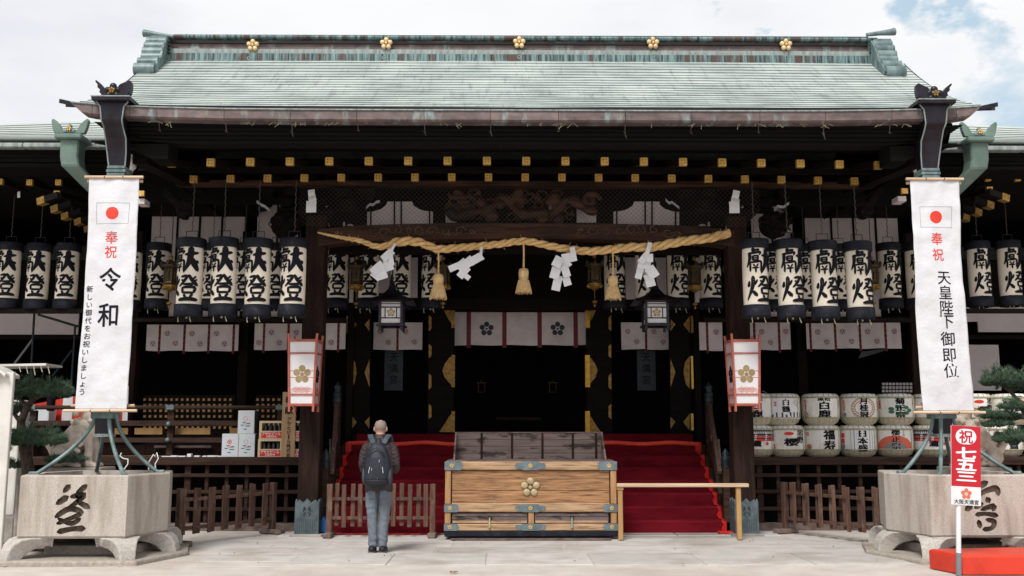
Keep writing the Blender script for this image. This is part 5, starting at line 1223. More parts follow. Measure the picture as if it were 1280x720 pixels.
# pale green rain pipes of the wings
for s in (-1, 1):
    f = lambda px, py, Y: P(px, py, Y)
    t = thing('rain_pipe', 'pale green copper rain pipe with horned hopper on the %s wing roof' % ('left' if s < 0 else 'right'), 'rain pipe', f(90 if s < 0 else 1220, 200, 15.1), 'pale green rain pipes on the wings')
    cx, Y = (91, 15.0) if s < 0 else (1219.5, 15.0); c = P(cx, 178, Y)
    path = [(c.x, Y, Z(178, Y), .145), (c.x, Y, Z(200, Y), .138), (c.x - s * .03, Y, Z(211, Y), .138), (c.x - s * .24, Y + .25, Z(232, Y), .11), (c.x - s * .42, Y + .55, Z(250, Y), .10), (c.x - s * .5, Y + .8, Z(262, Y), .10), (c.x - s * .5, Y + .9, 3.5, .09)]
    m_ = MB(); vs = []
    for x, y, z, w_ in path: vs += [(x - w_, y - .12, z), (x + w_, y - .12, z), (x + w_, y + .16, z), (x - w_, y + .16, z)]
    m_.add(vs, [(4 * i + a, 4 * i + (a + 1) % 4, 4 * i + 4 + (a + 1) % 4, 4 * i + 4 + a) for i in range(len(path) - 1) for a in range(4)] + [(0, 3, 2, 1)])
    h = obj('pipe_bend', m_, 'patina_green', t, bevel=.02)
    z = Z(176, Y); obj('tray', B(c.x - .21, c.x + .21, Y - .2, Y + .2, z - .04, z + .04), 'patina_green', t, bevel=.02)
    for sg in (-1, 1):
        pts = [(c.x + sg * (.07 + p), z + .05 + q) for p, q in ((0, 0), (.16, 0), (.19, .08), (.215, .20), (.20, .24), (.16, .22), (.09, .15), (.05, .07))]
        obj('horn', MB().prism(pts, Y - .15, Y - .07), 'patina_green', t, bevel=.008)
    q = MB()
    for dx, dz, r_ in ((0, .05, .06), (-.06, .04, .04), (.06, .04, .04), (0, .11, .04)): q.ell((c.x + dx, Y - .13, z + .05 + dz), (r_, .035, r_), 8, 6)
    obj('crest_boss', q, 'patina', t)
    m_ = MB(); plum3d(m_, (c.x, Y - .17, z + .12), .042, .012); obj('gilt_plum', m_, 'gold', t)
    obj('dolphin_chip', B(c.x - .02, c.x + .02, Y, Y + .02, z - .3, z - .28), 'patina_green', t)

# ============================================================ BANNERS
def banner(s):
    Yb = 12.72
    pt = P(143, 223, Yb) if s < 0 else P(1168, 225.5, Yb); zb_ = Z(512 if s < 0 else 514, Yb); zt_ = pt.z
    xc = pt.x; w_ = .325
    lb = 'white banner with red sun flag %s' % ('and two large black characters, on the left rain pipe' if s < 0 else 'and a column of smaller characters, on the right pipe')
    t = thing('banner', lb, 'banner', (xc, Yb, zb_), 'festive cloth banners on the rain pipes')
    def fn(x, z, k=0):
        d = (zt_ - z) / (zt_ - zb_); e = min(1, d * 4, (1 - d) * 6 + .15)
        y = .030 * sin(x * 6 + z * 1.3 + s) * e + .012 * sin(z * 5.1 + x * 4) * e + .014 * noise.noise(Vector((x * 7, z * 5, s)))
        pull = 1 + .012 * cos(z * 2.2) * e
        sway = (.018 * sin(d * 3.1)) * (1 if s < 0 else -1)
        return Vector((xc + x * pull + sway, Yb + y - .0042 - .0003 * k if k != -1 else Yb + y, z))
    m_ = MB(); rect(m_, -w_, w_, zb_, zt_, lambda x, z, k: fn(x, z, -1), 0, 0, 30, 140)
    m_.s = [True] * len(m_.s); cl = obj('cloth', m_, 'banner_cloth', t)
    so = cl.modifiers.new('thickness', 'SOLIDIFY'); so.thickness = .002; so.offset = 1
    hz = lambda py: Z(py, Yb)
    zc = hz(268 if s < 0 else 270)
    g = MB()
    for a0, a1, b0, b1 in ((-.215, .215, zc + .135, zc + .139), (-.215, .215, zc - .139, zc - .135), (-.215, -.211, zc - .139, zc + .139), (.211, .215, zc - .139, zc + .139)): rect(g, a0, a1, b0, b1, fn, 0, 0, 8, 4)
    disc(g, .0, zc, .083, .083, fn, 1, 0, 32)
    for ch, py in zip('奉祝', (298, 316) if s < 0 else (297, 317)): text(g, ch, 0, hz(py), .165, .165, fn, 1, .012)
    if s < 0:
        for ch, py in zip('令和', (350, 394)): text(g, ch, .01, hz(py), .29, .30, fn, 2, .022)
        vtext(g, '新しい御代をお祝いしましょう', -.255, hz(357), .085, (hz(357) - hz(495)) / 14, fn, 2, .015)
    else:
        for ch, py in zip('天皇陛下御即位', (346, 365, 384, 401, 423, 443, 463)): text(g, ch, .055, hz(py), .185, .185, fn, 2, .012)
    obj('printed_marks', g, ['print_grey', 'print_red', 'ink'], cl)
    for z, l, dy in ((zt_ + .015, .41, -.012), (zb_ - .015, .49, -.012)):
        p = obj('pole', MB().tube([(xc - l + .03, Yb + dy, z), (xc + l - .03, Yb + dy, z)], .019, 10), 'light_wood', t)
        for dx in (-.12, .12): obj('tie', MB().tube([(xc + dx, Yb - .035, z), (xc + dx, Yb + .012, z + .026), (xc + dx, Yb + .02, z), (xc + dx, Yb + .012, z - .026), (xc + dx, Yb - .035, z)], .007, 6), 'black_metal', p)
    obj('back_pole', MB().tube([(xc - .36, Yb + .03, zt_ - .03), (xc + .36, Yb + .03, zt_ - .03)], .02, 10), 'light_wood', t)
    obj('back_pole', MB().tube([(xc - .40, Yb + .06, zb_ + .05), (xc + .40, Yb + .06, zb_ + .05)], .02, 10), 'light_wood', t)
banner(-1); banner(1)
# white animal-head carving just inside each hopper
for s in (-1, 1):
    q = MB(); px = 165 if s < 0 else 1143
    for dx, dy, r_ in ((0, 195, .05), (-1 * s, 201, .07), (1 * s, 208, .06), (-1 * s, 214, .04), (2 * s, 190, .03)): q.ell(P(px - dx, dy, 14.0), (r_, r_ * .7, r_ * 1.1), 8, 6)
    obj('carved_head', remesh(q, ['plaster'], .015, 1, 'carved_head'), None, hall)
    obj('stay_wire', MB().tube([P(px, 218, 14), P(px + 5 * -s, 208, 14.0)], .01, 5), 'black_metal', hall)
# ============================================================ STONE BASINS
C1 = [[(.38, .97, .13), (.22, .84, .09)], [(.88, .97, .13), (.60, .80, .09)], [(.34, .74, .14), (.03, .60, .11)], [(.44, .74, .10), (.84, .78, .11), (.62, .63, .10), (.38, .50, .08)], [(.60, .66, .08), (1.0, .52, .13)],
      [(.02, .33, .10), (.42, .50, .12), (.78, .42, .11), (.46, .30, .09), (.08, .20, .09)], [(.10, .30, .07), (.50, .20, .10), (.76, .30, .09)], [(.12, .03, .12), (.52, .09, .10), (.90, .10, .13)]]
C2 = [[(.38, .88, .15), (.70, .99, .11)], [(.34, .68, .09), (.62, .80, .10), (.94, .86, .13), (.99, .72, .09)], [(.66, .66, .12), (.72, .58, .12)], [(.04, .42, .12), (.22, .50, .11)], [(.30, .46, .10), (.52, .55, .11)],
      [(.48, .42, .09), (.84, .50, .11), (.80, .40, .08)], [(.32, .32, .10), (.60, .34, .08), (.92, .30, .12)], [(.38, .20, .10), (.42, .06, .10)], [(.60, .22, .08), (.82, .18, .11), (.74, .05, .09), (.50, .02, .10)]]
def foot(mb):
    "curved paw foot pointing along +X, top plate z=.30"
    sec = [(-.20, .30, .02, .15), (-.10, .30, .06, .15), (.0, .30, .12, .145), (.08, .295, .12, .135), (.15, .27, .09, .115), (.20, .21, .05, .095), (.225, .12, .0, .08), (.24, .0, .0, .07)]
    vs = []
    top = [(-.24, .30), (.02, .30), (.12, .285), (.20, .235), (.245, .16), (.265, .07), (.27, .0)]
    bot = [(-.24, .20), (-.14, .185), (-.06, .16), (.0, .12), (.05, .07), (.09, .03), (.10, .0)]
    for (xt, zt_), (xb, zb_) in zip(top, bot):
        wt = .25 - .155 * (max(0, xt) / .27) ** .8; wb_ = wt * .9
        vs += [(xt, -wt, zt_), (xt, wt, zt_), (xb, wb_, zb_), (xb, -wb_, zb_)]
    n_ = len(top)
    mb.add(vs, [(4 * i + a, 4 * i + (a + 1) % 4, 4 * i + 4 + (a + 1) % 4, 4 * i + 4 + a) for i in range(n_ - 1) for a in range(4)] + [(0, 1, 2, 3), (4 * n_ - 1, 4 * n_ - 2, 4 * n_ - 3, 4 * n_ - 4)], 0, False)
for s in (-1, 1):
    cx = (X(25, 12.25, .7) + X(157, 12.25, .7)) / 2 if s < 0 else X(1161, 12.25, .7) + .66
    hwf = .645; y0, ym, y1 = 12.25, 13.08, 13.9; hm = .875
    z0, z1 = .29, 1.035
    plan = [(cx - hwf, y0), (cx + hwf, y0), (cx + hm, ym), (cx + hwf, y1), (cx - hwf, y1), (cx - hm, ym)]
    cen = Vector((cx, ym))
    t = thing('stone_basin', 'large carved granite water basin on paw feet at the %s, character cut in its front' % ('left' if s < 0 else 'right'), 'stone basin', (cx, ym, 0), 'granite water basins in front of the hall')
    def loop(k, z): return [(cen.x + (x - cen.x) * k, cen.y + (y - cen.y) * k, z) for x, y in plan]
    vs = loop(.965, z0) + loop(1, z0 + .03) + loop(1, z1 - .015) + loop(.985, z1) + loop(.80, z1) + loop(.76, z0 + .3)
    mb = MB().add(vs, [(6 * i + a, 6 * i + (a + 1) % 6, 6 * i + 6 + (a + 1) % 6, 6 * i + 6 + a) for i in range(5) for a in range(6)] + [tuple(range(6))[::-1], tuple(range(30, 36))])
    body = obj('basin_body', mb, ['granite', 'carving_dirt'], t)
    # cut the character into the front
    cut = MB()
    gx_, gz_, gw, gh = ((X(90.5, 12.25, .7), (Z(605, 12.25) + Z(666, 12.25)) / 2, .40, .58) if s < 0 else (X(1227, 12.25, .7), (Z(604, 12.25) + Z(662, 12.25)) / 2, .43, .58))
    src_ = C1 if s < 0 else C2
    for k, st in enumerate(src_):
        m1 = MB(); stroke(m1, [(gx_ + (a - .5) * gw, gz_ + (b - .5) * gh, c * .62) for a, b, c in st], lambda x, z, q: Vector((x, 0, z)), 0, 0)
        n_ = len(m1.v); m = (n_ - 2) // 2
        loop_ = [2 * m] + list(range(m, 2 * m)) + [2 * m + 1] + list(range(m))[::-1]
        pts = [(m1.v[i][0], m1.v[i][2]) for i in loop_]
        cut.prism(pts, y0 - .05, y0 + .035 + .0015 * k, 0)
    co_ = bpy.data.objects.new('cutter', cut.mesh('cutter', ['carving_dirt'])); co_.location = body.location
    bmod = body.modifiers.new('b', 'BOOLEAN'); bmod.object = co_; bmod.operation = 'DIFFERENCE'; bmod.solver = 'EXACT'; bmod.use_self = True; bmod.material_mode = 'TRANSFER'
    par_ = body.parent; body.parent = None; me = evaluate(body, co_); body.parent = par_
    body.modifiers.clear(); body.data = me; me.name = 'basin_body'; bpy.data.objects.remove(co_)
    obj('water', MB().add([(x, y, z1 - .09) for x, y, _ in loop(.79, 0)], [tuple(range(6))]), 'bottle_glass', t)
    fm = MB(); foot(fm); fm = fm.mesh('foot', ['granite_pale'])
    for (x, y) in plan:
        d = Vector((x, y)) - cen; a = atan2(d.y, d.x)
        f_ = bpy.data.objects.new('foot', fm); COL.objects.link(f_); f_.parent = t; q = Vector((x, y)) - d.normalized() * .10
        f_.location = Vector((q.x, q.y, .0)) - ORG[t.name] + Vector((0, 0, .0)); f_.rotation_euler = (0, 0, a); f_.scale = (.95, .95, 1)
        b = f_.modifiers.new('bevel', 'BEVEL'); b.width = .02; b.segments = 2; b.limit_method = 'ANGLE'
    pl = [(cen.x + (x - cen.x) * 1.32, cen.y + (y - cen.y) * 1.22) for x, y in plan]
    m_ = MB().add([(x, y, -.02) for x, y in pl] + [(x, y, .055) for x, y in pl], [(a, (a + 1) % 6, 6 + (a + 1) % 6, 6 + a) for a in range(6)] + [(6, 7, 8, 9, 10, 11)])
    obj('base_slab', m_, 'base_stone', t, bevel=.025, seg=2)
    pl = [(cen.x + (x - cen.x) * .8, cen.y + (y - cen.y) * .8 + .3) for x, y in plan]
    m_ = MB().add([(x, y, .05) for x, y in pl] + [(x, y, .16) for x, y in pl], [(a, (a + 1) % 6, 6 + (a + 1) % 6, 6 + a) for a in range(6)] + [(6, 7, 8, 9, 10, 11)])
    obj('inner_step', m_, 'base_stone', t, bevel=.015)
    # guardian lion behind
    lx = X(100, 14.5, 1.3) if s < 0 else X(1216, 14.5, 1.3)
    ln_ = thing('guardian_lion', 'weathered stone guardian lion seated on a plinth behind the %s basin' % ('left' if s < 0 else 'right'), 'stone lion', (lx, 14.5, 0), 'stone guardian lions')
    zs = 1.05; q = MB(); m = -s   # faces towards the stairs
    def E(x, y, z, rx, ry=None, rz_=None): q.ell((lx + m * x, 14.5 + y, zs + z), (rx, ry or rx, rz_ or rx), 14, 10)
    def Tb(ps, rs): q.tube([(lx + m * a, 14.5 + b, zs + c) for a, b, c in ps], rs, 12)
    E(-.20, 0, .17, .20, .19, .18); E(-.22, -.13, .15, .15, .09, .15); E(-.22, .13, .15, .15, .09, .15)
    Tb([(-.22, 0, .25), (-.05, 0, .42), (.10, 0, .60)], [.17, .19, .18]); E(.09, 0, .52, .17, .18, .20)
    for yy in (-.10, .10):
        Tb([(.12, yy, .50), (.17, yy, .28), (.17, yy, .06)], [.085, .065, .058]); E(.21, yy, .04, .085, .06, .045)
        for k in range(3): E(.27, yy + (k - 1) * .035, .03, .03, .02, .03)
        Tb([(-.20, yy * 1.4, .12), (-.05, yy * 1.5, .06), (.0, yy * 1.5, .035)], [.07, .05, .045]); E(.02, yy * 1.5, .035, .07, .05, .04)
    E(.16, 0, .76, .17, .16, .16); E(.29, 0, .72, .10, .10, .08); E(.30, 0, .66, .07, .08, .04); E(.33, 0, .77, .04, .05, .035)
    for yy in (-.09, .09): E(.25, yy, .80, .035, .03, .03); E(.10, yy * 1.6, .84, .06, .03, .05)
    random.seed(4)
    for k in range(46): a = ru(0, 6.28); b = ru(-1.2, 1.0); E(.09 + cos(a) * .20 * cos(b), sin(a) * .20 * cos(b), .68 + sin(b) * .22, ru(.035, .055))
    for k in range(14): E(ru(-.30, .0), random.choice((-.19, .19)) + ru(-.03, .03), ru(.08, .34), ru(.03, .05))
    for yy in (-.10, .10):
        for k in range(5): E(.10 - .02 * k, yy * 1.5, .50 - .09 * k, .035)
    for k in range(7): a = -1.2 + k * .4; Tb([(-.36, 0, .20), (-.44, sin(a) * .08, .36), (-.42 + cos(a) * .04, sin(a) * .15, .50)], [.06, .05, .025])
    obj('lion_body', remesh(q, ['lion_stone'], .012, 1, 'lion_body', .010), None, ln_)
    obj('plinth', B(lx - .42, lx + .42, 14.22, 14.8, .93, 1.06), 'base_stone', ln_, bevel=.025, seg=2)
    obj('pedestal', B(lx - .36, lx + .36, 14.26, 14.76, 0, .93), 'granite', ln_, bevel=.02)
# ============================================================ PINES
def needles(mb, c, rx, ry, rz_, nt, seed, ln=.078):
    random.seed(seed); c = Vector(c)
    for i in range(nt):
        a = ru(0, 2 * pi); r_ = ru(.0, 1) ** .5; h = ru(-.35, 1); k = (1 - r_ * r_) ** .5
        lump = .62 + 1.25 * noise.noise(Vector((cos(a) * r_ * 2.6 + seed, sin(a) * r_ * 2.6, 2)))
        o = c + Vector((cos(a) * r_ * rx, sin(a) * r_ * ry, h * k * rz_ * max(.25, lump)))
        up = Vector((cos(a) * r_ * .8, sin(a) * r_ * .8, .8 + ru(-.4, .3))).normalized()
        for j in range(8):
            d = (up + Vector((ru(-1, 1), ru(-1, 1), ru(-.7, .7))) * .75).normalized(); l = ln * ru(.7, 1.2); sd_ = d.cross(Vector((ru(-1, 1), ru(-1, 1), .3))).normalized() * .0042
            mb.add([o - sd_, o + sd_, o + d * l], [(0, 1, 2)], 1 if h > .45 and rnd() < .5 else 0)
def pine(s, label, trunk, rad, branches, pads, Y):
    b0 = P(*trunk[0], Y); t = thing('pine_tree', label, 'pine tree', (b0.x, Y, 0))
    q = MB(); tp = [P(x, y, Y) for x, y in trunk]; q.tube(tp, rad, 10)
    for br in branches: q.tube([P(x, y, Y + dy) for x, y, dy in br], [.035, .028, .02, .014][:len(br)] + [.012] * max(0, len(br) - 4), 8)
    obj('trunk', remesh(q, ['bark'], .014, 1, 'trunk', .012), None, t)
    for i, (px, py, wpx, hpx, nt, dy) in enumerate(pads):
        c = P(px, py, Y + dy); sc = (Y / 1244) * 1.02; mb = MB(); 
        nsub = max(2, int(wpx / 13))
        for k in range(nsub):
            fx = (k + .5) / nsub * 2 - 1; cc = c + Vector((fx * wpx * sc * .8, ru(-.08, .08), ru(-.03, .03) + .05 * (1 - fx * fx)))
            needles(mb, cc, wpx * sc / nsub * 1.25, .26, hpx * sc * (1.1 - .3 * fx * fx), nt // nsub, i * 31 + k * 7 + int(Y * 10) + (s > 0) * 100)
        obj('needle_pad', mb, ['needle', 'needle_light'], t)
pine(-1, 'clipped dark green pine with flat pads beside the left basin', [(36, 640), (36, 600), (33, 572), (30, 556), (27, 540), (26, 528), (32, 512), (42, 498), (50, 490)], [.10, .085, .08, .07, .06, .055, .05, .045, .03],
     [[(27, 528, 0), (18, 518, .05), (8, 513, .1)], [(28, 545, 0), (45, 540, -.1), (62, 536, -.1)], [(33, 508, 0), (22, 495, .1), (10, 492, .1)], [(44, 497, 0), (62, 493, 0), (78, 488, .05)]],
     [(47, 494, 42, 20, 2600, 0), (10, 518, 20, 11, 600, .15), (38, 554, 42, 18, 2300, -.1), (6, 586, 16, 9, 400, .1), (84, 578, 22, 9, 500, .35), (-8, 565, 16, 16, 600, .2)], 13.9)
pine(1, 'clipped dark green pine reaching in from the right edge behind the right basin', [(1330, 640), (1322, 600), (1310, 575), (1298, 556), (1290, 538), (1284, 520), (1277, 506), (1268, 496)], [.10, .085, .08, .07, .06, .055, .05, .03],
     [[(1284, 520, 0), (1262, 524, 0), (1245, 522, .05)], [(1277, 506, 0), (1262, 488, 0), (1248, 480, .05)], [(1292, 545, 0), (1270, 548, -.1), (1252, 548, -.1)]],
     [(1262, 483, 27, 20, 2000, 0), (1300, 486, 30, 20, 1500, .1), (1249, 524, 19, 9, 700, .05), (1268, 513, 14, 10, 450, -.1), (1270, 552, 25, 13, 1300, -.1), (1310, 548, 24, 16, 900, .1), (1246, 536, 14, 6, 300, 0)], 13.9)
random.seed(31)
# ============================================================ PICKET FENCES
def fence(a, b, n, label, h=.78, cat='picket fence', both=True, rails=(.17, .56)):
    a = Vector((a[0], a[1], 0)); b = Vector((b[0], b[1], 0)); d = b - a; L_ = d.length; ang_ = atan2(d.y, d.x)
    t = thing('picket_fence', label, cat, a, 'low brown picket fences'); ORG.pop(t.name); t.rotation_euler = (0, 0, ang_)
    for x in (0, L_):
        obj('post', MB().box(x - .042, x + .042, -.045, .045, .06, h + .0), 'picket_wood', t, bevel=.008)
        obj('foot', MB().box(x - .06, x + .06, -.22, .22, .004, .075), 'foot_wood', t, bevel=.012)
    for z in rails: obj('rail', MB().box(.03, L_ - .03, -.02, .02, z + .035, z + .085), 'picket_wood', t, bevel=.005)
    me = MB().box(-.034, .034, -.013, .013, .15, h).mesh('picket', ['picket_wood'])
    for i in range(n):
        o = bpy.data.objects.new('picket', me); COL.objects.link(o); o.parent = t; o.location = (L_ * (i + .8) / (n + .6), (-.036 if i % 2 else .036), ru(-.015, .012)); o.rotation_euler = (0, ru(-.012, .012), 0)
        bb = o.modifiers.new('bevel', 'BEVEL'); bb.width = .007; bb.segments = 1
    return t
fence((-4.83, 14.1), (-3.92, 15.75), 13, 'brown picket fence running back from the left basin to the left porch column')
fence((4.02, 15.75), (4.86, 14.1), 13, 'brown picket fence between the right porch column and the right basin')
fence((X(412, 15.25, .4), 15.25), (X(541, 15.25, .4), 15.25), 12, 'brown picket fence in front of the red stairs behind the praying man', rails=(.22, .50))
# ============================================================ OFFERING BOX
yb = 14.85; x0, x1 = X(555.5, yb, .5), X(771.5, yb, .5); zz = lambda py: Z(py, yb); dp = .82
ob = thing('offering_box', 'big weathered wooden offering box with metal plates and brass plum crest', 'offering box', ((x0 + x1) / 2, yb + .4, 0))
obj('base', B(x0 + .0, x1 - .0, yb + .0, yb + dp, zz(671), zz(663.5)), 'lantern_cap', ob, bevel=.012)
obj('skid', B(x0 + .1, x1 - .1, yb + .1, yb + dp - .1, .015, zz(671)), 'black_metal', ob)
obj('ground_board', B(x0 + .1, x1 - .1, yb - .12, yb + .2, .010, .022), 'foot_wood', ob)
def beam(pa, pb, nm): return obj(nm, B(x0, x1, yb, yb + dp, zz(pa), zz(pb)), 'box_wood_pale', ob, bevel=.010, seg=2)
beam(663.3, 654.8, 'bottom_rail'); beam(640, 630.5, 'middle_rail'); tb = beam(587.5, 577, 'top_rail')
obj('inner_core', B(x0 + .06, x1 - .06, yb + .10, yb + dp - .05, zz(655), zz(588)), 'black_metal', ob)
for pa, pb in ((555.5, 564.5), (762.5, 771.5)):
    a, b = X(pa + .8, yb, .8), X(pb - .8, yb, .8)
    obj('corner_post', B(a, b, yb + .008, yb + .1, zz(630.3), zz(587.7)), 'box_post', ob, bevel=.008); obj('corner_post', B(a, b, yb + .008, yb + .1, zz(654.7), zz(640.2)), 'box_post', ob, bevel=.008)
    obj('corner_post', B(a, b, yb + dp - .1, yb + dp - .01, zz(654.7), zz(587.7)), 'box_post', ob)
obj('centre_post', B(X(660.5, yb, .3), X(667.5, yb, .3), yb + .008, yb + .1, zz(654.7), zz(640.2)), 'box_post', ob, bevel=.005)
ys_ = [(588, 599), (599, 613.5), (613.5, 628.2)]
for pa, pb in ys_: obj('front_board', B(X(565, yb, .8), X(762, yb, .8), yb + .035 + ru(0, .004), yb + .09, zz(pb) + .002, zz(pa) - .002), 'box_wood', ob, bevel=.004)
obj('front_strip', B(X(565, yb, .8), X(762, yb, .8), yb + .02, yb + .09, zz(630.3), zz(628.4)), 'box_wood_pale', ob)
for s in (0, 1):
    xx = x0 + .012 if s == 0 else x1 - .04
    for k in range(3): obj('end_board', B(xx, xx + .03, yb + .1, yb + dp - .1, zz(588 + 14 * k + 14), zz(588 + 14 * k) - .003), 'box_wood', ob, bevel=.003)
    obj('end_board', B(xx, xx + .03, yb + .1, yb + dp - .1, zz(654.7), zz(640.2)), 'box_wood', ob)
for pa, pb in ((565, 659.5), (668.5, 761)):
    a, b = X(pa, yb, .3), X(pb, yb, .3); dr = obj('drawer', B(a, b, yb + .03, yb + .08, zz(654.2), zz(641)), 'grey_plank', ob, bevel=.004)
    obj('drawer_rail', B(a + .01, b - .01, yb + .018, yb + .032, zz(644.8), zz(643.2)), 'foot_wood', dr); obj('drawer_rail', B(a + .01, b - .01, yb + .014, yb + .032, zz(653.6), zz(651)), 'box_wood_pale', dr)
    c = (a + b) / 2 if pa < 600 else X(715, yb, .3); c = X(612, yb, .3) if pa < 600 else c
    m_ = MB().tube([(c, yb + .0, zz(647)), (c, yb - .01, zz(652)), (c, yb - .012, zz(660))], [.010, .014, .02], 8); obj('lock', m_, 'brass_crest' if pa < 600 else 'copper_pale', dr)
    obj('hasp', B(c - .02, c + .02, yb + .0, yb + .02, zz(649), zz(645)), 'black_metal', dr)
def plate(pxc, pyc, wpx, hpx, kind):
    a = X(pxc - wpx / 2, yb, .8); b = X(pxc + wpx / 2, yb, .8); c = (a + b) / 2; w_ = (b - a) / 2; z = zz(pyc); h = hpx * .0061
    if kind == 0: pts = [(-w_, 0), (-w_ * .92, h * .6), (-w_ * .6, h * .75), (-w_ * .5, h), (w_ * .5, h), (w_ * .6, h * .75), (w_ * .92, h * .6), (w_, 0), (w_ * .92, -h * .6), (w_ * .6, -h * .75), (w_ * .5, -h), (-w_ * .5, -h), (-w_ * .6, -h * .75), (-w_ * .92, -h * .6)]
    elif kind > 0: pts = [(w_, h), (-w_ * .7, h), (-w_ * .9, h * .5), (-w_ * .65, h * .25), (-w_, 0), (-w_ * .65, -h * .25), (-w_ * .9, -h * .5), (-w_ * .7, -h), (w_, -h)]
    else: pts = [(-w_, -h), (w_ * .7, -h), (w_ * .9, -h * .5), (w_ * .65, -h * .25), (w_, 0), (w_ * .65, h * .25), (w_ * .9, h * .5), (w_ * .7, h), (-w_, h)]
    p = obj('metal_plate', MB().prism([(c + x, z + q) for x, q in pts], yb - .006, yb + .004), 'steel_blue_plate', ob)
    m_ = MB(); fx = c + (w_ * .25 if kind > 0 else (-w_ * .25 if kind < 0 else 0)); plum3d(m_, (fx, yb - .006, z), .035, .006, petal=.4); obj('plate_flower', m_, 'gold_flower', p)
for py, hp in ((582.3, 10.2), (635.3, 9.2), (659, 8.2)):
    plate(663, py, 39, hp, 0); plate(567.5 if py < 600 else 565, py, 24 if py < 600 else 19, hp, -1); plate(758.5 if py < 600 else 762, py, 26 if py < 600 else 19, hp, 1)
m_ = MB(); plum3d(m_, (X(663, yb, .8), yb + .035, zz(609.3)), .145, .028, petal=.37, ring=.62); obj('brass_crest', m_, 'brass_crest', ob)
# slanted hopper boards on top
zf, zk = zz(577) , Z(541, yb + dp - .1); yk = yb + dp - .08; xa, xb = X(570, yk, 1.4), X(752, yk, 1.4)
nb = 4
for k in range(nb):
    za, zb_ = zf + (zk - zf) * k / nb, zf + (zk - zf) * (k + 1) / nb
    obj('back_board', B(xa, xb - .0, yk, yk + .03, za + .002, zb_ - .002), 'grey_plank', ob, bevel=.003)
obj('top_edge', B(xa - .02, xb + .02, yk - .01, yk + .04, zk, zk + .012), 'foot_wood', ob)
for px in (602, 640, 678, 716, 745): xx = X(px, yk, 1.3); obj('batten', B(xx - .016, xx + .016, yk - .014, yk, zf, zk), 'post_wood', ob)
for s, xx in ((-1, xa), (1, xb)):
    m_ = MB(); T = Matrix(((0, 1, 0, 0), (1, 0, 0, 0), (0, 0, 1, 0), (0, 0, 0, 1))); m_.prism([(yb + .12, zf), (yk + .03, zf), (yk + .03, zk), (yk - .04, zk)], xx - .012, xx + .012, M=T); obj('side_board', m_, 'grey_plank', ob)
for k in range(9):
    y = yb + .08 + k * .075; obj('grille_bar', B(x0 + .04, x1 - .04, y, y + .03, zf, zf + .02), 'grey_plank', ob)
# ============================================================ HANDRAIL BENCH
hx0, hx1 = X(771, 14.75, .75), X(935, 14.75, .75); zt2 = Z(604.5, 14.7)
hr = thing('wooden_rail', 'pale wooden rail on two legs beside the offering box', 'wooden rail', ((hx0 + hx1) / 2, 14.75, 0))
obj('top_board', B(hx0, hx1, 14.68, 14.80, zt2 - .052, zt2), 'light_wood', hr, bevel=.008)
for px in (775.5, 923.5): x = X(px, 14.74, .4); obj('leg', B(x - .034, x + .034, 14.71, 14.78, .01, zt2 - .053), 'gold_wood', hr, bevel=.006)
x = X(775.5, 14.74, .4); obj('leg_cap', B(x - .045, x + .045, 14.70, 14.79, zt2 - .09, zt2 - .053), 'gold_wood', hr)
# ============================================================ SIGN
ysn = 11.15; sgn = thing('festival_sign', 'red and white festival sign on a white pole standing by the red platform', 'sign', (X(1197, ysn, 0), ysn, 0))
a = P(1181, 631, ysn); b = P(1217.5, 531.5, ysn); xs_, xe_ = X(1181, ysn, 1.2), X(1218, ysn, 1.2); cxs = (xs_ + xe_) / 2; sw = (xe_ - xs_) / 2; zbS, ztS = a.z, b.z; H_ = ztS - zbS
brd = obj('sign_board', B(xs_, xe_, ysn, ysn + .012, zbS, ztS), 'white_paint', sgn, bevel=.003); fS = flat(ysn - .001)
g = MB(); zr_ = zbS + H_ * .235
rect(g, xs_ + .001, xe_ - .001, zr_, ztS - .001, fS, 0); 
f3 = lambda x, z, k=0: Vector((x, ysn - .0025 - .0003 * k, z)); f4 = lambda x, z, k=0: Vector((x, ysn - .0045, z))
zc = ztS - H_ * .135; r_ = .085
rect(g, cxs - .03, cxs + .03, zc - r_, zc + r_, f3, 1); disc(g, cxs - .03, zc, r_, r_, lambda x, z, k=0: f3(x, z, 1), 1); disc(g, cxs + .03, zc, r_, r_, lambda x, z, k=0: f3(x, z, 2), 1)
text(g, '祝', cxs, zc, .155, .145, f4, 0, .03)
for i, ch in enumerate('七五三'): text(g, ch, cxs, ztS - H_ * (.335 + .145 * i + .01), .23, .135 if ch != '三' else .12, f4, 1, .045)
plum(g, (cxs, zbS + H_ * .145), .062, lambda x, z, k=0: f4(x, z), 2, 12, .36, .62, .12); text(g, '大阪天満宮', cxs, zbS + H_ * .045, .27, .05, f4, 3, .02)
obj('printed_marks', g, ['print_crimson', 'paper_white', 'print_orange', 'print_navy'], brd)
px_ = X(1196.5, ysn, .5); obj('pole', MB().tube([(px_, ysn + .035, .0), (px_, ysn + .035, ztS - .1)], .027, 14), 'white_paint', sgn)
obj('pole_sleeve', MB().tube([(px_, ysn + .035, .0), (px_, ysn + .035, .24)], .030, 14), 'grey_metal', sgn)
sgn.rotation_euler = (0, R(3.4), 0)
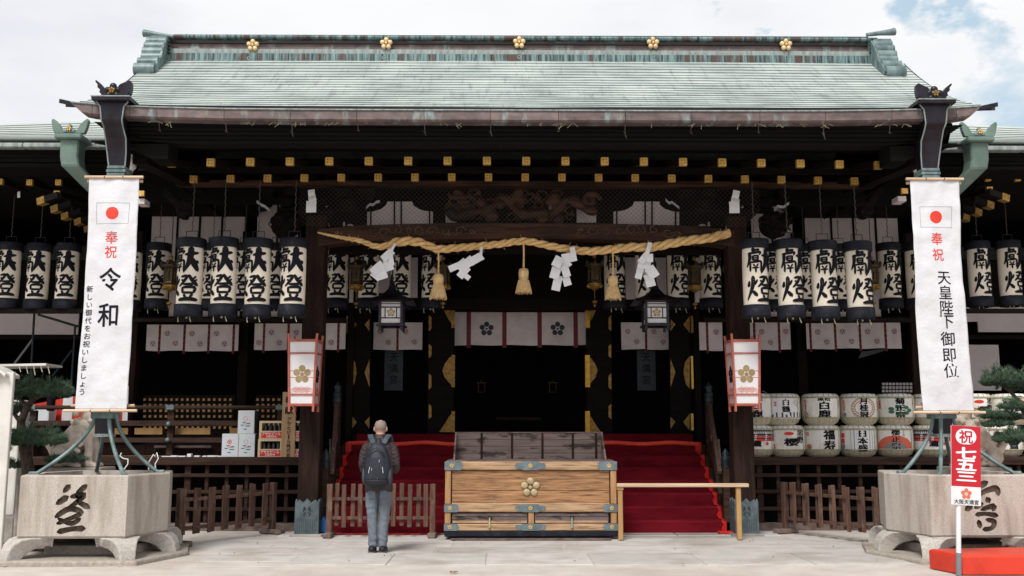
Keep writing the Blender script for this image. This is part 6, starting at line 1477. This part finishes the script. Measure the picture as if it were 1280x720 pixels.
# ============================================================ RED PLATFORM
y0p, y1p = 11.22, 11.78; xl_ = X(1203, 11.2, .2); xlb = X(1161, 11.75, .2)
m_ = MB(); zt3 = .215; vs = [(xl_, y0p, .0), (9.2, y0p - .02, .0), (9.2, y1p + .7, .0), (xlb, y1p, .0)]; m_.add(vs + [(x, y, zt3) for x, y, z in vs], [(0, 1, 5, 4), (1, 2, 6, 5), (2, 3, 7, 6), (3, 0, 4, 7), (4, 5, 6, 7)])
rp = thing('red_platform', 'low bright red cloth-covered platform at the lower right corner', 'platform', (6, 11.5, 0)); obj('cloth_cover', m_, 'platform_red', rp, bevel=.03, seg=2)
# ============================================================ SAKE BARRELS
def barrel(px, py, design, label, yaw=0, Y=16.82, sc=1.0):
    H = .545; r = .30
    c = P(px, py, Y)
    z_ = DK if py > 540 else DK + .525
    c.z = z_
    t = thing('sake_barrel', label, 'sake barrel', c, 'straw-wrapped sake barrels stacked on the right veranda', local=True, rz=yaw)
    prof = [(r * .70, 0), (r * .82, .03), (r * .90, .075), (r * .985, .12), (r, .17), (r * 1.005, .30), (r, .43), (r * .96, .475), (r * .84, .505), (r * .6, .515)]
    obj('straw_body', MB().lathe(prof, (0, 0, 0), 32), 'barrel_straw', t)
    obj('mat_foot', MB().lathe([(r * .70, .002), (r * .84, .028), (r * .92, .075), (r * .995, .115), (r * .99, .12), (r * .9, .118)], (0, 0, 0), 32), 'barrel_mat', t)
    m_ = MB()
    for i in range(20):
        a = 2 * pi * i / 20 + .1
        if abs(((a + pi / 2 + pi) % (2 * pi)) - pi) < .95:      # label side stays clear
            m_.tube([(cos(a) * rr, sin(a) * rr, z) for rr, z in ((r * .86, .03), (r * 1.01, .12))], .0055, 5); m_.tube([(cos(a) * rr, sin(a) * rr, z) for rr, z in ((r * 1.01, .43), (r * .98, .475), (r * .85, .51))], .0055, 5); continue
        m_.tube([(cos(a) * rr, sin(a) * rr, z) for rr, z in ((r * .86, .03), (r * 1.015, .12), (r * 1.02, .3), (r * 1.015, .43), (r * .98, .475), (r * .85, .51))], .0065, 5)
    for z, rr in ((.115, 1.01), (.44, 1.01), (.455, 1.0)): m_.tube([(cos(a * pi / 16) * r * rr, sin(a * pi / 16) * r * rr, z + .003 * sin(a * 3)) for a in range(33)], .0075, 5)
    obj('rope_binding', m_, 'barrel_rope', t)
    R_ = r * 1.012; g = MB(); fn = lambda x, z, k=0: Vector((sin(x / R_) * (R_ + .0004 * k), -cos(x / R_) * (R_ + .0004 * k), z + .275))
    design(g, (lambda a_, b_, k=0: fn(a_ * 1.62, b_ * 1.30 + .005, k)) if design is not d_navy else fn)
    # border of small print round the top
    if design is not d_navy:
        for i in range(15): 
            x = -.33 + i * .047; rect(g, x, x + .030, .160, .170, lambda a_, b_, k=0: fn(a_, b_, 3), 3)
    obj('printed_label', g, ['ink', 'print_red', 'print_green', 'print_grey', 'print_ochre', 'print_navy', 'print_orange', 'paper_white'], t)
f_up = lambda fn, k: (lambda a_, b_, q=0: fn(a_, b_, k))
f_lab = lambda fn: (lambda a_, b_, k=0: fn(a_ * 1.32, b_ * 1.12, k))
def T2(g, fn, chars, x, z0, s_, p, mi=0, off=.03, k=4):
    off = off * 1.35
    for i, ch in enumerate(chars): text(g, ch, x, z0 - i * p, s_, min(s_ * .95, p * .93), f_up(fn, k), mi, off)
def small(g, fn, chars, x, z0, s_, mi=1): T2(g, fn, chars, x, z0, s_, s_ * 1.05, mi, .02, 4)
def d_crane(g, fn):
    rect(g, -.30, .30, -.14, .12, f_up(fn, 1), 7, 0, 16, 2)
    for k in range(6): ring(g, -.24, .01 + k * .012, .06 + .016 * k, .068 + .016 * k, f_up(fn, 2), 4 if k % 2 else 1, 0, 8, .2, 2.2)
    for k in range(4): ring(g, .24, -.01 + k * .012, .06 + .016 * k, .068 + .016 * k, f_up(fn, 2), 4, 0, 8, .9, 2.9)
    rect(g, -.27, .28, -.13, -.06, f_up(fn, 2), 5, 0, 12, 1); disc(g, -.20, -.05, .06, .07, f_up(fn, 2.5), 5); ring(g, -.02, -.16, .10, .125, f_up(fn, 3), 7, 0, 12, .3, 2.4)
    rect(g, -.10, .12, -.05, .115, f_up(fn, 3), 7, 0, 6, 1); T2(g, fn, '白鶴', .05, .065, .085, .085); small(g, fn, '清酒', -.06, .06, .03)
def d_deer(g, fn):
    T2(g, fn, '白鹿', .02, .025, .125, .105, off=.04); text(g, '黒松', .02, .105, .13, .045, f_up(fn, 4), 0, .04); small(g, fn, '超特撰清酒', -.19, .09, .032); small(g, fn, '灘酒造', .21, .08, .03); ring(g, -.19, -.10, .03, .038, f_up(fn, 4), 0); text(g, '宝', -.19, -.10, .035, .035, f_up(fn, 4), 0)
def d_laurel(g, fn):
    for k in range(22):
        a = -1.2 + k * (5.5 / 21) ; disc(g, cos(a + .0) * .115 + .02, sin(a) * .125 - .005, .016, .010, f_up(fn, 2), 4, 0, 6)
    ring(g, .02, -.005, .090, .098, f_up(fn, 2), 6); ring(g, .02, -.005, .125, .132, f_up(fn, 2), 4)
    T2(g, fn, '月桂冠', .02, .085, .088, .088, off=.04); small(g, fn, '登録清酒', -.20, .08, .033); disc(g, -.20, -.09, .032, .032, f_up(fn, 3), 3); small(g, fn, '京都伏見', .22, .07, .03, 0)
def d_mum(g, fn):
    for k in range(7): a = k * .9; disc(g, .03 + cos(a) * .10, -.035 + sin(a) * .045, .032, .024, f_up(fn, 2), 2, 0, 7)
    T2(g, fn, '菊正宗', .03, .085, .10, .088, off=.045); small(g, fn, '本嘉納', -.19, .08, .036); small(g, fn, '生酒', .20, .09, .036)
def d_sakura(g, fn):
    T2(g, fn, '櫻', .045, -.03, .15, .1, off=.045); T2(g, fn, '忠野', .15, .09, .09, .09, off=.03); disc(g, .02, .075, .05, .022, f_up(fn, 2), 1); small(g, fn, '清酒灘', -.16, .08, .035); small(g, fn, '銘酒', -.14, -.07, .03)
def d_fuku(g, fn):
    rect(g, -.02, .17, -.13, .12, f_up(fn, 1), 7); T2(g, fn, '福寿', .07, .06, .125, .13, off=.04); disc(g, -.15, -.09, .035, .035, f_up(fn, 1), 4); text(g, '宝', -.15, -.09, .05, .05, f_up(fn, 3), 1); small(g, fn, '酒', -.17, .07, .05, 6)
def d_nihon(g, fn):
    rect(g, -.07, .16, -.14, .125, f_up(fn, 1), 3, 0, 6, 1); rect(g, -.065, .155, -.137, .122, f_up(fn, 1.6), 7, 0, 6, 1); T2(g, fn, '日本盛', .05, .075, .10, .09, off=.045)
    for k in range(6): rect(g, -.23 + (k % 2) * .05, -.19 + (k % 2) * .05, -.12 + (k // 2) * .07, -.06 + (k // 2) * .07, f_up(fn, 2), 1 if k > 1 else 3)
def d_zuiun(g, fn):
    disc(g, 0, -.115, .20, .165, f_up(fn, 1), 6, 0, 24, 0, pi); disc(g, 0, -.115, .11, .085, f_up(fn, 2), 3, 0, 20, 0, pi)
    T2(g, fn, '櫻正宗', .01, .095, .085, .088, off=.03); small(g, fn, 'さくら', .09, .12, .03, 0)
def d_navy(g, fn):
    rect(g, -.42, .42, -.02, .16, f_up(fn, 1), 5, 0, 20, 1)
    for k in range(26): x = -.40 + k * .031; rect(g, x, x + .016, .10, .135, lambda a_, b_, q=0: fn(a_ + (b_ - .1) * .4, b_, 2), 7)
    rect(g, -.36, .36, .035, .07, f_up(fn, 2), 6, 0, 16, 1); rect(g, -.36, .36, -.02, .018, f_up(fn, 2), 1, 0, 16, 1)
    for k in range(3):
        for j in range(5): rect(g, -.20 + k * .18 + j * .004, -.165 + k * .18 + j * .004, -.03 + j * .032, -.012 + j * .032, f_up(fn, 3), 7)
    T2(g, fn, '瀧', .02, -.06, .15, .1, off=.05); small(g, fn, '灘', .2, -.06, .06, 1)
def d_red(g, fn):
    ring(g, .02, .01, .10, .115, f_up(fn, 1), 6); disc(g, -.03, .12, .06, .025, f_up(fn, 2), 2); disc(g, .06, .13, .05, .02, f_up(fn, 2), 2); T2(g, fn, '松', .02, .0, .14, .1, off=.04)
def d_snow(g, fn):
    T2(g, fn, '白雪', .06, .05, .12, .12, off=.03); small(g, fn, '伊丹', -.12, .05, .04)
yl = R(4)
for px, py, d, lb in ((944, 500, d_deer, 'upper-row barrel nearest the porch column, mostly hidden by the box lantern'), (976, 500, d_crane, 'upper-row barrel with dark waves and a white crane pattern'), (1025, 500, d_deer, 'upper-row barrel with two tall thin black characters'), (1073, 500, d_laurel, 'upper-row barrel with a round laurel wreath print'),
                      (1118, 500, d_mum, 'upper-row barrel with green chrysanthemum leaves'), (1164, 500, d_snow, 'upper-row barrel partly behind the foot of the right banner'), (1215, 500, d_sakura, 'upper-row barrel just right of the right banner'), (1262, 500, d_red, 'upper-row barrel with red ring behind the pine at the right edge'),
                      (945, 560, d_navy, 'lower-row barrel with dark blue band beside the right porch column'), (983, 560, d_sakura, 'lower-row barrel with heavy slanting black strokes and red blossom'), (1027, 560, d_fuku, 'lower-row barrel with two round flowing characters and pale green panel'), (1072.5, 560, d_nihon, 'lower-row barrel with grey framed panel and three blocky characters'),
                      (1118, 560, d_zuiun, 'lower-row barrel with red and grey half sun'), (1164, 560, d_navy, 'lower-row barrel with dark blue and red rope pattern behind the green pipe legs'), (1213, 560, d_fuku, 'lower-row barrel hidden behind the red festival sign'), (1254, 560, d_snow, 'lower-row barrel behind the pine at the right edge')):
    barrel(px, py, d, lb, ru(-.10, .10) - .24)
# ============================================================ CARTONS, CRATES, PLANK
def carton(px, zb_, lb, red):
    Y = 16.64; x = X(px, Y - .13, 1.3); w_, h_ = .135, .375
    t = thing('carton', lb, 'carton', (x, Y, zb_), 'white cartons with teal print', local=True, rz=R(-2))
    b = obj('carton_body', MB().box(-w_, w_, -.14, .14, 0, h_), 'card_white', t, bevel=.004)
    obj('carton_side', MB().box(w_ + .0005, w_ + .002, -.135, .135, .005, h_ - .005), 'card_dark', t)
    g = MB(); fn = lambda x_, z, k=0: Vector((x_, -.142 - .0005 * k, z)); 
    (ring(g, -.01, .245, .025, .036, fn, 0), disc(g, -.01, .245, .014, .014, fn, 0)) if red else ring(g, -.01, .245, .030, .035, fn, 2)
    for k, (a, z, l, m2) in enumerate(((-.03, .185, .06, 1), (.04, .17, .05, 1), (-.06, .14, .05, 1), (.03, .125, .07, 1), (-.01, .075, .05, 1), (.02, .16, .10, 0))):
        stroke(g, [(a - l * .6, z, .006), (a, z - .004, .016 if m2 == 1 else .006), (a + l * .6, z + .002, .005)], fn, m2 if red or m2 else 2, k)
    obj('printed_marks', g, ['print_red', 'print_teal', 'print_pink'], b)
carton(288, DK, 'white carton with bold red ring, lower left of the three cartons', True); carton(308.5, DK, 'white carton with faint pink ring, lower right of the three cartons', False); carton(307, DK + .377, 'white carton stacked on top of the other two', False)
def crate(px, zb_, lb):
    Y = 16.67; x = X(px, Y - .15, 1.3); t = thing('beer_crate', lb, 'bottle crate', (x, Y, zb_), 'cream bottle crates with red lettering', local=True)
    w_, h_, d_ = .20, .29, .17
    m_ = MB(); m_.box(-w_, w_, -d_, d_, 0, .125); m_.box(-w_, -w_ + .04, -d_, d_, .125, h_); m_.box(w_ - .04, w_, -d_, d_, .125, h_); m_.box(-w_ + .04, w_ - .04, -d_, -d_ + .02, h_ - .035, h_); m_.box(-w_ + .04, w_ - .04, d_ - .02, d_, .125, h_)
    b = obj('crate_shell', m_, 'crate_cream', t)
    bm_ = MB().lathe([(.033, 0), (.033, .16), (.014, .21), (.014, .25)], (0, 0, 0), 10).mesh('bottle', ['bottle_glass'])
    for i in range(4):
        for j in range(2): o = bpy.data.objects.new('bottle', bm_); COL.objects.link(o); o.parent = t; o.location = (-.115 + i * .077, -.09 + j * .12, .02)
    cm_ = MB().ell((0, -.004, .19), (.008, .004, .018), 6, 4).mesh('bottle_glint', ['paper_white'])
    g = MB(); fn = lambda x_, z, k=0: Vector((x_, -d_ - .0015 - .001 * k, z)); rect(g, -w_ + .035, w_ - .03, .012, .108, fn, 0); text(g, 'アサヒビール', 0, .080, .30, .05, f_up(fn, 1), 1, .03); text(g, 'ASAHI', 0, .036, .16, .03, f_up(fn, 1), 1, .02)
    obj('printed_marks', g, ['print_red', 'paper_white'], b)
    fr = MB(); fr.box(-w_ + .03, w_ - .03, -d_ - .001, -d_ + .02, .118, .128); obj('slot_edge', fr, 'crate_cream', b)
crate(338, DK, 'cream bottle crate left of the wooden plank, lower of two'); crate(339, DK + .293, 'cream bottle crate left of the wooden plank, upper of two')
crate(370, DK, 'cream bottle crate half hidden between plank and column, lower of two'); crate(370, DK + .293, 'cream bottle crate half hidden between plank and column, upper of two')
a = P(351.5, 574, 16.46); b = P(368.5, 490, 16.46); pk = thing('plank_sign', 'tall bare wood plank with black brush characters leaning by the crates', 'plank sign', ((a.x + b.x) / 2, 16.46, DK), local=False)
x0_, x1_ = X(352, 16.46, 1.6), X(369, 16.46, 1.6); obj('plank', B(x0_, x1_, 16.46, 16.49, DK, b.z), 'plank_sign', pk, bevel=.004); g = MB(); fn = flat(16.457)
cxp = (x0_ + x1_) / 2; T2(g, lambda x, z, k=0: fn(x, z), '奉献', cxp, b.z - .13, .13, .17); 
for i, ch in enumerate('アサヒビール株式会社'): text(g, 'l' if ch == 'ー' else ch, cxp + .01, b.z - .44 - i * .072, .075 if ch != 'ー' else .014, .066, fn, 0, .025)
obj('ink_lettering', g, 'ink', pk)
# ============================================================ LEFT EDGE: tent, striped cloth, goods
tn = thing('tent', 'corner of a white stall tent at the left edge', 'tent', (X(0, 13.0, 1), 13, 0))
xx = X(5, 13.0, 1.0); obj('tent_post', B(xx - .5, xx + .03, 13.0, 13.06, .0, Z(466, 13)), 'tent_white', tn, bevel=.008)
xx2 = X(24, 13.0, 1.0)
m_ = MB().prism([(v.x, v.z) for v in (P(-40, 458, 13.2), P(-40, 476, 13.2), P(0, 474, 13.2), P(14, 468, 13.2), P(20, 474, 13.2), P(21, 469, 13.2), P(8, 461, 13.2), P(-4, 456, 13.2))], 12.9, 13.3); obj('valance', m_, 'tent_white', tn, bevel=.01)
m_ = MB(); m_.bar(P(-30, 459, 13.6), P(68, 457, 13.6), .5, .03); obj('canopy_edge', m_, 'tent_white', tn)
for k in range(5): obj('tie', MB().tube([P(24 + k * 9, 458, 13.3), P(26 + k * 9, 465 + k % 3 * 2, 13.3)], .006, 5), 'barrel_rope', tn)
kc = thing('striped_curtain', 'red and white festival cloth hung behind the left pine', 'cloth', P(70, 520, 18.0))
yk_ = 18.0; cols = [(28, 65, 1), (65, 78, 1), (78, 90, 0), (90, 108, 1), (108, 141, 1), (141, 153, 1), (153, 159, 0)]
for pa, pb, red in cols:
    m_ = MB(); x0_, x1_ = X(pa, yk_, 1.9), X(pb, yk_, 1.9); zt_ = lambda x: Z(508, yk_) + (x - X(28, yk_, 1.9)) / (X(160, yk_, 1.9) - X(28, yk_, 1.9)) * (Z(482, yk_) - Z(508, yk_)); zb_ = Z(526 if pa > 140 else 530, yk_)
    vs = []; K = 6
    for j in range(5):
        for i in range(K + 1): x = x0_ + (x1_ - x0_) * i / K; q = j / 4; vs.append((x, yk_ + .03 * sin(x * 14) * q, zt_(x) * (1 - q) + zb_ * q))
    m_.add(vs, [(j * 7 + i, j * 7 + i + 1, j * 7 + 8 + i, j * 7 + 7 + i) for j in range(4) for i in range(6)], 0, True); obj('red_stripe' if red else 'white_stripe', m_, 'cloth_orange_red' if red else 'paper_white', kc)
for (pa, pb, py0, py1, Y, m2, nm, lb, cat) in ((38, 62, 508, 530, 17.6, 'card_white', 'white_box', 'white box standing on the veranda behind the left pine', 'box'), (3, 24, 540, 598, 15.2, 'tent_white', 'wrapped_goods', 'pale cloth-wrapped goods stacked low at the left edge', 'wrapped goods'), (8, 28, 500, 536, 15.4, 'tent_white', 'wrapped_goods', 'pale sheet hanging behind the pine at the left edge', 'sheet'), (17, 26, 605, 645, 14.4, 'kerb_stone', 'stone_post', 'grey stone post beside the left basin', 'stone post')):
    a = P(pa, py1, Y); b = P(pb, py0, Y); q = MB(); vs = []; K = 5
    m_ = MB(); m_.box(a.x, b.x, Y, Y + .3, a.z if cat != 'stone post' and cat != 'wrapped goods' else 0.0, b.z); tag(obj(nm, m_, m2, bevel=.025, seg=2), lb, cat)
m_ = B(X(-60, 14.6, .3), X(24, 14.6, .3), 14.45, 14.9, .0, Z(645, 14.5)); tag(obj('stone_ledge', m_, 'kerb_stone', bevel=.02), 'low mossy stone ledge at the left edge behind the left basin', 'ledge', kind='structure')
# pendant small dark lamp at left behind pine
m_ = MB().lathe([(.05, -.16), (.07, -.14), (.07, .1), (.09, .12), (.03, .17)], (0, 0, 0), 12); o = tag(obj('small_lamp', m_, 'lantern_cap'), 'small dark cylindrical lamp in front of the red cloth at the left', 'lamp'); o.location = P(64, 502, 17.2)
# white cords tied on the veranda edge
for px, py, lb in ((152, 568, 'knotted white string left of the two on the left veranda edge'), (193, 568, 'knotted white string right of the two on the left veranda edge')):
    Y = 16.35; ps = ([(152, 566), (150, 570), (154, 573), (160, 574), (160, 580), (155, 587)] if px < 170 else [(186, 587), (186, 578), (192, 568), (194, 571), (196, 566), (198, 573), (194, 580), (195, 591)])
    tag(obj('tied_string', MB().tube([P(x, y, Y - .01 * i) for i, (x, y) in enumerate(ps)], .010, 6), 'paper_white'), lb, 'string', 'white strings on the veranda edge')
# ============================================================ THE PRAYING MAN
gp = G(472, 691); px0, py0 = gp.x, gp.y
man = thing('person', 'man seen from behind bowing his head, dark quilted jacket, grey-blue jeans, navy backpack', 'person', (px0, py0, 0), local=True)
man.scale = (1.0, 1.0, 1.0)
HZ = 1.0
q = MB()
def lim(mb, ps, rs, n_=14): mb.tube(ps, rs, n_)
q.tube([(0, 0, .86), (0, 0, .98), (0, .0, 1.12), (0, .0, 1.28), (0, -.0, 1.38), (0, .02, 1.47)], [.09, .10, .10, .10, .08, .06], 16)
lim(q, [(0, .02, 1.42), (0, .04, 1.50), (0, .06, 1.55)], [.065, .058, .058])
q.ell((0, .075, 1.605), (.076, .095, .105), 18, 14); q.ell((0, .15, 1.56), (.05, .045, .06), 12, 8); q.ell((0, .185, 1.575), (.016, .025, .02), 8, 6)
for s in (-1, 1):
    q.ell((s * .080, .07, 1.59), (.014, .028, .036), 10, 8)
    q.ell((s * .03, .155, 1.60), (.014, .012, .01), 8, 6)
    lim(q, [(s * .075, 0, .88), (s * .085, 0, .68), (s * .085, .0, .50), (s * .07, .01, .28), (s * .065, .015, .09)], [.085, .078, .058, .052, .042])
    q.ell((s * .065, .06, .04), (.045, .11, .035), 10, 7)
    lim(q, [(s * .06, 0, 1.36), (s * .16, .0, 1.33), (s * .20, -.0, 1.20), (s * .205, .06, 1.10)], [.05, .045, .042, .040])
    lim(q, [(s * .205, .06, 1.10), (s * .15, .20, 1.14), (s * .06, .29, 1.24)], [.042, .036, .028])
    q.ell((s * .03, .305, 1.29), (.018, .035, .048), 10, 8)
    for k in range(4): lim(q, [(s * .018, .29 + k * .018 - .02, 1.32), (s * .010, .295 + k * .018 - .02, 1.37), (s * .006, .30 + k * .018 - .02, 1.405 + (.012 if k in (1, 2) else 0))], [.0095, .009, .007], 8)
    lim(q, [(s * .022, .275, 1.27), (s * .012, .262, 1.31), (s * .007, .262, 1.335)], [.011, .010, .008], 8)
body = obj('body', remesh(q, ['skin'], .008, 2, 'body'), None, man)
q = MB(); q.ell((0, .068, 1.622), (.0795, .096, .098), 24, 18)
for i, f_ in reversed(list(enumerate(q.f))):
    if max(q.v[j][2] for j in f_) > 1.70 or sum(q.v[j][1] for j in f_) / len(f_) > .14 or min(q.v[j][2] for j in f_) < 1.56: del q.f[i], q.m[i], q.s[i]
obj('cropped_hair', q, 'hair', man)
# jacket
q = MB(); 
def ringtube(mb, secs, n_=28):
    vs = []
    for cx_, cy_, z, rx, ry in secs:
        for j in range(n_): a = 2 * pi * j / n_; c_, s_ = cos(a), sin(a); vs.append((cx_ + rx * abs(c_) ** .8 * (1 if c_ > 0 else -1), cy_ + ry * abs(s_) ** .85 * (1 if s_ > 0 else -1), z))
    k = len(secs); mb.add(vs, [(i * n_ + j, i * n_ + (j + 1) % n_, (i + 1) * n_ + (j + 1) % n_, (i + 1) * n_ + j) for i in range(k - 1) for j in range(n_)] + [tuple(range(n_))[::-1], tuple(range((k - 1) * n_, k * n_))], 0, True)
ringtube(q, [(0, 0, .775, .180, .13), (0, 0, .84, .184, .135), (0, 0, 1.0, .176, .135), (0, 0, 1.12, .176, .135), (0, 0, 1.26, .190, .14), (0, 0, 1.36, .195, .13), (0, .01, 1.42, .150, .11), (0, .02, 1.455, .085, .08), (0, .035, 1.50, .075, .075)])
for s in (-1, 1):
    lim(q, [(s * .12, 0, 1.385), (s * .175, .0, 1.335), (s * .205, -.01, 1.24), (s * .215, -.01, 1.14), (s * .210, .05, 1.06)], [.068, .072, .064, .060, .055])
    lim(q, [(s * .21, .04, 1.065), (s * .18, .14, 1.08), (s * .12, .22, 1.15), (s * .085, .26, 1.20)], [.06, .055, .048, .042])
me = remesh(q, ['jacket'], .010, 3, 'jacket')
def quilt(c):     # quilting: diamond stitch lines pressed in
    a = atan2(c.x, -c.y) * .17; u1 = (a + c.z) / .052; u2 = (a - c.z) / .052
    d = min(abs(u1 - round(u1)), abs(u2 - round(u2)))
    return -.006 * max(0, 1 - d * 4.5) + .004 * noise.noise(c * 14)
inflate(me, quilt)
obj('jacket', me, None, man)
obj('jacket_collar', MB().lathe([(.082, 0), (.078, .045), (.070, .048), (.070, 0)], (0, .045, 1.475), 20), 'jacket', man)
q = MB()
ringtube(q, [(0, 0, .80, .155, .115), (0, 0, .88, .158, .118), (0, 0, .93, .155, .115)])
for s in (-1, 1):
    ringtube(q, [(s * .062, .012, .075, .058, .072), (s * .064, .010, .12, .059, .07), (s * .066, .004, .28, .064, .07), (s * .078, -.004, .48, .070, .075), (s * .086, -.002, .62, .082, .09), (s * .082, 0, .76, .088, .105), (s * .075, 0, .86, .085, .11)], 20)
me = remesh(q, ['jeans'], .008, 2, 'jeans')
inflate(me, lambda c: .004 * (1 if c.z < .78 else .3) * sin(c.z * 38 + c.x * 30 + 9 * noise.noise(c * 6)) * (.45 + .55 * (c.z < .25 or .42 < c.z < .60)) + .004 * noise.noise(c * 10))
obj('jeans', me, None, man)
m_ = MB()
for s in (-1, 1): m_.box(s * .075 - .045, s * .075 + .045, -.125, -.119, .70, .80)
obj('back_pocket', m_, 'jeans', man, bevel=.004)
for s in (-1, 1):
    q = MB(); q.ell((s * .072, .04, .045), (.055, .14, .042), 14, 10); q.ell((s * .07, -.04, .05), (.05, .07, .05), 12, 9); q.tube([(s * .066, .0, .03), (s * .066, -.005, .10)], [.05, .045], 14)
    sh = obj('shoe', remesh(q, ['shoe'], .006, 2, 'shoe'), None, man)
    m_ = MB(); n_ = 18; pts = [(s * .072 + cos(2 * pi * j / n_) * .056, .03 + sin(2 * pi * j / n_) * .148) for j in range(n_)]
    m_.add([(x, y, .002) for x, y in pts] + [(x, y, .022) for x, y in pts], [(a, (a + 1) % n_, n_ + (a + 1) % n_, n_ + a) for a in range(n_)] + [tuple(range(n_, 2 * n_)), tuple(range(n_))[::-1]]); obj('sole', m_, 'sole', sh)
bp_scale = (1.28, 1.12, 1.32)
bp = thing('backpack', 'dark navy backpack with grey side pockets worn by the praying man', 'backpack', (px0, py0, 1.1), local=True)
q = MB()
ringtube(q, [(0, -.20, -.165, .10, .07), (0, -.21, -.13, .135, .095), (0, -.215, -.02, .140, .11), (0, -.21, .09, .128, .10), (0, -.20, .18, .105, .085), (0, -.19, .235, .075, .06), (0, -.18, .262, .04, .04)], 28)
me = remesh(q, ['pack_navy'], .010, 3, 'pack_body')
inflate(me, lambda c: .006 * noise.noise(c * 14))
obj('pack_body', me, None, bp)
q = MB(); ringtube(q, [(0, -.26, -.13, .10, .06), (0, -.27, -.08, .112, .068), (0, -.27, .02, .10, .062), (0, -.262, .12, .085, .055), (0, -.25, .175, .055, .045)], 24)
obj('front_pocket', remesh(q, ['pack_navy'], .009, 3, 'front_pocket'), None, bp)
q = MB(); ringtube(q, [(0, -.235, -.172, .085, .06), (0, -.245, -.14, .122, .092), (0, -.25, -.095, .128, .10)], 24); obj('pack_bottom', remesh(q, ['pack_black'], .009, 2, 'pack_bottom'), None, bp)
for s in (-1, 1):
    q = MB(); q.ell((s * .125, -.215, -.06), (.028, .06, .085), 12, 9); obj('side_pocket', q, 'pack_grey', bp)
    st = [(s * .05, -.12, .25), (s * .075, -.10, .30), (s * .095, -.04, .335), (s * .10, .04, .32), (s * .115, .12, .26)]
    m_ = MB()
    for a, b in zip(st[:-1], st[1:]): m_.bar(a, b, .055, .016, 0, up=(0, -.6, .8))
    obj('shoulder_strap', m_, 'pack_grey', bp, bevel=.005)
    obj('zip_pull', MB().tube([(s * .062, -.325, .03), (s * .070, -.332, -.01), (s * .072, -.33, -.03)], .0025, 5), 'card_white', bp)
    obj('side_strap', MB().bar((s * .10, -.27, .06), (s * .145, -.17, -.0), .018, .006), 'pack_grey', bp)
bp.scale = bp_scale; bp.location.z = 1.07; bp.location.y += .02
m_ = MB().tube([(-.085, -.30, .13), (-.05, -.312, .19), (0, -.30, .215), (.05, -.312, .19), (.085, -.30, .13)], .005, 6); obj('zip', m_, 'pack_black', bp)
obj('grab_loop', MB().tube([(-.025, -.15, .255), (-.02, -.16, .30), (.02, -.16, .30), (.025, -.15, .255)], .007, 6), 'pack_black', bp)
for dx, dz in ((-.04, .02), (.035, .10), (.02, -.06)): obj('zip_glint', MB().tube([(dx, -.334, dz), (dx - .004, -.334, dz - .025)], .002, 5), 'card_white', bp)
bpy.data.objects.remove(_fo); bpy.data.scenes.remove(TS)
